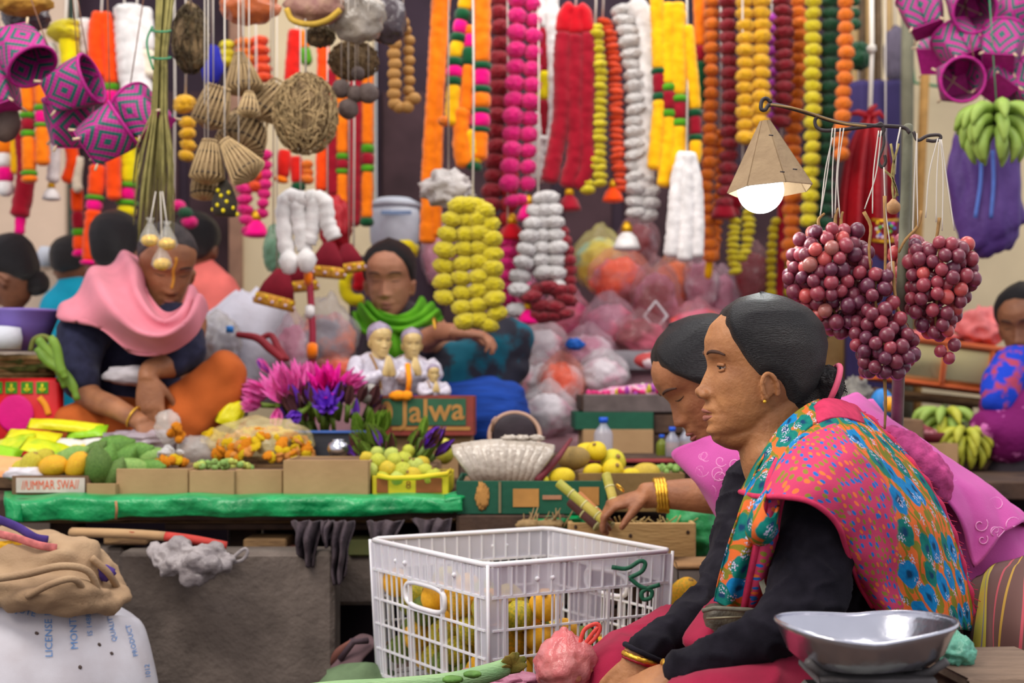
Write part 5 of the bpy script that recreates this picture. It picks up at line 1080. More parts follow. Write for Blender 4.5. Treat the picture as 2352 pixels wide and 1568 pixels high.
rpart('folded_layers', merge(limb([(-30, 1290, 3.0, 60, 90), (80, 1300, 2.92, 78, 110), (170, 1310, 2.92, 74, 100), (240, 1330, 2.98, 44, 70)], 24), limb([(-20, 1350, 2.84, 40, 60), (90, 1362, 2.80, 46, 60), (180, 1366, 2.82, 42, 50), (262, 1366, 2.92, 24, 50)], 24), limb([(-20, 1250, 3.0, 50, 60), (90, 1258, 2.96, 40, 60), (170, 1280, 2.96, 34, 50)], 20)), .009, bm2, bu, 3, fold(.016, 14, 1, 1, 2.2, 9))
for s, r in (([(-20, 1330, 2.74), (60, 1318, 2.75), (140, 1300, 2.77), (200, 1310, 2.8), (222, 1350, 2.82), (214, 1384, 2.84)], 9), ([(60, 1370, 2.74), (120, 1340, 2.74), (170, 1330, 2.76), (196, 1360, 2.8)], 8), ([(210, 1280, 2.86), (252, 1320, 2.88), (272, 1360, 2.92), (262, 1388, 2.92)], 9)): part('fold_edge', tube([Vector(c) for c in catmull([tuple(P(*q)) for q in s], 24)], PR(r, 2.8), 8), bm2, bu)
part('printed_lining', tube([Vector(c) for c in catmull([tuple(P(*q)) for q in ((-10, 1190, 2.9), (40, 1210, 2.88), (80, 1234, 2.86), (110, 1240, 2.86))], 18)], [.009]*18, 10, .5), mat('dark_blue_lining', (66, 46, 116), .9, .2), bu)
part('printed_lining', tube([Vector(c) for c in catmull([tuple(P(*q)) for q in ((-10, 1224, 2.87), (40, 1236, 2.85), (90, 1252, 2.84), (130, 1258, 2.84))], 18)], [.008]*18, 10, .5), mat('pink_lining', (190, 106, 104), .9, .3, 60), bu)
part('printed_lining', blob(P(26, 1256, 2.87), (.036, .010, .014), 3, .2, 3, 2), mat('yellow_print', (212, 160, 30), .9, .3, 60), bu)
part('printed_lining', blob(P(238, 1316, 2.885), (.024, .010, .016), 3, .3, 3, 5), mat('dark_blue_lining', (66, 46, 116)), bu)
# ---------------------------------------------------------------- stall table goods
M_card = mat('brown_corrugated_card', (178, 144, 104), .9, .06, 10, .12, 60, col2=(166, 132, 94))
M_cardd = mat('darker_old_card', (128, 98, 72), .9, .15, 12, .2, 60, col2=(104, 80, 60))  # darker brown card for old boxes and packing
M_gcard = mat('dark_green_card', (24, 84, 62), .75, .12, 14, .15, 60)
M_gfilm = mat('green_plastic_film', (22, 164, 92), .32, .12, 12, .5, 26, col2=(10, 128, 70), spec=.5)
def carton(label, x0, x1, y0, y1, Y, depth, m, cat='box', zb=None, fill=None, fillm=None, flap=0, wall=.004, name='cardboard_box', rz=0):
    """open box; front face spans the pixel box at distance Y"""
    a, b = P(x0, y0, Y), P(x1, y1, Y); w = b.x-a.x; z0 = b.z if zb is None else zb; hh = a.z-z0; cx = (a.x+b.x)/2
    t = thing(name, label, cat, Vector((cx, Y+depth/2, z0))); Rz = Matrix.Translation((cx, Y+depth/2, z0)) @ Matrix.Rotation(rz, 4, 'Z')
    def bx(c, s, nm='side_panel', mm=m): V, F = box(c, s, bev=.0015); return part(nm, ([Rz @ v for v in V], F), mm, t, False)
    bx((0, -depth/2, hh/2), (w, wall, hh), 'front_panel'); bx((0, depth/2, hh/2*.96), (w, wall, hh*.96), 'rear_panel')
    bx((-w/2, 0, hh/2*.98), (wall, depth-wall*1.5, hh*.98)); bx((w/2, 0, hh/2*.98), (wall, depth-wall*1.5, hh*.98)); bx((0, 0, wall/2), (w*.98, depth*.98, wall), 'base')
    if fill is not None:
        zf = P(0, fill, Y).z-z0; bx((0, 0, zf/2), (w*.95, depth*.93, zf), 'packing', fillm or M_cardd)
    if flap:
        V = [Vector((-w/2, -depth/2, hh)), Vector((w/2, -depth/2, hh)), Vector((w/2*.98, -depth/2-flap*.7, hh-flap*.7)), Vector((-w/2*.98, -depth/2-flap*.7, hh-flap*.7))]
        f = part('flap', ([Rz @ v for v in V], [(0, 1, 2, 3)]), m, t, False); q = f.modifiers.new('s', 'SOLIDIFY'); q.thickness = .003
    return t, Rz, w, hh
TB = ZC-.27
# green plastic table cover over the stall edge
gc = thing('plastic_table_cover', 'bright green plastic sheet hanging over the front edge of the stall table', 'cover', Vector((-.75, 3.32, TB)))
def dz(u): return .004*math.sin(31*u)+.004*math.sin(13*u+1)
top_ = [(x, 1136+(8 if x < 100 else 0), 3.36) for x in range(10, 1061, 70)]
G = [[P(x, 1128, 3.75) for x, _, _ in top_], [P(x, 1132, 3.45) for x, _, _ in top_], [P(x, y+4, 3.315) for x, y, _ in top_], [P(x+2, y+30, 3.30) for x, y, _ in top_], [P(x+3, (1196 if x < 260 else 1186-(0 if x < 800 else (x-800)*.05)), 3.305) for x, y, _ in top_]]
cloth('front_drape', G, 120, 24, M_gfilm, gc, .002, lambda u, v, p: (0, -.007*noise.noise(Vector((p.x*16+p.z*14, v*3, 0)))-.005*noise.noise(Vector((p.x*42, p.z*40, 2))), .004*noise.noise(Vector((p.x*10, 0, 5)))))
cloth('twisted_corner', PG([[(1020, 1136, 3.32), (1060, 1126, 3.33), (1088, 1134, 3.34)], [(1024, 1156, 3.30), (1056, 1150, 3.31), (1070, 1142, 3.33)], [(1036, 1180, 3.31), (1056, 1168, 3.32), (1062, 1150, 3.33)]]), 14, 14, M_gfilm, gc, .002, lambda u, v, p: (0, .006*math.sin(14*v), 0))
cloth('loose_corner', PG([[(10, 1140, 3.3), (30, 1150, 3.29), (50, 1160, 3.3)], [(14, 1190, 3.29), (36, 1196, 3.28), (54, 1200, 3.3)]]), 8, 8, M_gfilm, gc, .002)
part('tape_strip', tube([P(266, 1150, 3.285), P(268, 1170, 3.283), P(266, 1192, 3.29)], .003, 6, .4), mat('brown_tape', (176, 122, 84), .6, .1), gc)
tag(part('edge_board', box(((P(10, 0, 3.33).x+P(1056, 0, 3.33).x)/2, 3.40, P(0, 1196, 3.36).z), (PR(1046, 3.36), .06, .012)), M_wood, None), 'thin wooden board under the green plastic edge', 'board')
# cartons on the stall, left to right
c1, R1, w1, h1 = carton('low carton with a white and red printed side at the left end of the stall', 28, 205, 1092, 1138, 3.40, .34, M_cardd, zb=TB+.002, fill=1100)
tag(c1, None)
lab = part('printed_label', box((0, 0, 0), (1, 1, 1)), mat('soiled_white_print', (206, 190, 182), .8, .1), c1, False) if False else None
p0 = P(116, 1114, 3.394)
part('printed_label', box(p0, (PR(158, 3.39), .002, PR(34, 3.39)), bev=.0005), mat('soiled_white_print', (206, 190, 182), .8, .12, 20, .1), c1, False)
letters('//UMMAR SWA//', PR(30, 3.39), p0-Vector((0, .001, 0)), (1, 0, .02), (0, 0, 1), mat('orange_red_ink', (232, 88, 40), .7, 0, 10, 0), c1, 'printed_text', .0, .0015, .62)
carton('second brown carton under the green squashes', 268, 432, 1076, 1134, 3.40, .30, M_card, zb=TB+.002, fill=1082)
carton('small brown carton left of the tall plain one, holding green berries', 436, 538, 1080, 1134, 3.39, .26, M_card, zb=TB+.002, fill=1086)
carton('brown carton with creased front next to the tall plain one', 542, 648, 1078, 1134, 3.40, .26, M_card, zb=TB+.002, fill=1088)
carton('tall plain brown carton in the middle of the stall', 652, 846, 1056, 1136, 3.38, .24, M_card, zb=TB+.002, fill=1062)
carton('torn brown carton piece leaning under the left carton corner', 200, 266, 1110, 1138, 3.38, .1, M_card, zb=TB+.002, fill=1118)
t, Rz, w, hh = carton('yellow printed tray of guavas at the right end of the stall', 856, 1030, 1092, 1136, 3.40, .28, mat('yellow_print_card', (226, 204, 40), .6, .1, 10, .1), 'tray', TB+.002, 1096, flap=.0, name='fruit_tray')
for x, s_, mm in ((878, 26, mat('brown_print', (150, 84, 40), .7, .1)), (985, 60, mat('brown_print', (150, 84, 40)))): part('printed_patch', box(P(x, 1114, 3.396), (PR(s_, 3.4), .001, PR(34, 3.4)), bev=.0003), mm, t, False)
letters('8', PR(26, 3.4), P(938, 1114, 3.396), (1, 0, 0), (0, 0, 1), mat('brown_print', (150, 84, 40)), t, 'printed_text', .0, .001)
part('folded_lip', tube([P(866, 1092, 3.385), P(900, 1098, 3.382), P(960, 1096, 3.382), P(1026, 1088, 3.385), P(1036, 1080, 3.45)], .006, 8, .5), mat('yellow_print_card', (226, 204, 40)), t)
GU = [skinm('guava', (206, 206, 70), (166, 178, 40), .45), skinm('guava_yellow', (226, 190, 40), (190, 176, 40), .45), skinm('guava_pale', (200, 210, 110), (170, 186, 60), .45)]
SQ = [skinm('squash', (112, 160, 62), (80, 130, 44), .4), skinm('squash_pale', (150, 184, 96), (112, 158, 70), .4), skinm('squash_dark', (80, 112, 44), (104, 136, 60), .4)]
MG = [skinm('mango_yellow', (236, 186, 24), (224, 160, 20), .4), skinm('mango_lime', (206, 196, 52), (190, 170, 30), .45)]
def heap(kind, name, cat, group, items, mats, r0, words):
    """items: (px, py, Y, r scale, material index, rotation)"""
    for i, it in enumerate(items):
        px, py, Y, rs, mi = it[:5]; rot = it[5] if len(it) > 5 else None
        fruit(kind, name, words[i] if isinstance(words, (list, tuple)) else words, cat, group, P(px, py, Y), r0*rs, mats[mi], rot, random.Random(px*7+py))
def near_words(base, items, n=3):
    out = []
    return out
g_it = [(842, 1052, 3.5, .8, 1), (868, 1060, 3.46, 1, 0), (850, 1082, 3.43, 1, 2), (890, 1078, 3.43, 1, 1), (880, 1098, 3.42, .9, 0), (906, 1060, 3.5, 1, 0), (900, 1046, 3.56, 1, 2), (928, 1056, 3.54, 1, 0), (925, 1082, 3.43, 1.1, 0), (948, 1092, 3.42, 1, 1), (955, 1070, 3.5, 1, 2), (976, 1084, 3.45, 1, 0), (970, 1064, 3.56, .9, 1), (996, 1092, 3.43, .9, 0), (912, 1100, 3.41, .9, 2), (984, 1102, 3.41, .8, 0), (938, 1036, 3.6, .8, 0), (866, 1040, 3.58, .8, 2)]
heap('guava', 'guava', 'guava', 'guavas heaped at the right end of the stall', g_it, GU, .0215, ['%s guava in the yellow tray, %s' % (('yellow green', 'deep yellow', 'pale green')[g[4]], 'front of the heap' if g[1] > 1075 else 'back of the heap') for g in g_it])
s_it = [(258, 1028, 3.66, 1.15, 0, (0, 1.3, .2)), (308, 1045, 3.6, 1.1, 0, (.2, 1.2, 0)), (350, 1052, 3.6, 1.0, 1, (0, 1.4, .5)), (296, 1078, 3.48, 1.05, 1, (0, 1.5, .2)), (345, 1078, 3.5, .9, 0, (0, 1.4, -.4)), (226, 1074, 3.42, 1.2, 2, (.4, .1, 0)), (212, 1040, 3.6, .9, 2, (0, .9, 0)), (160, 1056, 3.56, 1.1, 1, (0, 1.0, 0)), (262, 1090, 3.43, .9, 2, (0, .5, 0)), (245, 1060, 3.5, .9, 0, (0, .3, 0)), (280, 1058, 3.56, .95, 0, (0, .8, 0)), (200, 1082, 3.44, .8, 0, (0, .6, 1))]
sw_ = ['green squash on top of the heap, under the striped packet', 'plump green squash in the upper row of the heap', 'pale green squash right of the plump upper one', 'pale green squash lying on the second carton', 'green squash at the right end beside the marigolds', 'dark ridged green squash standing between the two left cartons', 'dark green squash behind the yellow mangoes', 'pale green squash at the back left of the heap', 'small dark green squash leaning on the second carton', 'green squash in the middle of the heap', 'green squash behind the one on the second carton', 'small green squash right of the last yellow mango']
heap('chayote', 'squash', 'squash', 'green squashes heaped on the stall', s_it, SQ, .036, sw_)
m_it = [(72, 1072, 3.44, 1.1, 1, (.3, .4, 0)), (122, 1070, 3.42, 1.0, 0, (0, 1.4, 0)), (178, 1068, 3.42, 1.0, 0, (0, .6, 0)), (96, 1058, 3.54, 1.0, 1, (0, .9, 0)), (46, 1080, 3.5, .9, 1, (0, .9, 0))]
heap('mango', 'mango', 'mango', 'yellow mangoes on the left cartons', m_it, MG, .031, ['large pale yellow mango at the left of the printed carton', 'golden mango lying in the middle of the printed carton', 'golden mango beside the dark green squash', 'pale yellow mango behind the two at the left', 'pale yellow mango at the stall end'])
b_it = [(450+rng.uniform(0, 130), 1076-abs(rng.gauss(0, 9)), 3.42+rng.uniform(0, .2), rng.uniform(.8, 1.1), rng.choice((0, 1, 0))) for _ in range(34)]
heap('orange', 'green_berry', 'berry', 'small green berries in the little carton', b_it, [SQ[1], GU[2]], .0095, ['%s berry in the little brown carton, %s %s' % ('green' if q[4] == 0 else 'pale green', 'upper' if q[1] < 1070 else 'lower', 'left' if q[0] < 515 else 'right') for q in b_it])
# packets
pkm = [mat('yellow_green_packet', (210, 216, 20), .35, .1, 14, .4, 30, col2=(150, 190, 20), thresh=(.45, .6)), mat('yellow_packet', (228, 220, 20), .35, .1, 14, .4, 30), mat('white_yellow_packet', (224, 222, 214), .35, .1, 14, .4, 30, col2=(236, 210, 30), thresh=(.5, .56)), mat('lime_packet', (150, 206, 30), .35, .1, 14, .4, 30)]
def packet(label, px, py, Y, w, hh_, m, ang=0, tilt=.5, group='snack packets lying on the stall'):
    nu, nv = 14, 10; V, F = [], []; c = P(px, py, Y); Rm = Euler((-tilt, ang, .2*ang), 'XYZ').to_matrix(); sd = px*.1
    for s in (1, -1):
        for i in range(nu):
            for j in range(nv):
                u, v = i/(nu-1)*2-1, j/(nv-1)*2-1; th = .012*(1-u**4)*(1-v**4)+.003*noise.noise(Vector((u*3, v*3, sd)))*(1-u*u)
                V.append(c+Rm @ Vector((u*w/2*(1-.03*v*v), s*th, v*hh_/2)))
    n = nu*nv
    for i in range(nu-1):
        for j in range(nv-1):
            F.append((i*nv+j, (i+1)*nv+j, (i+1)*nv+j+1, i*nv+j+1)); F.append((n+i*nv+j, n+i*nv+j+1, n+(i+1)*nv+j+1, n+(i+1)*nv+j))
    o = part('snack_packet', (V, F), m, None); tag(o, label, 'packet', group)
    for s in (-1, 1): part('crimped_seal', xf(box((0, 0, 0), (.006, .002, hh_*.95)), Matrix.Translation(c+Rm @ Vector((s*w/2, 0, 0))) @ Rm.to_4x4()), m, o)
    return o
for a in (('flat yellow packet lying on the left of the stall pile', 75, 1005, 3.7, .13, .07, pkm[1], .1, 1.1), ('long yellow packet on top of the pile beside the red bag', 150, 978, 3.8, .19, .04, pkm[1], .08, .9), ('yellow green packet under the long yellow one', 30, 1022, 3.66, .10, .08, pkm[0], -.2, 1.0), ('green and yellow packet in the middle of the pile', 110, 1030, 3.62, .12, .07, pkm[0], .25, 1.1), ('lime packet beside the yellow ones at the right of the pile', 200, 992, 3.8, .10, .05, pkm[3], -.1, 1.0), ('white and yellow packet lying over the squashes', 240, 1018, 3.72, .14, .035, pkm[2], .02, 1.2), ('small green packet at the very left of the stall', 10, 1046, 3.6, .07, .07, pkm[3], .2, .9), ('white and yellow packet near the white plastic', 170, 1022, 3.7, .10, .05, pkm[2], .15, 1.2), ('orange brown packet at the left stall edge', 18, 1072, 3.5, .07, .07, mat('orange_packet', (240, 166, 110), .4, .1), .1, .8)): packet(*a)
wb = tag(part('white_wrapper', blob(P(60, 1088, 3.42), (.05, .02, .018), 3, .3, 3, 2), mat('white_film', (214, 208, 214), .3, .1, 20, .3)  , None), 'crumpled white wrapper left of the large pale mango', 'wrapper')
# a hidden stack of trays that carries the packets and squashes
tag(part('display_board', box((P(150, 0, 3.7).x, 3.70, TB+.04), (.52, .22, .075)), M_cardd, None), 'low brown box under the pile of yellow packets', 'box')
# red bag with symbols
rbg = thing('printed_bag', 'red printed bag with green squares and a pink flower shape at the left edge', 'bag', Vector((P(60, 0, 3.95).x, 3.95, TB)))
part('bag_body', box((P(50, 0, 3.95).x, 3.97, (P(0, 868, 3.95).z+TB)/2), (PR(176, 3.95), .05, P(0, 868, 3.95).z-TB), bev=.012), mat('red_bag_paper', (218, 26, 34), .5, .1, 8, .1), rbg)
for i, x in enumerate((-8, 26, 62, 97)):
    part('green_square', box(P(x, 890, 3.942), (PR(27, 3.94), .002, PR(27, 3.94)), bev=.0004), mat('green_square_ink', (60, 150, 30), .6, 0, 10, 0), rbg, False)
    q = P(x, 890, 3.939)
    part('yellow_symbol', merge(tube([q+Vector((0, 0, PR(9, 3.94))), q-Vector((0, 0, PR(8, 3.94)))], PR(3, 3.94), 6, .3), tube([q+Vector((-PR(7, 3.94), 0, -PR(2, 3.94))), q-Vector((0, 0, PR(9, 3.94))), q+Vector((PR(7, 3.94), 0, -PR(2, 3.94)))], PR(2.4, 3.94), 6, .3)), mat('yellow_symbol_ink', (222, 214, 30), .6, 0, 10, 0), rbg)
part('pink_petal_print', blob(P(36, 950, 3.942), (PR(42, 3.94), .003, PR(44, 3.94)), 3, .02), mat('magenta_print', (232, 10, 130), .5, .06), rbg)
part('orange_curve_print', tube([Vector(c) for c in catmull([tuple(P(x, y, 3.941)) for x, y in ((90, 912), (104, 930), (112, 952))], 12)], PR(7, 3.94), 8, .2), mat('orange_print', (250, 160, 30), .5, 0), rbg)
# wicker basket with purple bowl and long beans
wk = thing('wicker_basket', 'round wicker basket of greens under the purple bowl', 'basket', P(30, 866, 4.0))
M_wk = mat('wicker_cane', (178, 148, 96), .8, .2, 40, .4, 120, col2=(140, 112, 66))
bc_ = P(34, 0, 4.1); zt_ = P(0, 822, 4.0).z
for k in range(7):
    rr = PR(126, 4.0)*(1-.06*k); z_ = zt_-k*.011; pts = [Vector((bc_.x+rr*math.cos(a), 4.1+rr*.8*math.sin(a), z_)) for a in np.linspace(0, 2*math.pi, 49)[:-1]]
    part('cane_ring', tube(pts, [.0085 if k == 0 else .0062+.0012*math.sin(i*2.6+k*3.1) for i in range(48)], 8, closed=True), M_wk, wk)
part('basket_base', lathe([(0, 0), (.1, 0), (.1, .012), (0, .012)], 28, (bc_.x, 4.1, zt_-.075)), M_wk, wk)
part('greens', blob(Vector((bc_.x+.02, 4.08, zt_-.02)), (.12, .10, .03), 3, .35, 5, 3), mat('dark_leafy_greens', (86, 96, 40), .8, .4, 40, .5), wk)
tag(part('stool', merge(lathe([(.0, TB), (.09, TB), (.09, TB+.01), (.06, TB+.02), (.06, zt_-.085), (.1, zt_-.078), (0, zt_-.078)], 24, (bc_.x, 4.1, 0))), M_woodd, None), 'dark round stand under the wicker basket', 'stand')
pbw = thing('bowl', 'purple plastic bowl of small goods on the wicker basket', 'bowl', P(42, 806, 4.05))
M_pp = mat('purple_plastic', (118, 96, 172), .35, .06, 10, .05, 30, spec=.5); r_ = PR(84, 4.05)
part('bowl_wall', lathe([(0, 0), (r_*.62, 0), (r_*.9, .075), (r_*1.04, .108), (r_*1.08, .112), (r_*1.06, .118), (r_*.98, .112), (r_*.84, .07), (r_*.58, .012), (0, .012)], 44, P(48, 806, 4.05)), M_pp, pbw).rotation_euler = (0, 0, 0)
part('contents', blob(P(60, 752, 4.05), (.05, .05, .02), 3, .4, 6, 4), mat('pale_contents', (176, 156, 150), .8, .3, 60, .4), pbw)
tag(part('white_container', lathe([(0, 0), (.04, .004), (.07, .0), (.075, -.03), (.07, -.06), (0, -.06)], 32, P(-14, 752, 3.9)), mat('pale_white_plastic', (206, 210, 220), .4, .05), None), 'pale white container edge in front of the purple bowl', 'container')
for i, s in enumerate((((88, 776), (96, 790), (120, 820), (140, 860), (150, 890)), ((84, 800), (110, 830), (140, 850), (164, 880), (178, 918)), ((116, 772), (130, 800), (138, 840), (150, 868)))):
    tag(part('long_gourd', tube([Vector(c) for c in catmull([tuple(P(x, y, 3.88-.03*i)) for x, y in s], 18)], [PR(11, 3.88)*(1 if 1 < k < 15 else .7) for k in range(18)], 12), mat('fresh_green_pod', (122, 158, 54), .5, .15, 14, .2, 60, col2=(98, 134, 44)), None), ('green pod hanging straight over the basket rim', 'longest green pod hanging lowest beside the navy sleeve', 'short green pod behind the two others over the basket rim')[i], 'vegetable', 'green pods hanging over the basket')
part('green_strap', tube([Vector(c) for c in catmull([tuple(P(x, y, 3.92)) for x, y in ((70, 806), (78, 780), (100, 772), (118, 784), (112, 800))], 16)], PR(6, 3.9), 8), mat('olive_strap', (112, 118, 50), .7, .1), wk)
# bags of flower petals
def petals(root, c, r, n, ms, seed, name='petal', s=.014):
    rg = random.Random(seed); 
    for i in range(n):
        th, ph = rg.uniform(0, 6.28), rg.uniform(-.1, 1.4); p = Vector(c)+Vector((r[0]*math.cos(th)*math.cos(ph), r[1]*math.sin(th)*math.cos(ph), r[2]*math.sin(ph)))
        inst(name, POMS[i % 3], root, p, (rg.uniform(0, 3), rg.uniform(0, 3), 0), (s*rg.uniform(.7, 1.2),)*2+(s*.6,), ms[rg.randrange(len(ms))])
film = mat('clear_film', (226, 220, 214), .2, .1, 10, .6, 22, alpha=.38, spec=.6)
ylfilm = mat('yellowish_clear_film', (240, 222, 160), .2, .1, 10, .6, 22, alpha=.36, spec=.6)
mgm = [mat('marigold_yellow', (252, 204, 10), .8, .12, 60, .6, 200), mat('marigold_orange', (253, 150, 10), .8, .12, 60, .6, 200), mat('marigold_peach', (250, 164, 80), .8, .12, 60, .6, 200)]
fbg = thing('flower_bag', 'clear plastic bag full of orange and yellow marigolds on the stall', 'bag', P(610, 1058, 3.75))
part('film', blob(P(600, 1016, 3.75), (PR(118, 3.75), .115, PR(56, 3.75)), 4, .16, 2.4, 5, ridges=8), ylfilm, fbg)
petals(fbg, P(606, 1044, 3.71), (PR(106, 3.75), .10, PR(54, 3.75)), 190, mgm+mgm[:2], 3, 'marigold')
tag(part('support_box', box((P(612, 0, 3.75).x, 3.78, (P(0, 1052, 3.75).z+TB)/2), (.26, .2, P(0, 1052, 3.75).z-TB)), M_cardd, None), 'brown box under the bag of marigolds', 'box')
fb2 = thing('flower_bag', 'loose yellow marigolds spilling left of the full bag', 'flowers', P(490, 1050, 3.8))
petals(fb2, P(492, 1022, 3.8), (.03, .03, .035), 20, mgm[:1], 5, 'marigold'); part('film', blob(P(450, 1036, 3.74), (.055, .05, .04), 3, .25, 3, 8), film, fb2)
fb3 = thing('flower_pile', 'small pile of orange marigolds and white petals under the hand', 'flowers', P(385, 1070, 3.55))
petals(fb3, P(392, 1066, 3.55), (.035, .03, .012), 14, mgm[:2], 6, 'marigold'); petals(fb3, P(396, 1046, 3.56), (.025, .02, .012), 10, [fm('wht')], 7, 'white_petal')
fb4 = thing('flower_bag', 'orange marigold held in thin plastic at the fingers', 'flowers', P(400, 1030, 3.7)); petals(fb4, P(402, 1010, 3.7), (.015, .015, .035), 12, mgm[1:2], 9, 'marigold'); part('film', blob(P(386, 980, 3.72), (.035, .02, .045), 3, .25, 3, 3), film, fb4)
tag(part('plastic_sheet', blob(P(330, 1012, 3.78), (.11, .06, .028), 4, .4, 3, 13), mat('crumpled_clear_film', (190, 176, 186), .25, .1, 10, .6, 22, alpha=.7, spec=.6), None), 'crumpled clear plastic beneath the bowing man\'s hand', 'plastic sheet')
packet('bright yellow packet tip beside the orange trouser knee', 532, 948, 3.95, .06, .08, pkm[1], .4, .3)
tag(part('white_cloth_tip', blob(P(545, 930, 4.0), (.03, .02, .05), 3, .25, 3, 3), mat('white_film', (214, 208, 214)), None), 'white wrapper tip behind the bright yellow packet', 'wrapper')
# lotus flowers and buds
petm = {}
def petal_mesh(n, wdt=.32, cup=.12):
    V, F = [], []
    for i in range(9):
        t_ = i/8; w_ = wdt*math.sin(math.pi*min(1, t_*.93+.05))**.8*(1-t_**4*.6)
        for j in range(5): s = j/4*2-1; V.append(Vector((s*w_*.5, cup*(s*s)*math.sin(math.pi*t_)-.10*t_*t_, t_)))
    for i in range(8):
        for j in range(4): F.append((i*5+j, i*5+j+1, (i+1)*5+j+1, (i+1)*5+j))
    return mesh(V, F, M_gold, True, n)
PM = petal_mesh('petal'); 
pinkp = mat('lotus_pink_petal', (232, 70, 172), .5, .12, 20, .1, 60, col2=(240, 130, 196)); purp = mat('violet_petal', (124, 66, 206), .5, .1, 20, .1); grnp = mat('green_sepal', (120, 150, 50), .5, .2, 12, .2, 60, col2=(84, 108, 40)); brnp = mat('maroon_sepal', (88, 44, 62), .6, .2, 20, .2, 60, col2=(110, 70, 60))
def flower(label, px, py, Y, d, L, mats_, n, open_, cat='flower', group=None, seed=0, name='lotus_flower', layers=2):
    t = thing(name, label, cat, P(px, py, Y), group); rg = random.Random(seed+px); d = Vector(d).normalized(); q = d.to_track_quat('Z', 'Y')
    for l in range(layers):
        for k in range(n):
            a = 2*math.pi*(k+.5*l)/n+rg.uniform(-.15, .15); op = open_*(1-.45*l)*rg.uniform(.85, 1.15)
            rot = q.to_matrix().to_4x4() @ Matrix.Rotation(a, 4, 'Z') @ Matrix.Rotation(-op, 4, 'X')
            o = inst('petal', PM, t, P(px, py, Y), (0, 0, 0), L*rg.uniform(.85, 1.05), mats_[(k+l) % len(mats_)]); o.rotation_euler = rot.to_euler(); o.scale = (L*.95, L*.95, L)
    part('stem', tube([P(px, py, Y), P(px, py, Y)-d*.05], [.008, .006], 8), grnp, t)
    return t
lw = 'lotus flowers and buds bunched on the stall'
fl_ = [('open pink lotus pointing left at the edge of the bunch', 618, 906, 4.0, (-1, -.5, .15), .085, [pinkp], 9, .5), ('widest pink lotus in the middle of the bunch', 672, 920, 3.94, (-.25, -.75, 1), .12, [pinkp], 10, .75), ('bright pink lotus beside the white figurine', 752, 896, 3.93, (.0, -.9, .7), .085, [mat('deep_pink_petal', (236, 36, 168), .5, .1, 20, .1)], 10, .95), ('pink lotus behind the bright one, leaning right', 792, 892, 4.0, (.8, -.6, .4), .075, [pinkp], 8, .7), ('pale pink lotus standing behind the widest one', 706, 896, 4.02, (.1, -.4, 1), .085, [pinkp], 8, .45), ('low pink lotus under the left edge of the bunch', 600, 930, 3.96, (-.9, -.7, .1), .06, [pinkp], 8, .5), ('small closed pink lotus high at the left', 620, 858, 4.05, (-.6, -.2, .8), .055, [pinkp, purp], 5, .25), ('pink lotus hanging down at the bunch foot', 638, 936, 3.9, (.0, -.5, -1), .06, [pinkp], 7, .3), ('open violet lotus in the centre of the bunch', 752, 932, 3.88, (.05, -1, .5), .06, [purp], 9, .9), ('small violet lotus at the left of the black crate', 690, 948, 3.87, (-.5, -.8, -.4), .05, [purp], 6, .5)]
for f in fl_: flower(*f[:9], group=lw, layers=3 if f[5] > .07 else 2)
rg3 = random.Random(12)
for i in range(34):
    px = rg3.uniform(650, 868); py = 990-rg3.uniform(0, 1)*60-22*math.sin((px-650)/218*3.1); Y = 3.86+rg3.uniform(0, .16); lean = (px-750)/180
    pal = rg3.choice((([brnp, purp], 'maroon and violet'), ([brnp], 'maroon'), ([purp, grnp], 'violet and green'), ([brnp, purp], 'maroon and violet')))
    flower('%s lotus bud in the dense upper bunch, %s' % (pal[1], 'left side' if px < 720 else ('middle' if px < 790 else 'right side')), px, py, Y, (lean+rg3.uniform(-.2, .2), -.5, 1), rg3.uniform(.055, .08), pal[0], 4, .14, 'flower bud', lw, i, 'lotus_bud', 1)
for i in range(9):
    px = rg3.uniform(805, 880); flower('bright green lotus bud %s' % ('at the left of the green cluster' if px < 840 else 'at the right of the green cluster'), px, 1000-rg3.uniform(0, 10), 3.80+rg3.uniform(0, .05), ((px-842)/90, -.5, 1), rg3.uniform(.06, .078), [mat('bright_green_sepal', (136, 176, 56), .5, .2, 12, .2, 60, col2=(98, 134, 40))], 4, .14, 'flower bud', lw, i, 'lotus_bud', 1)
for i in range(26):
    px = rg3.uniform(820, 1000); pal = rg3.choice((([brnp, purp], 'maroon'), ([grnp], 'green'), ([brnp, grnp], 'maroon green')))
    flower('%s lotus bud lying in front of the lettered carton, %s' % (pal[1], 'left part' if px < 900 else 'right part'), px, 1058-rg3.uniform(0, 34), 3.62+rg3.uniform(0, .12), ((px-900)/90+rg3.uniform(-.3, .3), -.5, 1), rg3.uniform(.06, .08), pal[0], 4, .14, 'flower bud', lw, i, 'lotus_bud', 1)
flower('half open violet lotus bud at the right end, above the guavas', 975, 1030, 3.6, (.6, -.4, .8), .075, [brnp, purp], 5, .28, 'flower bud', lw, 3, 'lotus_bud', 2)
flower('tall pale green bud sticking up above the guavas', 966, 1004, 3.65, (.3, -.2, 1), .06, [mat('bright_green_sepal', (136, 176, 56))], 4, .15, 'flower bud', lw, 4, 'lotus_bud', 1)
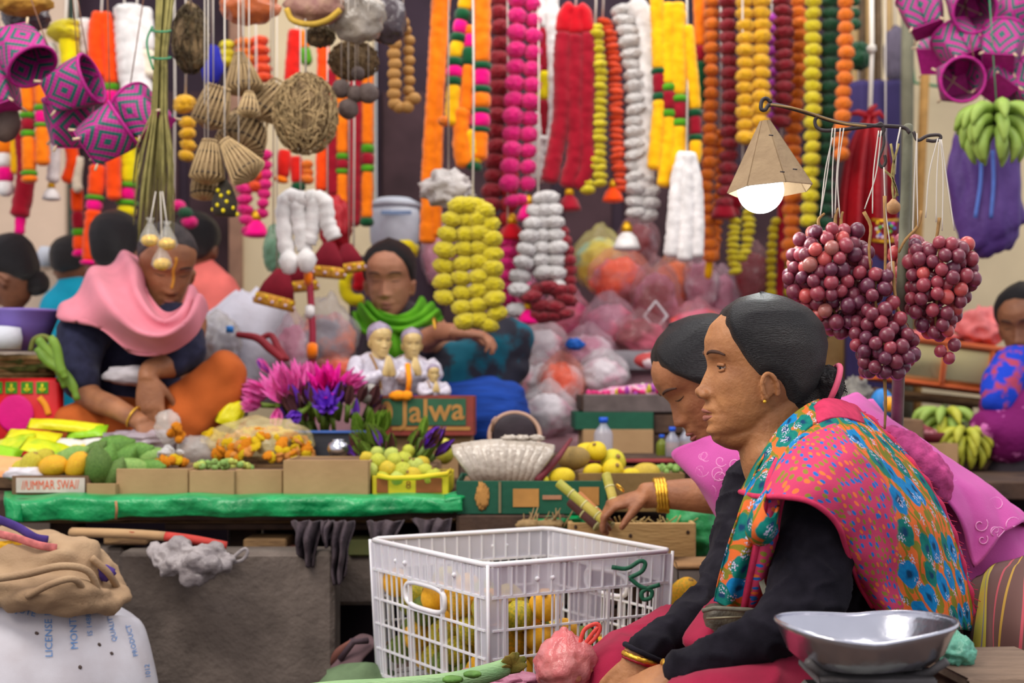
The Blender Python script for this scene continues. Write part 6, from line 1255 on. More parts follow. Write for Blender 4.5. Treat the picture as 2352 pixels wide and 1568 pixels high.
# dark tray with blue rim and small pot
carton('black plastic crate with a blue rim behind the cartons', 668, 842, 994, 1060, 3.78, .18, mat('black_plastic', (50, 52, 60), .4, .1, 10, .1), 'crate', TB, 1010, name='plastic_crate')
part('blue_rim', box(P(750, 992, 3.775), (PR(180, 3.78), .012, .008)), mat('blue_plastic_rim', (40, 80, 150), .4, .1), [o for o in COL.objects if o.name.startswith('plastic_crate')][-1])
tag(part('steel_pot', lathe([(0, 0), (.022, .002), (.03, .02), (.026, .036), (.014, .042), (.018, .046), (0, .046)], 24, P(778, 1050, 3.66)), M_st, None), 'small shiny steel pot in front of the black plastic crate', 'pot')
tag(part('support_box', box((P(900, 0, 3.8).x, 3.72, (P(0, 1066, 3.62).z+TB)/2), (.26, .28, P(0, 1066, 3.62).z-TB)), M_cardd, None), 'brown box under the lower lotus buds', 'box')
# lettered carton with figurines
YJ = 4.02
jc, RJ, wj, hj = carton('old green and red carton lettered in tan, holding three white figurines', 866, 1088, 908, 1000, YJ, .20, mat('faded_red_card', (150, 62, 52), .8, .15, 16, .2, 60, col2=(128, 60, 50)), zb=P(0, 1000, YJ).z, fill=925, name='lettered_carton')
part('green_print', box(P(972, 946, YJ-.004), (PR(196, YJ), .001, PR(62, YJ)), bev=.0003), mat('faded_green_print', (48, 94, 66), .8, .12, 14, .1), jc, False)
tanp = mat('tan_print', (178, 128, 66), .8, .12, 20, .1)
letters('Jalwa', PR(73, YJ), P(994, 944, YJ-.0055), (1, 0, .06), (0, 0, 1), tanp, jc, 'printed_text', PR(1.2, YJ), .001, .98)
part('oval_print', blob(P(888, 948, YJ-.005), (PR(14, YJ), .0015, PR(27, YJ)), 3, 0), tanp, jc)
part('tan_strip', box(P(990, 984, YJ-.004), (PR(180, YJ), .001, PR(8, YJ)), bev=.0003), tanp, jc, False)
carton('plain brown carton under the lettered carton', 905, 1082, 1000, 1108, YJ+.03, .18, M_card, zb=TB)
tag(part('yellow_gourd', blob(P(1022, 1036, 3.85), (PR(22, 3.85), .03, PR(30, 3.85)), 3, .05, 2, 2), skinm('gourd', (206, 200, 70), (180, 180, 60)), None), 'yellow gourd behind the last lotus bud', 'vegetable')
M_rob = mat('glazed_white_robe', (196, 190, 204), .25, .08, 14, .15, 40, spec=.6, coat=.3); M_cap = mat('silvery_glaze', (150, 136, 160), .35, .2, 60, .3, coat=.3); M_fskin = mat('cream_glaze_skin', (204, 176, 116), .35, .1, 20, .1, coat=.2)
def figurine(label, px, py0, py1, s, yaw, Y):
    """glazed bust of a robed figure with palms joined; px centre, py0 head top, py1 base"""
    base = P(px, py1, Y); H = (py1-py0)/FPX*Y; t = thing('figurine', label, 'figurine', base, 'white glazed figurines'); Mz = Matrix.Translation(base) @ Matrix.Rotation(yaw, 4, 'Z')
    k = H/.215
    def L(secs, n=18):
        C = catmull([tuple(c) for c in secs], (len(secs)-1)*5+1); path = [Vector((c[0]*k, c[1]*k, c[2]*k)) for c in C]
        return tube(path, [max(.001, c[3]*k) for c in C], n, [c[4]/c[3] for c in C])
    body = L([(0, .01, 0, .075, .06), (0, .01, .03, .085, .065), (0, .012, .08, .075, .055), (0, .012, .115, .055, .042), (0, .01, .135, .022, .02)])
    arms = [L([(sx*.062, .0, .11, .024, .024), (sx*.082, -.02, .07, .024, .024), (sx*.06, -.06, .055, .02, .02), (sx*.02, -.078, .068, .016, .016)], 12) for sx in (-1, 1)]
    rpart('robe', xf(merge(body, *arms), Mz), .0045, M_rob, t, 2, fold(.003, 50))
    Mh = Mz @ Matrix.Translation((0, -.014*k, .170*k)) @ Matrix.Rotation(-math.pi/2, 4, 'Z') @ Matrix.Rotation(.12, 4, 'Y') @ Matrix.Diagonal((.44*k, .44*k, .44*k, 1))
    hd = part('head', merge(head_vf(Mh), xf(tube([Vector((0, 0, -.2)), Vector((.0, 0, -.06))], [.06, .05], 14), Mh)), M_fskin, t)
    part('cap_hair', hair_vf(Mh, 'shaved', .008), M_cap, hd)
    for z0 in (.018,):
        for sd in (-1, 1): part('painted_eye', tube([Mh @ hsurf(sd*(.031+.012*q), -.001, .001) for q in (-1, 0, 1)], .0012*k, 5), mat('dark_lashes', (40, 28, 26)), hd)
    for sx in (-1, 1):
        part('hand', xf(L([(sx*.012, -.078, .062, .011, .007), (sx*.006, -.082, .085, .012, .006), (sx*.003, -.078, .108, .008, .004), (sx*.002, -.074, .12, .004, .003)], 10), Mz), M_fskin, t)
    part('sash_edge', xf(L([(-.04, -.035, .125, .004, .004), (-.03, -.056, .09, .004, .004), (-.02, -.066, .04, .004, .004), (-.02, -.062, .0, .004, .004)], 8), Mz), mat('gold_brown_edge', (150, 110, 60), .5, .1), t)
figurine('largest white glazed figurine with joined palms, left in the lettered carton', 868, 744, 912, 1, .5, YJ+.06)
figurine('white glazed figurine with joined palms standing behind the other two', 944, 756, 905, 1, .25, YJ+.16)
figurine('smallest white glazed figurine, right in the lettered carton', 994, 838, 925, 1, .3, YJ+.05)
rb2 = tag(part('orange_garland_loop', merge(tube([P(936, 836, YJ+.02), P(940, 870, YJ), P(938, 896, YJ)], [.008]*3, 8), blob(P(915, 908, YJ-.01), (.026, .014, .014), 3, .25, 4), blob(P(934, 908, YJ-.015), (.016, .012, .014), 3, .25, 4)), mat('marigold_orange', (253, 150, 10)), None), 'orange flower string laid between the white figurines', 'flowers')
tag(part('glass_jar_lid', blob(P(850, 905, 3.98), (.036, .03, .03), 3, .06, 5), mat('grey_glittery_glass', (150, 146, 140), .3, .3, 60, .4), None), 'small grey glittering ball left of the lettered carton', 'ornament')
# ---------------- right part of the stall
cart_g, RG_, wg, hg = carton('dark green printed carton holding the clear packets', 1050, 1392, 1104, 1180, 3.32, .34, M_gcard, zb=P(0, 1180, 3.32).z, fill=1114, name='green_carton')
for x0, x1, y0, y1 in ((1178, 1238, 1122, 1164), (1330, 1376, 1118, 1160)): part('tan_print_patch', box(P((x0+x1)/2, (y0+y1)/2, 3.316), (PR(x1-x0, 3.3), .001, PR(y1-y0, 3.3)), bev=.0003), tanp, cart_g, False)
part('leaf_print', blob(P(1108, 1140, 3.316), (PR(15, 3.3), .0012, PR(30, 3.3)), 4, .35, 5, 3), tanp, cart_g)
part('handle_slot', box(P(1268, 1142, 3.316), (PR(44, 3.3), .002, PR(10, 3.3)), bev=.0008), mat('slot_lining', (176, 126, 96), .8, .1), cart_g, False)
part('corner_tape', box(P(1148, 1142, 3.315), (PR(6, 3.3), .001, PR(72, 3.3)), bev=.0003), mat('tape_tan', (120, 110, 80), .6, .1), cart_g, False)
def crate_slats(label, x0, x1, y0, y1, Y, depth, m, zb, n=2):
    a, b = P(x0, y0, Y), P(x1, y1, Y); w = b.x-a.x; H = a.z-zb; cx = (a.x+b.x)/2; t = thing('wooden_crate', label, 'crate', Vector((cx, Y+depth/2, zb)))
    for k in range(n):
        zc = zb+H*(k+.5)/n
        part('board', box((cx, Y, zc), (w, .012, H/n*.9), bev=.002), m, t, False); part('board', box((cx, Y+depth, zc), (w, .012, H/n*.9), bev=.002), m, t, False)
        for s in (-1, 1): part('board', box((cx+s*w/2, Y+depth/2, zc), (.012, depth, H/n*.9), bev=.002), m, t, False)
    for s in (-1, 1):
        for s2 in (0, 1): part('corner_batten', box((cx+s*(w/2-.015), Y+(.014 if s2 == 0 else depth-.014), zb+H/2), (.025, .018, H), bev=.002), m, t, False)
    part('lid_board', box((cx, Y+depth/2, zb+H-.004), (w*.97, depth*.97, .006), bev=.002), m, t, False)
    return t
z1 = P(0, 1180, 3.32).z
crate_slats('dark wooden crate under the green printed carton', 1054, 1300, 1182, 1230, 3.31, .36, M_woodd, z1-.085, 2)
crate_slats('old wooden crate at the bottom of the pile behind the white crate', 1060, 1600, 1300, 1500, 3.30, .40, M_woodd, 0, 4)
lightw = mat('pale_plywood', (194, 158, 104), .75, .1, 6, .15, 40, col2=(176, 138, 88), stretch=(1, 1, 5))
wbx = thing('wooden_box', 'pale plywood box behind the white crate', 'box', Vector((P(1450, 0, 3.26).x, 3.30, z1-.085)))
part('front_board', box(P(1452, 1246, 3.24), (PR(288, 3.24), .012, PR(92, 3.24)), bev=.002), lightw, wbx, False)
part('side_board', box(P(1310, 1246, 3.24)+Vector((0, .09, 0)), (.01, .17, PR(90, 3.24)), bev=.002), lightw, wbx, False); part('side_board', box(P(1594, 1246, 3.24)+Vector((0, .09, 0)), (.01, .17, PR(90, 3.24)), bev=.002), lightw, wbx, False)
part('base', box(P(1452, 1288, 3.24)+Vector((0, .09, 0)), (PR(284, 3.24), .17, .008)), lightw, wbx, False)
for x, y in ((1448, 1230), (1322, 1210), (1580, 1222)): part('knot', blob(P(x, y, 3.233), (.004, .001, .005), 2, .1), M_woodd, wbx)
part('straw_fill', merge(*[tube([P(1330+i*7.4+rng.uniform(-9, 9), 1206+rng.uniform(-4, 4), 3.28+rng.uniform(0, .12)), P(1330+i*7.4+rng.uniform(-26, 26), 1196-rng.uniform(0, 14), 3.28+rng.uniform(0, .1))], .0016, 4) for i in range(36)]), mat('dry_straw', (176, 150, 98), .9, .2), wbx)['kind'] = 'stuff'
tag(part('dry_roots', merge(*[tube([P(1200+i*5, 1214-rng.uniform(0, 8), 3.28), P(1206+i*5+rng.uniform(-20, 20), 1190-rng.uniform(0, 26), 3.26+rng.uniform(0, .05))], [.003, .001], 5) for i in range(20)]+[blob(P(1215, 1206, 3.28), (.03, .02, .014), 3, .3, 4, 2), blob(P(1260, 1204, 3.28), (.035, .02, .012), 3, .3, 4, 7)]), mat('dry_root', (142, 116, 78), .9, .3, 40, .4), None), 'tangle of dry roots in front of the green printed carton', 'roots', kind='stuff')
cloth_g = tag(part('green_plastic', blob(P(1270, 1196, 3.34), (PR(90, 3.3), .05, PR(16, 3.3)), 4, .3, 4, 4), M_gfilm, None), 'strip of green plastic below the green printed carton', 'plastic sheet')
# yellow fruits
tr, *_ = carton('brown tray of yellow fruit right of the green printed carton', 1330, 1572, 1086, 1180, 3.46, .34, mat('brown_tray_card', (126, 100, 60), .8, .15, 10, .2), 'tray', P(0, 1180, 3.40).z, 1092, name='fruit_tray')
crate_slats('wooden crate carrying the tray of yellow fruit', 1330, 1590, 1182, 1230, 3.72, .25, M_woodd, 0, 3)
YF = [skinm('lemon_yellow', (238, 212, 20), (222, 190, 16), .45), skinm('greenish_yellow', (200, 200, 50), (226, 206, 30), .45), skinm('brown_papaya', (146, 122, 66), (166, 134, 70), .6), skinm('dull_yellow', (214, 186, 60), (190, 160, 50), .5)]
for kd, nm, lb, px, py, Y, r, m, rot in (('orange', 'citrus', 'bright yellow citrus on top of the fruit pile', 1370, 1036, 3.56, 24, YF[0], None), ('orange', 'citrus', 'yellow green citrus right of the topmost one', 1408, 1060, 3.58, 30, YF[1], None), ('orange', 'citrus', 'deep yellow citrus below the topmost one', 1408, 1078, 3.50, 25, YF[0], None), ('melon', 'papaya', 'brown skinned papaya left of the topmost yellow citrus', 1318, 1052, 3.52, 28, YF[2], (0, 1.45, 0)), ('melon', 'melon', 'yellow fruit lying left at the green carton rim', 1290, 1096, 3.42, 23, YF[0], (0, 1.4, 0)), ('melon', 'melon', 'dull yellow melon at the right of the fruit tray', 1482, 1088, 3.56, 26, YF[3], (0, 1.4, 0)), ('melon', 'melon', 'yellow melon between the citrus and the dull melon', 1448, 1092, 3.50, 18, YF[0], (0, 1.4, 0)), ('melon', 'melon', 'yellow fruit behind the brown papaya', 1345, 1038, 3.64, 22, YF[0], (0, 1.3, .3)), ('melon', 'melon', 'yellow fruit lying under the topmost citrus', 1362, 1082, 3.5, 18, YF[0], (0, 1.3, .2)), ('orange', 'citrus', 'small green lime right of the green carton', 1250, 1104, 3.40, 12, YF[1], None)):
    fruit(kd, nm, lb, 'fruit', None, P(px, py, Y), PR(r, Y), m, rot, random.Random(px))
gb = [(1505+rng.uniform(0, 60), 1078+rng.uniform(-8, 8), 3.56+rng.uniform(0, .1), rng.uniform(.8, 1.1), 0) for _ in range(24)]
heap('orange', 'green_berry', 'berry', 'green berries in the brown fruit tray', gb, [SQ[1]], .009, ['green berry heaped in the brown fruit tray, %s half' % ('left' if q[0] < 1535 else 'right') for q in gb])
tag(part('red_shelf_edge', box(P(1470, 1058, 3.82), (PR(260, 3.8), .012, .012)), mat('dull_red_paint', (132, 44, 44), .7, .15), None), 'dull red edge of the tray behind the yellow fruit', 'tray')
# fan of clear packets
fan = thing('packet_bundle', 'fan of clear plastic packets standing in the green carton', 'packets', P(1160, 1110, 3.42))
M_cl = mat('crinkled_clear_packets', (196, 184, 170), .18, .12, 30, .8, 60, alpha=.82, spec=.7, coat=.3)
for row in range(2):
    for i in range(11):
        u = i/10*2-1; x0 = 1156+u*60; x1 = 1156+u*104; y1 = 1012+12*u*u-row*4; Y0 = 3.40+row*.06
        part('packet', tube([P(x0, 1110, Y0), P(x0*.6+x1*.4, 1075, Y0-.01), P(x1, 1036, Y0-.005), P(x1+2*u, y1, Y0+.01)], [PR(9, 3.4), PR(12, 3.4), PR(14, 3.4), PR(14, 3.4)], 8, [.8, .7, .4, .12]), M_cl, fan)
for x in (1170, 1200, 1232): part('fold_tip', blob(P(x, 1006, 3.42), (.02, .01, .008), 3, .4, 4, x), M_cl, fan)
# black tray with tan rim and the red rod
bt = thing('round_tray', 'black round tray with a tan rim standing behind the clear packets', 'tray', P(1180, 1012, 3.8))
c_ = P(1182, 1000, 3.8); pts = [c_+Vector((PR(58, 3.8)*math.cos(a), .02*math.sin(a), PR(52, 3.8)*math.sin(a))) for a in np.linspace(0, 2*math.pi, 41)[:-1]]
part('rim', tube(pts, .006, 8, closed=True), mat('tan_rim', (176, 140, 118), .5, .1), bt); part('dish', blob(c_+Vector((0, .012, 0)), (PR(56, 3.8), .012, PR(50, 3.8)), 3, .0), mat('black_tray_face', (46, 34, 42), .6, .2), bt)
part('hook_end', tube([P(1130, 990, 3.78), P(1132, 966, 3.77), P(1140, 958, 3.77)], .004, 8), mat('tan_rim', (176, 140, 118)), bt)
tag(part('support_box', box((P(1180, 0, 3.95).x, 3.90, (P(0, 1040, 3.9).z+.0)/2), (.30, .10, P(0, 1040, 3.9).z)), M_woodd, None), 'dark wooden box behind the green printed carton', 'box')
tag(part('red_stick', tube([P(1235, 1104, 3.38), P(1284, 1048, 3.44), P(1312, 1008, 3.5)], [PR(9, 3.4), PR(7, 3.4), PR(4, 3.4)], 10), mat('maroon_stalk', (110, 34, 46), .6, .1), None), 'maroon stalk leaning right of the clear packets', 'stick')
# sugarcane
M_sc = mat('sugarcane_skin', (156, 158, 56), .5, .2, 12, .2, 60, col2=(196, 176, 80))
def cane(label, a, b, Y0, Y1, r, m, n=4):
    p, q = P(*a, Y0), P(*b, Y1); t = thing('sugarcane', label, 'sugarcane', p.lerp(q, .5), 'cut sugarcane pieces')
    for k in range(n):
        s, e = p.lerp(q, k/n+.006), p.lerp(q, (k+1)/n-.006); part('cane_section', tube([s, s.lerp(e, .06), s.lerp(e, .94), e], [r*.96, r, r, r*.96], 12), m, t)
        part('node_ring', tube([e, e+(q-p).normalized()*.004], [r*1.07, r*1.07], 12), mat('pale_node', (196, 190, 130), .6, .1), t)
cane('long green sugarcane slanting down from the green printed carton', (1282, 1108), (1402, 1208), 3.2, 3.14, PR(11, 3.2), M_sc, 4)
cane('short upright sugarcane beside the ringed hand', (1392, 1088), (1408, 1146), 3.16, 3.13, PR(11, 3.1), M_sc, 2)
cane('brown peeled sugarcane tucked behind the long green one', (1328, 1134), (1404, 1206), 3.26, 3.22, PR(9, 3.2), mat('brown_cane', (186, 118, 64), .6, .15), 2)
cane('dark maroon sugarcane under the long green one', (1310, 1150), (1372, 1206), 3.24, 3.2, PR(13, 3.2), mat('maroon_cane', (92, 50, 44), .6, .15), 2)
tag(part('green_cloth_bag', blob(P(1590, 1220, 3.36), (PR(66, 3.3), .06, PR(64, 3.3)), 4, .16, 2.4, 8, ridges=6), mat('green_bag_film', (40, 140, 76), .45, .15, 10, .4, 30), None), 'bulging green plastic bag right of the pale plywood box', 'bag')
# tray of petals behind, bottles and cartons
pt_ = thing('petal_tray', 'dark wooden tray of loose petals behind the bottles', 'tray', P(1450, 950, 4.3))
part('front_board', box(P(1460, 926, 4.2), (PR(240, 4.2), .02, PR(42, 4.2)), bev=.003), mat('dusty_dark_wood', (96, 84, 82), .8, .2), pt_, False)
part('tray_bottom', box(P(1460, 940, 4.2)+Vector((0, .2, 0)), (PR(236, 4.2), .38, .02)), M_woodd, pt_, False); part('side_board', box(P(1342, 926, 4.2)+Vector((0, .2, 0)), (.014, .38, PR(38, 4.2))), M_woodd, pt_, False); part('rear_board', box(P(1460, 926, 4.2)+Vector((0, .39, 0)), (PR(236, 4.2), .014, PR(38, 4.2))), M_woodd, pt_, False)
rg4 = random.Random(8)
for nm, k, x0, x1, n in (('pink_petal', 'mag', 1350, 1560, 34), ('yellow_petal', 'yel', 1410, 1520, 26), ('white_petal', 'wht', 1440, 1560, 40), ('violet_petal', 'pur', 1440, 1540, 22)):
    for i in range(n): px = rg4.uniform(x0, x1); inst(nm, POMS[i % 3], pt_, P(px, 905-rg4.uniform(0, 1)*max(0, (px-1400)/160)*34, 4.22+rg4.uniform(0, .25)), (rg4.uniform(0, 3),)*3, (.013, .013, .009), fm(k))
part('petal_bed', blob(P(1480, 905, 4.4), (.15, .14, .03), 3, .2, 4), mat('mixed_petals', (214, 190, 200), .9, .3, 60, .5, col2=(214, 60, 150)), pt_)
carton('dark green carton under the petal tray', 1322, 1500, 946, 986, 4.18, .3, M_gcard, zb=P(0, 986, 4.18).z, name='green_carton')
carton('brown carton with a white strip between the bottles and the fruit', 1340, 1500, 986, 1098, 4.16, .3, M_card, zb=TB)
crate_slats('dark wooden crate standing behind the oil bottles', 1500, 1640, 950, 1092, 4.2, .3, M_woodd, TB, 3)
def bottle(label, px, py0, py1, Y, r, body, cap, oil=None):
    H = PR(py1-py0, Y); base = P(px, py1, Y); t = thing('bottle', label, 'bottle', base); r = PR(r, Y)
    part('bottle_body', lathe([(0, 0), (r*.9, 0), (r, r*.2), (r, H*.55), (r*.9, H*.64), (r*.4, H*.8), (r*.34, H*.88), (0, H*.88)], 24, base), body, t)
    if oil: part('oil', lathe([(0, .003), (r*.85, .003), (r*.9, H*.5), (0, H*.5)], 20, base), oil, t)
    part('cap', lathe([(0, H*.86), (r*.46, H*.86), (r*.46, H), (0, H)], 18, base), cap, t)
clr = mat('clear_bottle', (190, 196, 216), .12, 0, 10, 0, alpha=.42, spec=.8); blc = mat('blue_cap', (20, 84, 204), .4, 0, 10, 0); oilm = mat('amber_oil', (150, 92, 24), .2, .1)
bottle('clear empty bottle with a blue cap above the yellow citrus', 1386, 958, 1046, 3.78, 22, clr, blc)
bottle('small bottle of amber oil with a blue cap beside the bowed woman', 1544, 980, 1052, 3.85, 16, clr, blc, oilm)
bottle('amber oil bottle with a clear cap nearest the bowed woman', 1576, 976, 1052, 3.9, 17, clr, mat('clear_cap', (170, 170, 176), .3), oilm)
bottle('green tinted bottle lying left of the oil bottles', 1520, 998, 1050, 3.9, 13, mat('olive_glass', (120, 132, 40), .2, .1, alpha=.8), blc)
tag(part('shelf_board', box((P(1470, 0, 3.9).x, 3.92, P(0, 1052, 3.86).z), (PR(280, 3.9), .20, .012)), M_woodd, None), 'dark shelf board the blue capped bottles stand on', 'board')
tag(part('shelf_support', box((P(1470, 0, 3.95).x, 3.97, P(0, 1052, 3.86).z/2), (PR(240, 3.9), .06, P(0, 1052, 3.86).z-.012)), M_woodd, None), 'dark block under the bottle shelf board', 'board')
# ---------------- under the table
und = (('flattened tan carton with a red stripe sticking out under the table', [(165, 1222, 3.2), (300, 1226, 3.18), (420, 1236, 3.18), (520, 1254, 3.2)], M_card, 13),)
fc = thing('flattened_carton', und[0][0], 'carton', P(340, 1236, 3.2))
for a, b, mm in ((0, .56, M_card), (.56, 1, mat('red_print_card', (172, 52, 44), .8, .15))):
    C = catmull([tuple(P(x, y, Y)) for x, y, Y in und[0][1]], 21); C = [Vector(c) for c in C[int(a*20):int(b*20)+1]]
    part('card_layer', tube(C, PR(11, 3.2), 8, 1.8), mm, fc)
letters('Tomato', PR(20, 3.2), P(330, 1230, 3.165), (1, 0, -.07), (0, 0, 1), mat('red_print_card', (172, 52, 44)), fc, 'printed_text')
dwb = thing('plastic_bag', 'crumpled dirty white plastic bag caught below the table', 'bag', P(450, 1330, 3.12))
rpart('bag_skin', merge(limb([(360, 1262, 3.16, 16), (372, 1290, 3.13, 24), (420, 1300, 3.1, 26), (448, 1322, 3.1, 18)], 14), limb([(366, 1266, 3.14, 15), (410, 1256, 3.13, 18), (440, 1272, 3.11, 20), (500, 1268, 3.12, 17), (530, 1290, 3.12, 15)], 14), limb([(430, 1290, 3.09, 20), (470, 1292, 3.08, 24), (505, 1300, 3.09, 20), (520, 1312, 3.1, 12)], 14), limb([(420, 1312, 3.09, 14), (450, 1328, 3.08, 16), (490, 1318, 3.09, 12)], 14)), .005, mat('dirty_white_film', (168, 160, 160), .4, .15, 9, .5, 26, col2=(112, 104, 106), spec=.4), dwb, 2, lambda c: .014*noise.fractal(c*26, .7, 2, 3))
part('bag_handle', tube([Vector(c) for c in catmull([tuple(P(x, y, 3.13)) for x, y in ((524, 1296), (540, 1276), (562, 1260), (568, 1270), (556, 1286), (532, 1292))], 20)], .004, 7, .5), mat('dirty_white_film', (160, 152, 156)), dwb)
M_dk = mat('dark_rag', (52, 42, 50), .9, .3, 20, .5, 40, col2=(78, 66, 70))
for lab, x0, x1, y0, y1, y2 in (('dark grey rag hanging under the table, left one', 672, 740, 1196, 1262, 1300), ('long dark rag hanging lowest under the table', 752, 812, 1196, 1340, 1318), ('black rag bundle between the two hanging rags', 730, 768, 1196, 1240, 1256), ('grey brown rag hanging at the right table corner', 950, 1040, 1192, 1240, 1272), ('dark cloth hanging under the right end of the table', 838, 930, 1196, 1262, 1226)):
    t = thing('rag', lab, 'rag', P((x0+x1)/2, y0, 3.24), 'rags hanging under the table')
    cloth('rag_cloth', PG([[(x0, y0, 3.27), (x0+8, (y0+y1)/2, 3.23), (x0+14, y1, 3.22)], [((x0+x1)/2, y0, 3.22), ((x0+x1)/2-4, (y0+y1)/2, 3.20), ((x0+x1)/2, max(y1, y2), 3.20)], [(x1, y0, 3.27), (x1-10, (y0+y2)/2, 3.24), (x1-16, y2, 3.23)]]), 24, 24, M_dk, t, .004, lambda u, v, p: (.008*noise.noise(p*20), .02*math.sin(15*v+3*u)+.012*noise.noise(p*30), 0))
for lab, x0, x1, y0, y1, Y, m in (('brown plank under the table right of the white bag', 560, 660, 1236, 1262, 3.34, M_wood), ('reddish brick piece on the concrete ledge', 590, 700, 1262, 1284, 3.28, mat('reddish_brick', (120, 70, 58), .9, .2)), ('dark plank across the underside of the table', 380, 900, 1200, 1216, 3.40, M_woodd), ('green printed card tucked under the table', 800, 900, 1238, 1276, 3.36, mat('greenish_card', (112, 104, 62), .8, .2, 12, .2, col2=(86, 104, 60))), ('wooden beam end at the right corner of the table', 940, 1050, 1176, 1194, 3.34, M_wood), ('tan board at the left below the table', 240, 340, 1226, 1250, 3.30, M_wood)):
    a, b = P(x0, y0, Y), P(x1, y1, Y); tag(part('plank', box(((a.x+b.x)/2, Y+.05, (a.z+b.z)/2), (b.x-a.x, .12, a.z-b.z), bev=.004), m, None, False), lab, 'plank')
for lab, x in (('left timber post carrying the stall table', 150), ('middle timber post carrying the stall table', 560), ('right timber post carrying the stall table', 1030)):
    t = thing('timber_post', lab, 'post', Vector((P(x, 0, 3.5).x, 3.5, 0))); part('post_shaft', box((P(x, 0, 3.5).x, 3.52, (TB-.05)/2), (.07, .07, TB-.05), bev=.005), M_woodd, t)
# slippers in the gap
for i, (lab, a, b) in enumerate((('dark slipper leaning upright in the gap left of the white crate', (775, 1560), (840, 1462)), ('brown slipper lying in the gap behind the leaning one', (775, 1500), (835, 1494)))):
    t = thing('slipper', lab, 'slipper', P(*a, 3.05)); p, q = P(*a, 3.04+.06*i), P(*b, 3.12+.06*i)
    part('sole', etube([p.lerp(q, k/8) for k in range(9)], (.7, .2, .5), [.024, .040, .043, .038, .034, .038, .044, .040, .022], [.010]*9), mat('slipper_sole_%d' % i, ((96, 72, 76), (110, 66, 56))[i], .8, .15), t)
    m_ = p.lerp(q, .62); part('strap', tube([m_+Vector((-.03, -.02, -.01)), m_+Vector((0, -.035, .03)), m_+Vector((.03, -.02, .03))], .007, 8), mat('slipper_strap', (70, 52, 60), .7, .1), t)
gp = tag(part('green_sheet', blob(P(830, 1620, 3.0), (.10, .08, .09), 3, .2, 3, 3), mat('dull_green_cloth', (96, 118, 84), .8, .15), None), 'dull green bundle on the floor left of the white crate', 'bundle')
tag(part('gap_shade_sheet', box((P(850, 0, 3.9).x, 3.95, .22), (.6, .04, .44)), M_dark, None), 'dark board deep under the stall table', 'board')  # dark sheet put in to stand for the deep shade of the gap
# ---------------------------------------------------------------- things hanging left and right
dia = bpy.data.materials.new('woven_magenta_diamonds'); dia.use_nodes = True
def diamat(m, c1, c2):
    nt = m.node_tree; b = nt.nodes['Principled BSDF']; b.inputs['Roughness'].default_value = .6
    a = nt.nodes.new('ShaderNodeAttribute'); a.attribute_name = 'ring'
    mm = nt.nodes.new('ShaderNodeMath'); mm.operation = 'FRACT'; k = nt.nodes.new('ShaderNodeMath'); k.operation = 'MULTIPLY'; k.inputs[1].default_value = 1.9
    nt.links.new(a.outputs['Fac'], k.inputs[0]); nt.links.new(k.outputs[0], mm.inputs[0])
    r = nt.nodes.new('ShaderNodeValToRGB'); r.color_ramp.interpolation = 'CONSTANT'; r.color_ramp.elements[0].color = lin(c2); r.color_ramp.elements[1].position = .42; r.color_ramp.elements[1].color = lin(c1)
    nt.links.new(mm.outputs[0], r.inputs[0])
    tc = nt.nodes.new('ShaderNodeTexCoord'); ck = nt.nodes.new('ShaderNodeTexChecker'); ck.inputs['Scale'].default_value = 30; nt.links.new(tc.outputs['UV'], ck.inputs[0])
    ck.inputs[1].default_value = (1, 1, 1, 1); ck.inputs[2].default_value = (.55, .55, .55, 1)
    mx = nt.nodes.new('ShaderNodeMix'); mx.data_type = 'RGBA'; mx.blend_type = 'MULTIPLY'; mx.inputs[0].default_value = .7; nt.links.new(r.outputs[0], mx.inputs[6]); nt.links.new(ck.outputs[0], mx.inputs[7]); nt.links.new(mx.outputs[2], b.inputs['Base Color'])
    bp = nt.nodes.new('ShaderNodeBump'); bp.inputs['Strength'].default_value = .6; bp.inputs['Distance'].default_value = .002; nt.links.new(ck.outputs[1], bp.inputs['Height']); nt.links.new(bp.outputs[0], b.inputs['Normal'])
diamat(dia, (186, 28, 136), (10, 100, 92))
M_mg = mat('magenta_cane', (170, 24, 124), .6, .15, 60, .4, 120); M_peg = mat('pale_peg', (208, 184, 152), .7, .1)
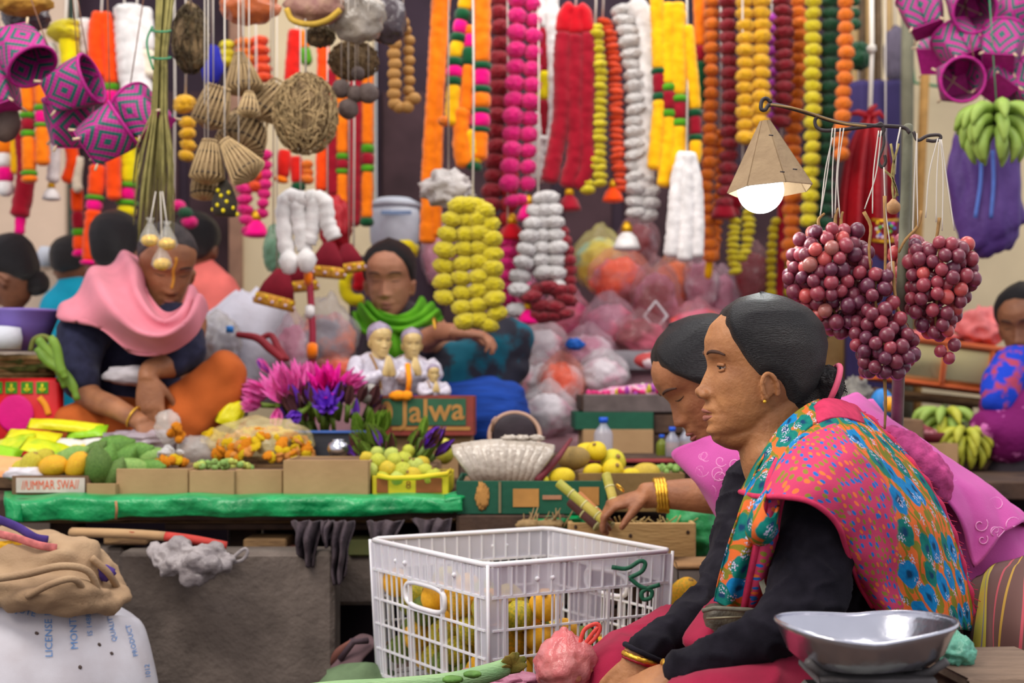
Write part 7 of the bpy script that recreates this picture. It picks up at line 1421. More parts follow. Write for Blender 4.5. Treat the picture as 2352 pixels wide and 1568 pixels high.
def purple_basket(label, px, py, Y, ax, L=.115, R0=.066, Bh=.042, rodY=None, spin=.4):
    t = thing('woven_basket', label, 'basket', P(px, py, Y), 'purple woven baskets'); q = Vector(ax).normalized().to_track_quat('Z', 'Y').to_matrix().to_4x4() @ Matrix.Rotation(spin, 4, 'Z')
    M = Matrix.Translation(P(px, py, Y)) @ q @ Matrix.Translation((0, 0, -L*.5)); V, F, UV, RG = [], [], [], []; nu, nv = 56, 14
    def ringpt(k, v):
        a = 2*math.pi*k/nu; sq = Bh/max(abs(math.cos(a)), abs(math.sin(a))); r = sq*(1-v)+R0*v; r *= 1+.12*math.sin(math.pi*v); return Vector((r*math.cos(a), r*math.sin(a), L*v))
    for j in range(nv+1):
        for k in range(nu):
            v = j/nv; V.append(M @ ringpt(k, v)); s = ((k+7) % 14)/7.0-1; RG.append(abs(s)+abs(v*2-1)); UV.append((k/nu*2, v*.6))
    for j in range(nv):
        for k in range(nu): F.append((j*nu+k, j*nu+(k+1) % nu, (j+1)*nu+(k+1) % nu, (j+1)*nu+k))
    o = part('woven_body', (V, F), dia, t, True, UV); o.data.attributes.new('ring', 'FLOAT', 'POINT').data.foreach_set('value', RG)
    md = o.modifiers.new('s', 'SOLIDIFY'); md.thickness = .003
    part('rim', tube([M @ (ringpt(k, 1)) for k in range(0, nu, 2)], .0048, 8, closed=True), M_mg, t)
    cs = [M @ Vector((sx*Bh, sy*Bh, 0)) for sx, sy in ((-1, -1), (1, -1), (1, 1), (-1, 1))]
    bs = part('base', ([c for c in cs], [(0, 1, 2, 3)]), M_mg, t, False); md = bs.modifiers.new('s', 'SOLIDIFY'); md.thickness = .003
    for a, b in ((0, 2), (1, 3)): part('base_stick', tube([cs[a], cs[b]], .0022, 6), M_peg, t)
    for c in cs: d = (c-M @ Vector((0, 0, L*.6))).normalized(); part('peg', tube([c-d*.012, c+d*.014], .0036, 8), M_peg, t)
    ry = rodY or Y; a = P(px+6, -45, ry); part('hanging_string', tube([a, M @ ringpt(8, 1)], .0016, 5), mat('brown_string', (120, 84, 66), .8, 0, 10, 0), t)
for lab, px, py, Y, ax, sp in (('purple diamond basket tilted with its mouth to the right, uppermost of the three', 165, 198, 3.72, (.9, -.15, .30), .4), ('purple basket hanging mouth up behind the uppermost one', 158, 282, 3.82, (.1, -.35, 1), .2),
    ('purple diamond basket hanging lowest between its two neighbours', 240, 312, 3.68, (.75, .1, .5), .5), ('purple diamond basket with its crossed base facing right', 330, 268, 3.74, (-.75, .35, .6), .1),
    ('pink purple basket at the left edge, mouth turned down right', 50, 120, 3.70, (.5, -.3, -.6), .5), ('purple basket cut off at the left edge below the pink one', -12, 205, 3.76, (-.3, .1, .8), .3)): purple_basket(lab, px, py, Y, ax, spin=sp, rodY=3.75)
tag(part('brown_gourd', blob(P(12, 280, 3.8), (PR(34, 3.8), .035, PR(48, 3.8)), 3, .05, 2, 3), mat('dusty_gourd_skin', (92, 76, 70), .7, .2, 20, .2), None), 'dusty brown gourd hanging at the left edge', 'gourd')
rod(1950, 2500, -45, 4.3, 'bamboo pole above the purple baskets on the right')
for i, (lab, px, py, Y, ax, sp) in enumerate((('purple diamond basket top left of the right cluster', 2120, 30, 4.25, (-.2, .3, 1), .6), ('purple basket showing its open mouth at the top of the right cluster', 2226, 20, 4.2, (.0, -.8, -.3), .4), ('purple basket at the top right corner of the photo', 2330, 40, 4.25, (.5, -.2, .8), .7),
    ('purple teal basket at the right edge below the corner one', 2300, 110, 4.15, (.3, .4, .9), .3), ('purple teal basket in the middle of the right cluster', 2205, 110, 4.22, (-.3, .5, .8), .9), ('round mouthed purple basket hanging lowest in the right cluster', 2200, 185, 4.18, (-.05, -1, -.15), .2), ('dark purple basket right of the round mouthed one', 2290, 175, 4.2, (.2, .6, .8), .8), ('purple basket behind the middle of the right cluster', 2160, 120, 4.4, (.6, .5, .6), .2), ('purple basket cut off at the right edge', 2356, 190, 4.2, (-.4, .2, .8), .4))):
    purple_basket(lab, px, py, Y, ax, .115, .064, .044, 4.3, sp)
# banana bunches
M_gb = [mat('green_banana_skin', (164, 186, 86), .5, .12, 8, .15, 40, col2=(132, 164, 74)), mat('yellow_banana_skin', (214, 208, 74), .5, .12, 8, .15, 40, col2=(150, 160, 50))]
def banana_vf(L=.1, r=.016):
    pts, rad = [], []
    for i in range(10):
        t_ = i/9; pts.append(Vector((L*.28*math.sin(math.pi*t_), 0, -L*t_))); rad.append(r*(.35 if i == 0 else (.7 if i == 1 else (1 if i < 7 else (.8 if i == 7 else (.5 if i == 8 else .18))))))
    return tube(pts, rad, 7)
bme = mesh(*banana_vf(), M_gb[0], True, 'banana')
def banana_bunch(label, px, py, Y, rows, m, seed, spread=1.0, s=1.0, string=None, flat=False):
    t = thing('banana_bunch', label, 'bananas', P(px, py, Y)); rg = random.Random(seed); c = P(px, py, Y)
    part('bunch_stalk', tube([c+Vector((0, 0, .03)), c, c-Vector((0, 0, .05*s))], [.01, .014, .008], 8), mat('dark_banana_stalk', (78, 82, 52), .8, .2), t)
    for r_ in range(rows):
        n = 9 if not flat else 11
        for k in range(n):
            a = -math.pi*1.1+2.2*math.pi*k/(n-1)+rg.uniform(-.1, .1); lean = (1.15-.38*r_)*spread+rg.uniform(-.1, .1)
            rot = Matrix.Rotation(a, 4, 'Z') @ Matrix.Rotation(-lean, 4, 'Y')
            p = c+Vector((.012*math.cos(a), .012*math.sin(a), -.018*r_*s)); o = inst('banana', bme, t, p, (0, 0, 0), s, m[rg.randrange(len(m))]); o.rotation_euler = rot.to_euler()
    if string: part('hanging_string', tube([P(*string, Y), c], .002, 5), mat('green_string', (70, 140, 100), .7, 0, 10, 0), t)
    return t
banana_bunch('green banana bunch hanging at the right edge below the purple baskets', 2290, 258, 4.1, 3, M_gb[:1], 3, 1.0, 1.15, (2270, -45))
banana_bunch('green and yellow banana bunch lying behind the onions', 2170, 950, 4.45, 3, M_gb, 5, 1.0, .95, None, True)
banana_bunch('ripe yellow banana bunch lying right of the onions', 2215, 990, 4.38, 3, M_gb[1:], 8, .9, .9, None, True)
tag(part('support_box', box((P(2180, 0, 4.45).x, 4.5, (TB+P(0, 1030, 4.4).z)/2), (.26, .22, P(0, 1030, 4.4).z-TB)), M_cardd, None), 'brown box under the banana bunches', 'box')
carton('plain brown carton in front of the bananas', 2085, 2200, 1018, 1090, 4.2, .18, M_card, zb=TB)
ob = thing('onion_bowl', 'dark red bowl of small onions in front of the bananas', 'bowl', P(2118, 1016, 4.28))
part('bowl_wall', lathe([(0, 0), (.05, 0), (.068, .028), (.064, .03), (.045, .008), (0, .008)], 28, P(2118, 1016, 4.28)), mat('dark_red_bowl', (110, 30, 40), .5, .1), ob)
for i in range(26):
    a, r = rng.uniform(0, 6.28), rng.uniform(0, .05); tag(inst('onion', FM['onion'], None, P(2118, 1002, 4.28)+Vector((r*math.cos(a), r*math.sin(a), .025*(1-r/.05)+.004)), (rng.uniform(-1, 1), rng.uniform(-1, 1), 0), .0105, [mat('pink_onion_skin', (176, 110, 120), .4, .15), mat('red_onion_skin', (130, 44, 56), .4, .15)][0 if r > .03 else 1]), ('pale pink small onion at the rim of the dark red bowl' if r > .03 else 'dark red small onion piled in the middle of the bowl'), 'onion', 'pale small onions at the bowl rim' if r > .03 else 'dark small onions in the bowl middle')
# purple cloth bag
M_pc = mat('purple_nylon', (92, 62, 132), .6, .12, 8, .3, 60, col2=(76, 48, 116))
pbg = thing('cloth_bag', 'large purple cloth bag with blue straps hanging below the green bananas', 'bag', P(2268, 556, 4.5))
rpart('bag_body', limb([(2262, 322, 4.5, 76, 30), (2262, 380, 4.5, 82, 44), (2268, 470, 4.5, 84, 54), (2278, 530, 4.5, 80, 52), (2286, 550, 4.5, 60, 40)], 28), .009, M_pc, pbg, 3, fold(.014, 12, 2.2, 1, .6, 4))
for s in ([(2254, 345), (2252, 420), (2240, 500)], [(2280, 345), (2282, 420), (2276, 500)]): part('strap', tube([Vector(c) for c in catmull([tuple(P(x, y, 4.42)) for x, y in s], 14)], PR(4.5, 4.42), 8, .5), mat('blue_strap', (84, 116, 196), .6, .1), pbg)
part('hanging_string', tube([P(2262, -45, 4.3), P(2262, 325, 4.5)], .003, 5), M_str, pbg)
# red cloth, pouch, blue cloth, bamboo, posts
rc = thing('red_cloth', 'red cloth knotted on a white cord behind the wire arm', 'cloth', P(1995, 560, 4.9))
M_rc = mat('crimson_satin', (176, 14, 30), .5, .2, 7, .3, 60, col2=(130, 10, 28))
cloth('hanging_fold', PG([[(1985, 268, 4.88), (1950, 340, 4.9), (1930, 440, 4.92), (1922, 560, 4.95)], [(1994, 262, 4.84), (1974, 340, 4.82), (1960, 450, 4.82), (1954, 580, 4.85)], [(2004, 262, 4.84), (2010, 340, 4.82), (2006, 450, 4.82), (2006, 586, 4.85)], [(2014, 268, 4.88), (2040, 340, 4.9), (2056, 440, 4.92), (2062, 570, 4.95)]]), 40, 40, M_rc, rc, .006, lambda u, v, p: (0, -.035*math.sin(19*v)*(.2+u), 0))
for s in ([(1994, 266), (1970, 258), (1954, 262)], [(2000, 266), (2020, 258), (2030, 272)], [(1996, 262), (2004, 248), (2014, 242)]): part('knot_end', tube([P(x, y, 4.83) for x, y in s], [.012, .010, .006], 8, .5), M_rc, rc)
part('white_cord', tube([P(2002, -45, 5.1), P(2003, 110, 4.95), P(1998, 262, 4.84)], .008, 8), M_str, rc); part('cord_knot', blob(P(2002, 112, 4.93), (.016, .014, .016), 3, .3, 4), M_str, rc)
pch = thing('embroidered_pouch', 'dark red pouch with sequins and gold trim behind the grapes', 'pouch', P(2034, 600, 4.75))
part('pouch_body', blob(P(2034, 550, 4.75), (PR(30, 4.75), .04, PR(50, 4.75)), 3, .06), mat('dark_red_velvet', (124, 12, 34), .9, .15), pch)
for i in range(20): part('sequin', blob(P(2012+rng.uniform(0, 44), 512+rng.uniform(0, 36), 4.70-.004*(i % 3)), (.006, .003, .006), 1, 0), [mat('sequin_'+n, c, .2, 0, 10, 0, metal=.3) for n, c in (('blue', (60, 130, 230)), ('pink', (240, 60, 190)), ('green', (60, 210, 90)), ('white', (240, 236, 240)), ('yellow', (250, 210, 30)))][i % 5], pch)
for y in (505, 552): part('gold_trim', tube([P(2004, y, 4.73), P(2034, y+3, 4.69), P(2064, y, 4.73)], .005, 8), mat('gold_tinsel', (222, 170, 30)), pch)
part('hanging_string', tube([P(2034, -45, 4.75), P(2034, 505, 4.75)], .002, 5), M_str, pch)
tag(part('blue_cloth', (lambda s_: (s_[0], s_[1]))(surf(PG([[(1952, 186, 5.7), (1950, 300, 5.7), (1946, 620, 5.7), (1944, 1034, 5.7)], [(2010, 184, 5.66), (2010, 300, 5.66), (2006, 620, 5.66), (2004, 1036, 5.66)], [(2076, 184, 5.7), (2078, 300, 5.7), (2076, 620, 5.7), (2072, 1034, 5.7)]]), 24, 24, lambda u, v, p: (0, .01*math.sin(20*v), 0))), mat('dark_blue_cloth', (60, 50, 98), .9, .15, 5, .1), None), 'dark blue cloth hanging behind the knotted red cloth', 'cloth').modifiers.new('s', 'SOLIDIFY').thickness = .006
for i, (x, w, c) in enumerate(((1966, 9, 0), (1984, 8, 1), (2002, 9, 0), (2020, 9, 1), (2046, 8, 0), (1994, 7, 0))):
    Y = 5.9+.06*(i % 2); t = thing('bamboo_pole', ('leftmost bamboo pole of the standing bundle', 'dark bamboo pole second in the standing bundle', 'bamboo pole in the middle of the standing bundle', 'dark bamboo pole right of the bundle middle', 'yellow bamboo pole at the right end of the bundle', 'thin bamboo pole behind the standing bundle')[i], 'pole', Vector((P(x, 0, Y).x, Y, TB)), 'standing bamboo poles')
    a, b = Vector((P(x, 0, Y).x, Y, TB)), P(x-4, -120, Y); part('cane', tube([a.lerp(b, k/24) for k in range(25)], [PR(w, Y)*(1.15 if k % 4 == 0 else 1) for k in range(25)], 10), M_bam if c == 0 else mat('dark_bamboo', (120, 98, 74), .7, .2), t)
tag(part('grey_bundle', blob(P(2056, 130, 5.8), (PR(26, 5.8), .05, PR(70, 5.8)), 3, .2, 2, 3), mat('grey_blue_rag', (92, 84, 100), .9, .2), None), 'grey rolled cloth beside the standing bamboo', 'cloth')
part('hanging_string', tube([P(2056, -200, 5.8), P(2056, 70, 5.8)], .003, 5), M_str, [o for o in COL.objects if o.name == 'grey_bundle'][0])
def post(label, pts, Y, r, m, zb=None):
    t = thing('wooden_post', label, 'post', Vector((P(pts[-1][0], 0, Y).x, Y, TB if zb is None else zb))); ps = [P(x, y, Y) for x, y in pts]
    ps.append(Vector((ps[-1].x, Y, TB if zb is None else zb))); part('shaft', tube(ps, PR(r, Y), 12), m, t); return t
post('grey green post between the red cloth and the cream wall', [(2086, -80), (2084, 200), (2082, 700)], 5.5, 15, mat('grey_green_post', (112, 110, 90), .8, .2, 10, .2))
post('tan wooden stick leaning on the cream wall', [(2126, 134), (2118, 330), (2106, 600)], 6.0, 11, mat('tan_stick', (186, 140, 76), .7, .15))
post('tan timber post behind the hair knot of the near woman', [(1912, 600), (1914, 700)], 5.0, 24, mat('tan_timber', (164, 132, 84), .8, .2, 10, .2, col2=(130, 98, 60)))
for k, s in enumerate(([(2100, 190), (2200, 205), (2352, 232)],)): tag(part('green_rope', tube([P(x, y, 6.3) for x, y in [(2086, 60)]+s], .008, 6), mat('green_string', (70, 140, 100)), None), 'green cord strung along the cream wall', 'cord')
# tub on the right
tb_ = thing('plastic_tub', 'tilted cream and orange plastic tub on a wooden table at the right', 'tub', P(2150, 900, 4.95)); Ry = Matrix.Rotation(.125, 3, 'Y'); c_ = P(2148, 838, 4.95)
Mcr, Mor = mat('cream_plastic', (206, 194, 140), .5, .08, 6, .1), mat('orange_plastic_trim', (228, 112, 60), .5, .1)
part('tub_body', box(c_, (PR(300, 4.95), .26, PR(92, 4.95)), bev=.02, rot=Ry), Mcr, tb_); part('rim', box(c_+Ry @ Vector((0, 0, PR(48, 4.95))), (PR(314, 4.95), .28, PR(13, 4.95)), bev=.006, rot=Ry), Mor, tb_)
part('base_rim', box(c_+Ry @ Vector((0, 0, -PR(48, 4.95))), (PR(300, 4.95), .265, PR(9, 4.95)), bev=.004, rot=Ry), Mor, tb_)
for u in (-.42, -.02, .33): part('orange_rib', box(c_+Ry @ Vector((PR(300, 4.95)*u, -.132, 0)), (PR(11, 4.95), .012, PR(88, 4.95)), bev=.003, rot=Ry), Mor, tb_)
part('drain_boss', xf(lathe([(0, 0), (.011, 0), (.011, .01), (0, .012)], 16), Matrix.Translation(Ry @ Vector((PR(124, 4.95), -.132, 0))+c_) @ Matrix.Rotation(math.pi/2, 4, 'X')), mat('grey_boss', (110, 104, 90), .6, .1), tb_)
wt = thing('wooden_table', 'old wooden table carrying the cream and orange tub', 'table', Vector((P(2140, 0, 5.0).x, 5.0, TB)))
part('table_top', box(P(2140, 914, 4.95)+Vector((0, .08, 0)), (PR(300, 4.95), .34, .03), rot=Matrix.Rotation(.1, 3, 'Y')), M_wood, wt)
for x, y in ((2010, -.05), (2010, .22), (2270, -.05), (2270, .22)): zt2 = P(0, 905 if x < 2100 else 926, 4.95).z; part('table_leg', box((P(x, 0, 4.95).x, 4.97+y, (TB+zt2)/2), (.04, .04, zt2-TB)), M_wood, wt)
tag(part('pink_cloth', blob(P(2252, 752, 4.97), (PR(58, 4.95), .12, PR(44, 4.95)), 4, .3, 2.4, 4, ridges=6), mat('coral_pink_cloth', (226, 124, 124), .85, .12, 8, .3), None), 'coral pink cloth bundled on the cream and orange tub', 'cloth')
tag(part('orange_cloth', blob(P(2130, 775, 4.97), (PR(70, 4.95), .1, PR(16, 4.95)), 3, .3, 2.4, 9), mat('coral_pink_cloth', (226, 124, 124)), None), 'coral pink cloth corner behind the hanging grapes', 'cloth')
tag(part('blue_toy', merge(blob(P(2026, 926, 4.1), (PR(26, 4.1), .03, PR(34, 4.1)), 3, .05)), mat('sky_blue_plastic', (38, 124, 196), .4, .1), None), 'sky blue rounded plastic object behind the pole', 'plastic object')
part('yellow_patch', blob(P(2042, 928, 4.07), (PR(12, 4.1), .02, PR(18, 4.1)), 3, .1), mat('orange_yellow_plastic', (236, 160, 30), .4, .1), [o for o in COL.objects if o.name == 'blue_toy'][0])
tag(part('grey_bag', blob(P(1964, 916, 4.2), (PR(38, 4.2), .05, PR(48, 4.2)), 4, .35, 4, 2), mat('grey_crumpled_film', (140, 136, 126), .6, .35, 30, .5, 60, col2=(90, 86, 84)), None), 'crumpled grey bag left of the sky blue object', 'bag')
tag(part('support_box', box((P(2000, 0, 4.25).x, 4.25, (TB+P(0, 962, 4.2).z)/2), (.26, .2, P(0, 962, 4.2).z-TB)), M_cardd, None), 'brown box under the crumpled grey bag', 'box')
# ---------------- left hanging: straw, traps, nest, nuts, bags
sb = thing('straw_bundle', 'long bundle of dry grass straws tied with green twine', 'straw', P(364, 0, 3.7)); rg5 = random.Random(3); vf = []
for i in range(90):
    a = rg5.uniform(-1, 1); b = rg5.uniform(-1, 1); e = rg5.uniform(400, 560); w1 = 18+.02*e
    vf.append(tube([P(384+a*22, -50, 3.7+b*.03), P(370+a*14, 120, 3.7+b*.02), P(366+a*18, 260, 3.7+b*.03), P(358+a*44, e*.8, 3.7+b*.05), P(352+a*48, e, 3.7+b*.05)], [.0022, .0020, .0018, .0014, .0008], 5))
o = part('straws', merge(*vf), mat('dry_green_straw', (158, 148, 88), .8, .25, 30, .3, 90, col2=(122, 116, 66)), sb); o['kind'] = 'stuff'
for y in (70, 132): part('green_twine', tube([P(370+22*math.cos(a), y+3*math.sin(a), 3.7-.05*math.sin(a)) for a in np.linspace(0, 6.28, 17)], .003, 6), mat('green_string', (70, 140, 100)), sb)
part('green_twine', tube([Vector(c) for c in catmull([tuple(P(x, y, 3.64)) for x, y in ((350, 60), (338, 90), (340, 120), (352, 160))], 14)], .003, 6), mat('green_string', (70, 140, 100)), sb)
for i, (lab, x, y, s) in enumerate((('clear sachet of golden beads, left of the three', 345, 540, 26), ('clear sachet of golden beads, right upper one', 384, 548, 22), ('clear sachet of golden beads hanging lowest', 372, 594, 28))):
    t = thing('sachet', lab, 'sachet', P(x, y+s, 3.62), 'sachets of golden beads on the straw bundle')
    part('film', lathe([(0, -.028), (.02, -.026), (.028, -.016), (.024, .0), (.012, .022), (.006, .034), (.012, .044), (0, .044)], 18, P(x, y, 3.62)), mat('sachet_film', (226, 224, 214), .15, .1, 20, .4, 40, alpha=.22, spec=.8), t)
    part('golden_beads', blob(P(x, y+12, 3.62), (.023, .018, .016), 3, .15, 5, i), mat('golden_bead', (236, 186, 20), .25, .2, 120, .6, 200, metal=.3), t); part('hanging_string', tube([P(x, y-30, 3.62), P(x+(366-x)*.6, 440, 3.66)], .0015, 5), M_str, t)
M_bw = mat('aged_bamboo_weave', (160, 134, 96), .8, .2, 30, .6, 100, col2=(104, 82, 58)); M_bl = mat('pale_bamboo_splint', (190, 162, 118), .7, .15)
def trap(label, px, py, Y, ax, L, r0, r1, n=18, m=None, closed=True, rings=4):
    t = thing('bamboo_trap', label, 'basket', P(px, py, Y), 'small woven bamboo baskets'); M = Matrix.Translation(P(px, py, Y)) @ Vector(ax).normalized().to_track_quat('Z', 'Y').to_matrix().to_4x4()
    for k in range(n):
        a = 2*math.pi*k/n; part('splint', tube([M @ Vector((r*math.cos(a+.25*z_), r*math.sin(a+.25*z_), L*(z_-.5))) for r, z_ in ((r0*.2, 0), (r0, .15), ((r0+r1)/2*1.08, .55), (r1, 1))], [.0016, .0028, .0028, .0022], 5, .6), m or M_bl, t)
    part('woven_wall', xf(lathe([(r0*.15, -L*.5), (r0*.93, -L*.35), ((r0+r1)/2, L*.05), (r1*.9, L*.38)], 24), M), M_bw, t)
    for k in range(rings): z_ = .2+.75*k/max(1, rings-1); rr = r0+(r1-r0)*z_; part('binding_ring', tube([M @ Vector((rr*1.04*math.cos(a), rr*1.04*math.sin(a), L*(z_-.5))) for a in np.linspace(0, 2*math.pi, 25)[:-1]], .0024, 6, closed=True), M_bw if k % 2 else mat('dark_binding', (64, 52, 46), .8, .1), t)
    part('hanging_string', tube([P(px, -45, 3.75), P(px, py-30, Y)], .0015, 5), M_str, t); return t
trap('pointed woven bamboo cap with red threads, top of the cluster', 556, 170, 3.9, (-.15, .1, 1), .12, .055, .012, 22)
trap('small pale bamboo cage in front of the pointed cap', 572, 240, 3.74, (0, .2, 1), .07, .03, .01, 14)
trap('flat olive bamboo pouch left of the pale cage', 490, 246, 3.85, (.3, -.1, 1), .12, .05, .03, 20)
trap('fan shaped bamboo basket with dark binding, lower left', 478, 372, 3.78, (.05, .1, 1), .12, .046, .018, 18)
trap('fan shaped bamboo basket splayed to the right, lower right', 548, 366, 3.74, (-.6, .1, .8), .13, .05, .014, 20)
trap('bamboo pouch behind the pale cage', 622, 232, 3.95, (.5, .2, .8), .12, .05, .03, 18)
trap('wide brown bamboo basket behind the fan shaped ones', 560, 310, 4.0, (.2, .4, .8), .12, .07, .05, 24)
trap('low bamboo basket under the lower left fan', 470, 430, 3.85, (0, .2, 1), .07, .035, .03, 16)
def nest(label, px, py, Y, rx, rz, n, seed, m, strg=True):
    t = thing('coir_nest', label, 'basket', P(px, py, Y)); rg = random.Random(seed); part('inner_mass', blob(P(px, py, Y), (PR(rx*.88, Y), PR(rx*.7, Y), PR(rz*.9, Y)), 3, .14, 2, seed, pinch=.3), M_bw, t); vf = []
    for i in range(n):
        a0, b0 = rg.uniform(0, 6.28), rg.uniform(-1.2, 1.3); pts = []
        for k in range(7): a, b = a0+k*rg.uniform(.08, .2), b0+k*rg.uniform(-.12, .14); rr = 1+rg.uniform(-.02, .05); pts.append(P(px, py, Y)+Vector((PR(rx, Y)*rr*math.cos(a)*math.cos(b), PR(rx*.8, Y)*rr*math.sin(a)*math.cos(b), PR(rz, Y)*rr*math.sin(b))))
        vf.append(tube(pts, .0016, 4))
    o = part('coir_fibres', merge(*vf), m, t); o['kind'] = 'stuff'; part('hanging_string', tube([P(px, -45, 3.75), P(px, py-rz*.9, Y)], .003, 5), M_str, t); return t
nest('round nest of loose coir fibres, largest of the left hanging things', 702, 262, 3.82, 74, 92, 220, 3, mat('coir_fibre', (176, 150, 108), .9, .25, 40, .3))
nest('dark dried root bunch above the bamboo pouch', 438, 90, 3.85, 42, 80, 130, 5, mat('dark_dried_root', (76, 62, 50), .9, .4, 40, .4, col2=(128, 112, 80)))
nest('dark tuft of dried leaves above the grey nuts', 812, 140, 4.0, 58, 44, 120, 7, mat('dark_dried_leaf', (96, 74, 52), .9, .4, 40, .4, col2=(140, 112, 76)))
nest('brown root lumps hanging under the striped net bag', 736, 84, 3.9, 34, 26, 70, 9, mat('dark_dried_root', (76, 62, 50)))
M_nut = mat('grey_brown_nut', (112, 98, 94), .7, .25, 20, .4, 60, col2=(84, 70, 66))
for i, (x, y, r) in enumerate(((784, 204, 22), (816, 216, 20), (846, 214, 24), (800, 250, 24), (822, 168, 16))):
    t = thing('seed_ball', ('grey nut at the left of the hanging five', 'brown nut in the middle of the hanging five', 'pale grey nut at the right of the hanging five', 'grey nut hanging lowest of the five', 'small brown nut above the other four')[i], 'nut', P(x, y, 3.95), 'grey nuts on strings')
    part('nut_shell', blob(P(x, y, 3.95), (PR(r, 3.95),)*3, 3, .06, 3, i), M_nut, t); part('hanging_string', tube([P(x, -45, 3.75), P(x, y-r, 3.95)], .0015, 5), M_str, t)
M_ln = mat('tan_round_nut', (176, 128, 66), .5, .12, 20, .2)
sn_ = thing('nut_string', 'loop of tan nuts strung in two columns before the dark doorway', 'nuts', P(925, 60, 4.3)); lnm = mesh(*blob((0, 0, 0), (1, 1, .92), 3, .05, 3, 2), M_ln, True, 'nut')
for i in range(8): inst('nut', lnm, sn_, P(905+(2 if i % 2 else 0)+(6 if i == 0 else 0), 78+i*23, 4.3), (0, 0, i), PR(16, 4.3)); inst('nut', lnm, sn_, P(938+(2 if i % 2 else 0)-(6 if i == 0 else 0), 70+i*23, 4.34), (0, 0, i*2), PR(14, 4.3))
for x, y in ((916, 246), (936, 246), (952, 226), (926, 52)): inst('nut', lnm, sn_, P(x, y, 4.3), (0, 0, x), PR(15, 4.3))
part('hanging_string', tube([P(926, -45, 4.2), P(926, 50, 4.3)], .002, 5), M_str, sn_)
def hbag(label, px, py, Y, rx, rz, m, seed, fillm=None, pinch=.4, ridges=8, hang=True, name='plastic_bag', amp=.16):
    t = thing(name, label, 'bag', P(px, py+rz, Y)); part('bag_skin', blob(P(px, py, Y), (PR(rx, Y), PR(rx*.7, Y), PR(rz, Y)), 4, amp, 2.2, seed, ridges=ridges, pinch=pinch), m, t)
    if fillm: part('filling', blob(P(px, py+rz*.15, Y), (PR(rx*.82, Y), PR(rx*.55, Y), PR(rz*.7, Y)), 3, .2, 2.6, seed+4), fillm, t)
    if hang: part('hanging_string', tube([P(px, -45, 3.75 if px < 1100 else Y), P(px, py-rz*.8, Y)], .002, 5), M_str, t)
    return t
brf = lambda n, c, a=.75: mat(n, c, .25, .2, 9, .5, 24, alpha=a, spec=.6)
hbag('orange brown filled plastic bag at the top, left of the cream wall strip', 572, 14, 3.9, 66, 44, brf('orange_brown_film', (206, 110, 60)), 3, mat('orange_fill', (226, 120, 50), .7, .3, 20, .3, col2=(150, 70, 40)))
hbag('striped net bag with a yellow rim at the top', 722, 14, 3.8, 66, 44, mat('pinkish_net', (176, 140, 116), .6, .3, 30, .5, 90, col2=(140, 96, 90)), 5)
part('yellow_rim', tube([Vector(c) for c in catmull([tuple(P(x, y, 3.74)) for x, y in ((658, 20), (672, 46), (712, 56), (752, 46), (782, 22))], 20)], PR(7, 3.8), 8), mat('mustard_band', (186, 150, 50), .7, .2), [o for o in COL.objects if o.get('label', '').startswith('striped net bag')][0])
hbag('grey translucent filled bag at the top beside the striped net bag', 822, 42, 3.85, 62, 56, brf('grey_film', (158, 148, 136), .9), 7, mat('grey_fill', (130, 118, 106), .8, .3))
hbag('dark filled plastic bag at the top left of the strung nuts', 890, 46, 4.0, 44, 56, brf('dark_film', (72, 60, 66), .95), 9)
hbag('dark plastic bag at the top left corner', 60, 40, 3.9, 56, 34, brf('dark_film', (72, 60, 66), .95), 11)
hbag('yellow brown woven bag bottom at the top left corner', 50, 4, 3.8, 66, 30, mat('yellow_brown_weave', (176, 132, 50), .7, .3, 30, .5), 13)
hbag('grey white knotted plastic bag above the yellow garland', 1030, 436, 4.3, 58, 42, mat('grey_white_film', (184, 176, 172), .35, .12, 14, .6, 28, spec=.6), 15, pinch=.0, amp=.4)
hbag('small green net bag left of the white tassels', 628, 576, 4.5, 24, 52, brf('green_net', (110, 160, 130), .6), 17, mat('green_net_fill', (130, 150, 120), .8, .2))
yo = thing('yellow_ornament', 'yellow and black beaded cage ornament below the bamboo baskets', 'ornament', P(516, 500, 3.8))
part('cage', lathe([(0, -.04), (.03, -.04), (.034, .0), (.02, .04), (.006, .06), (0, .06)], 20, P(516, 462, 3.8)), mat('dark_cage', (56, 50, 40), .7, .2), yo)
for i in range(22): a = i*2.4; part('yellow_bead', blob(P(516, 492-i*2.6, 3.8)+Vector((.033*math.cos(a)*(1-i*.02), .033*math.sin(a), 0)), (.006, .006, .007), 1, 0), mat('yellow_bead_paint', (232, 212, 20), .4, 0), yo)
part('hanging_string', tube([P(516, -45, 3.75), P(516, 410, 3.8)], .002, 5), M_str, yo)
# white tassels on a decorated stick, red pouches
st_ = thing('decorated_stick', 'red and white stick topped with hanging white wool tassels', 'stick', P(716, 870, 4.25))
part('stick_shaft', tube([P(716, 1068, 4.25), P(718, 760, 4.25), P(710, 620, 4.25), P(700, 460, 4.25)], PR(8, 4.25), 10), mat('red_pink_stick', (160, 40, 64), .5, .1), st_)
for x, y, r, h_, k in ((708, 640, 10, 24, 'ora'), (712, 716, 11, 20, 'wht'), (717, 806, 13, 26, 'ora')): part('wool_wrap', tube([P(x, y-h_/2, 4.25), P(x, y, 4.24), P(x, y+h_/2, 4.25)], PR(r, 4.25), 12), fm(k), st_)
for s in ([(700, 460), (664, 452), (652, 480), (654, 540), (662, 590)], [(700, 455), (684, 470), (690, 520), (700, 575)], [(704, 455), (720, 460), (716, 520), (708, 560)], [(706, 455), (744, 462), (752, 510), (768, 548)]):
    part('wool_tassel', tube([Vector(c) for c in catmull([tuple(P(x, y, 4.22)) for x, y in s], 20)], [PR(19, 4.2)*(1+.1*math.sin(i*2)) for i in range(20)], 10), fm('wht'), st_)
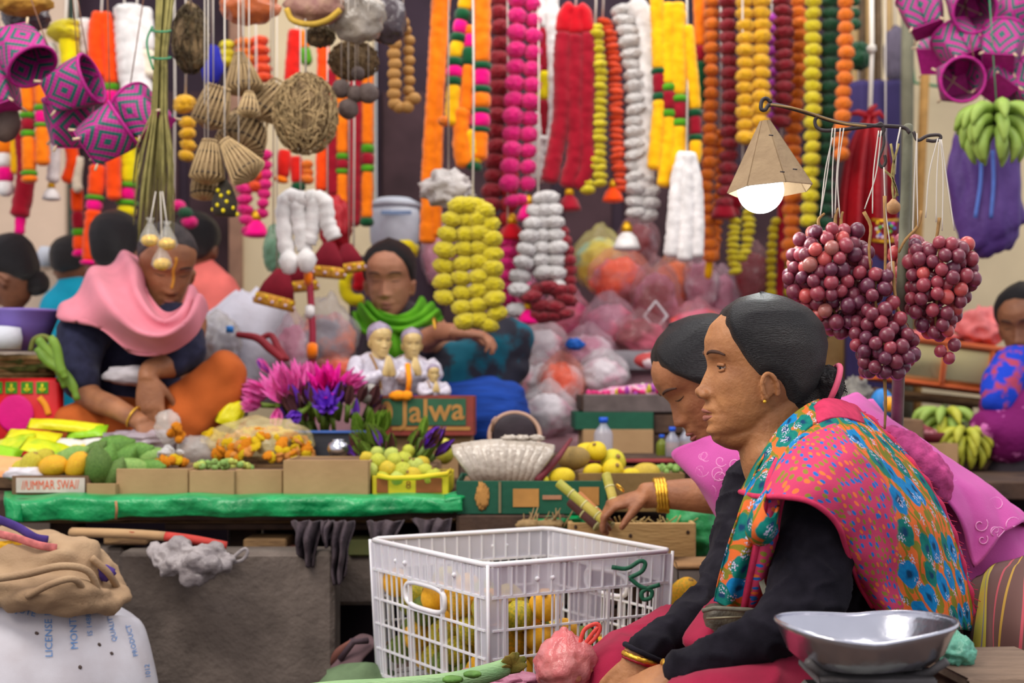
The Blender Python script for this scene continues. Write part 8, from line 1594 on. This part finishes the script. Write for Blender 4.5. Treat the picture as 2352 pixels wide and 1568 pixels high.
for x, y in ((664, 600), (704, 596)): part('wool_bulb', lathe([(0, -.04), (.018, -.034), (.032, .0), (.024, .018), (.008, .034), (0, .036)], 20, P(x, y, 4.2)), fm('wht'), st_)
M_rv = mat('dark_red_velvet', (124, 12, 34)); M_gt = mat('gold_sequin_band', (176, 110, 24), .4, .4, 90, .6, 160, metal=.4, col2=(214, 160, 60))
for i, (lab, x, y, w, ang) in enumerate((('lowest red velvet pouch with a broad gold band', 636, 672, 44, .25), ('red velvet pouch with gold band behind the white bulbs', 690, 640, 38, -.1), ('red velvet pouch with sequins under the red cloth', 752, 606, 40, .1), ('red velvet pouch beside the dark haired woman', 802, 600, 34, -.15))):
    YP = (4.42, 4.56, 4.44, 4.60)[i]; t = thing('velvet_pouch', lab, 'pouch', P(x, y+50, YP), 'red velvet pouches with gold bands'); c = P(x, y, YP); M = Matrix.Translation(c) @ Matrix.Rotation(ang, 4, 'Y') @ Matrix.Diagonal((1, .55, 1, 1)); k = PR(w, 4.45)
    part('velvet_body', xf(lathe([(0, k*1.3), (k*.35, k*1.2), (k*.8, k*.4), (k*.98, -k*.2), (k*.9, -k*.25), (0, -k*.2)], 28), M), M_rv, t); part('gold_band', xf(lathe([(k*.95, -k*.15), (k*1.04, -k*.2), (k*1.12, -k*.75), (k*1.06, -k*.8), (0, -k*.76)], 28), M), M_gt, t)
    for j in range(9): a = -2.9+j*.33; part('sequin', xf(blob((k*1.1*math.cos(a), k*1.1*math.sin(a), -k*.45+(.1*k if j % 2 else -.1*k)), (.006, .004, .006), 1, 0), M), [mat('sequin_pale', (226, 200, 220), .15, 0, 10, 0, metal=.4), mat('sequin_yellow', (250, 210, 30))][j % 2], t)
    part('hanging_string', tube([P(x, -45, 4.2), c+Vector((0, 0, k*1.25))], .002, 5), M_str, t)
tag(part('red_fabric', blob(P(772, 520, 4.7), (PR(36, 4.7), .06, PR(64, 4.7)), 4, .25, 2.4, 6, ridges=5), mat('crimson_satin', (176, 14, 30)), None), 'red cloth with orange trim right of the white tassels', 'cloth')
garland('yellow woolly loop hanging beside the green scarf', 4.9, [('tube', z(798, 620, 792, 660, 806, 686, 836, 690), 15, 0, 'yel'), ('tube', z(826, 620, 824, 650, 820, 668), 14, 0, 'red')])
tag(part('blue_fabric', blob(P(486, 150, 4.6), (PR(26, 4.6), .03, PR(48, 4.6)), 3, .15, 2, 4), mat('ultramarine_cloth', (24, 28, 150), .8, .1), None), 'ultramarine cloth hanging behind the dark root bunch', 'cloth')
part('hanging_string', tube([P(486, -45, 4.2), P(486, 108, 4.6)], .002, 5), M_str, [o for o in COL.objects if o.name == 'blue_fabric'][0])
# background white bin, cloth heap and the many filled bags
wb_ = thing('white_bin', 'white rounded plastic bin with a blue strip behind the green scarf woman', 'container', P(906, 600, 5.4))
part('bin_body', lathe([(0, 0), (.07, 0), (.092, .06), (.096, .16), (.09, .185), (0, .2)], 36, P(906, 590, 5.4)), mat('blue_white_plastic', (206, 214, 226), .4, .05), wb_); part('lid', lathe([(0, .19), (.095, .186), (.1, .2), (.06, .222), (0, .228)], 36, P(906, 590, 5.4)), mat('blue_white_plastic', (206, 214, 226)), wb_)
part('blue_strip', box(P(910, 488, 5.295), (PR(70, 5.3), .004, PR(9, 5.3))), mat('dull_blue_strip', (110, 132, 170), .5, .1), wb_)
tag(part('cupboard', box((P(910, 0, 5.5).x, 5.5, (TB+P(0, 592, 5.4).z)/2), (.32, .4, P(0, 592, 5.4).z-TB), bev=.01), M_dark, None), 'dark cupboard behind the green scarf woman', 'cupboard')
M_wc = mat('white_sheet_cloth', (196, 194, 206), .85, .06, 6, .3, 40)
tag(part('white_cloth_heap', blob(P(570, 830, 4.75), (PR(125, 4.75), .22, PR(160, 4.75)), 4, .12, 1.6, 4, ridges=5, flatz=True), M_wc, None), 'heap of white sheeting between the orange knee and the red pouches', 'cloth')
cbg = thing('plastic_bag', 'clear bag of empty bottles beside the orange knee', 'bag', P(500, 860, 4.45)); part('bag_skin', blob(P(492, 790, 4.45), (PR(60, 4.45), .08, PR(70, 4.45)), 4, .25, 3, 5), mat('clear_film', (226, 220, 214)), cbg); part('filling', blob(P(492, 800, 4.46), (PR(50, 4.45), .06, PR(60, 4.45)), 4, .4, 5, 7), mat('clear_grey_bottles', (176, 174, 190), .3, .3, 40, .5, 60, spec=.6), cbg)
part('blue_bottle_cap', lathe([(0, 0), (.012, 0), (.012, .02), (0, .022)], 14, P(528, 764, 4.36)), mat('light_blue_cap', (40, 130, 214), .4), cbg)
tag(part('red_umbrella', merge(limb([(546, 768, 4.3, 7), (590, 776, 4.28, 9), (620, 800, 4.25, 10), (650, 824, 4.22, 9)], 12), limb([(596, 778, 4.3, 6), (622, 770, 4.3, 7), (640, 800, 4.26, 8), (660, 826, 4.24, 6)], 12)), mat('dark_red_nylon', (142, 36, 48), .6, .15), None), 'folded dark red umbrella left of the decorated stick', 'umbrella')
fills = {'pink': (236, 96, 130), 'ored': (255, 84, 40), 'yel': (236, 214, 60), 'brn': (134, 34, 44), 'wht': (226, 216, 222), 'mauv': (196, 118, 146), 'ora': (252, 120, 60), 'teal': (110, 180, 180), 'mag': (214, 40, 120), 'grey': (150, 140, 150)}
def fbag(label, px, py, Y, rx, rz, c1, c2, seed, a=.30):
    t = thing('filled_bag', label, 'bag', P(px, py+rz, Y), None)
    part('bag_skin', blob(P(px, py, Y), (PR(rx, Y), PR(rx*.8, Y), PR(rz, Y)), 4, .16, 2.2, seed, ridges=9, pinch=.45), mat('film_'+c1, tuple(min(255, v*.5+120) for v in fills[c1]), .2, .12, 8, .6, 20, alpha=a, spec=.7), t)
    part('filling', blob(P(px, py+rz*.1, Y), (PR(rx*.86, Y), PR(rx*.66, Y), PR(rz*.82, Y)), 4, .2, 2.2, seed+7), mat('fill_%s_%s' % (c1, c2), fills[c1], .7, 0, 9, .5, 40, col2=fills[c2], thresh=(.42, .58)), t); return t
for a in (('yellow and turquoise flowers in a bag under the red-orange garland', 1378, 600, 5.35, 66, 70, 'yel', 'teal', 1), ('orange pink filled bag right of the white pompom garland', 1424, 640, 5.2, 74, 62, 'ored', 'mauv', 2), ('bag of dark red wool with a pale diamond print', 1506, 690, 5.1, 58, 84, 'brn', 'mauv', 3), ('bag of bright orange wool behind the dark red one', 1548, 650, 5.3, 54, 66, 'ora', 'ored', 4), ('pink bag under the white and dark red flowers', 1300, 730, 5.15, 60, 60, 'pink', 'mag', 5), ('clear pinkish bag in the middle of the bag pile', 1400, 740, 5.0, 66, 56, 'mauv', 'pink', 6), ('dark red bag low behind the bowed woman', 1470, 770, 4.95, 64, 50, 'brn', 'pink', 7), ('white and pink bag right of the teal lap shawl', 1250, 800, 4.95, 60, 56, 'wht', 'pink', 8), ('pale mauve bag in the lower bag pile', 1350, 806, 4.9, 64, 52, 'mauv', 'wht', 9), ('net bag of orange and red balls behind the round tray', 1290, 876, 4.75, 56, 58, 'ored', 'wht', 10), ('white filled bag above the petal tray', 1385, 860, 4.8, 62, 50, 'wht', 'mauv', 11), ('grey white bag left of the petal tray', 1260, 950, 4.65, 66, 62, 'wht', 'mauv', 12), ('clear pink bag beside the orange strands', 1610, 650, 5.25, 44, 66, 'mauv', 'wht', 13), ('salmon pink filled bag above the bowed woman', 1600, 752, 5.1, 76, 54, 'pink', 'ored', 14), ('clear bag with purple flowers left of the yellow garland', 1012, 590, 5.3, 44, 80, 'mauv', 'brn', 15), ('brown filled bag behind the black hair of the bowed woman', 1466, 560, 5.5, 50, 60, 'brn', 'grey', 16), ('pale bag low behind the blue skirt', 1240, 880, 4.85, 46, 60, 'wht', 'pink', 17), ('mauve bag right of the red diamond bag', 1660, 680, 5.3, 40, 60, 'mauv', 'grey', 18), ('white bag standing behind the yellow garland', 1110, 660, 5.3, 50, 70, 'wht', 'mauv', 19), ('clear bag of orange flowers behind the largest figurine', 752, 780, 4.55, 74, 84, 'grey', 'ora', 20), ('orange red film bag left of the largest figurine', 772, 850, 4.52, 48, 44, 'ored', 'ora', 21), ('pinkish clear bag behind the decorated stick', 672, 800, 4.5, 44, 72, 'mauv', 'wht', 22), ('dark red fluffy bag under the yellow strands', 1730, 630, 5.2, 46, 66, 'brn', 'brn', 23), ('magenta bag behind the white pompom garland', 1200, 690, 5.35, 50, 60, 'mag', 'pink', 24), ('orange bag behind the white tassel garland', 1556, 668, 5.55, 44, 60, 'brn', 'ora', 25)): fbag(*a)
tag(part('yellow_flower_head', blob(P(934, 575, 5.0), (PR(28, 5), .04, PR(24, 5)), 3, .2, 5, 3), fm('yel'), None), 'yellow wool flower behind the green scarf woman\'s hair', 'flower')
p0 = P(1506, 725, 4.95); part('diamond_print', tube([p0+Vector((x, 0, z_)) for x, z_ in ((0, .05), (.04, 0), (0, -.05), (-.04, 0))], .006, 6, closed=True), mat('white_film', (214, 208, 214)), [o for o in COL.objects if o.get('label', '').startswith('bag of dark red wool')][0])
tag(part('striped_spindle', blob(P(1500, 828, 4.6), (PR(44, 4.6), .04, PR(20, 4.6)), 3, .05, 2, 2), mat('red_white_wrap', (170, 60, 60), .6, 0, 8, .2, 60, col2=(214, 206, 206), thresh=(.48, .52)), None), 'red and white wrapped bundle above the petal tray', 'bundle')
tag(part('grey_tray', box(P(1450, 830, 4.9), (PR(140, 4.9), .1, PR(50, 4.9)), bev=.01), mat('grey_plastic_tray', (124, 118, 124), .5, .1), None), 'grey plastic tray behind the petal tray', 'tray')
for lab, x0, x1, yt, Y0, Y1 in (('low pink draped step under the front filled bags', 1190, 1420, 1000, 4.6, 4.84), ('middle cloth draped step under the filled bags', 1190, 1640, 850, 4.9, 5.12), ('high cloth draped step under the rear filled bags', 1100, 1760, 730, 5.2, 5.6), ('low box under the bags behind the figurines', 640, 850, 905, 4.48, 4.7)):
    zt3 = P(0, yt, (Y0+Y1)/2).z; tag(part('display_step', box(((P(x0, 0, Y0).x+P(x1, 0, Y0).x)/2, (Y0+Y1)/2, (TB+zt3)/2), (PR(x1-x0, Y0), Y1-Y0-.01, zt3-TB), bev=.02), mat('dusty_pink_drape', (168, 120, 130), .9, .15, 6, .3, 30, col2=(190, 150, 158)), None), lab, 'step')
tag(part('blue_yellow_scraps', blob(P(1320, 790, 4.7), (PR(20, 4.7), .03, PR(14, 4.7)), 3, .4, 3, 1), mat('bright_blue_scrap', (20, 90, 180), .6, .1), None), 'bright blue scrap lying on the filled bags', 'scrap')
# wall hanging calendar-like white items behind the left people
tag(part('white_jug', lathe([(0, 0), (.03, 0), (.034, .05), (.02, .08), (0, .082)], 20, P(104, 612, 5.7)), mat('pale_white_plastic', (206, 210, 220)), None), 'pale jug against the left wall behind the heads', 'jug')
tag(part('back_shelf', box((P(100, 0, 5.8).x, 5.85, (TB+P(0, 614, 5.7).z)/2), (.4, .3, P(0, 614, 5.7).z-TB)), M_wallp, None), 'low pinkish shelf block at the left wall', 'shelf')
# ---------------------------------------------------------------- tell look-alikes apart by their place
def finish_labels():
    by = {}
    for o in COL.objects:
        if o.parent is None and o.get('label') and o.get('category'): by.setdefault(o['label'], []).append(o)
    W_ = ['', 'second', 'third', 'fourth', 'fifth', 'sixth', 'seventh', 'eighth', 'ninth']
    for lab, os_ in by.items():
        n = len(os_)
        if n < 2 or n > 18: continue
        os_.sort(key=lambda o: wpos(o).x/wpos(o).y)
        for i, o in enumerate(os_):
            j = n-1-i
            o['label'] = lab+', '+('left one' if n == 2 and i == 0 else 'right one' if n == 2 else 'leftmost' if i == 0 else 'rightmost' if j == 0 else (W_[i]+' from left' if i <= j else W_[j]+' from right'))
            if not o.get('group'): o['group'] = lab
finish_labels()
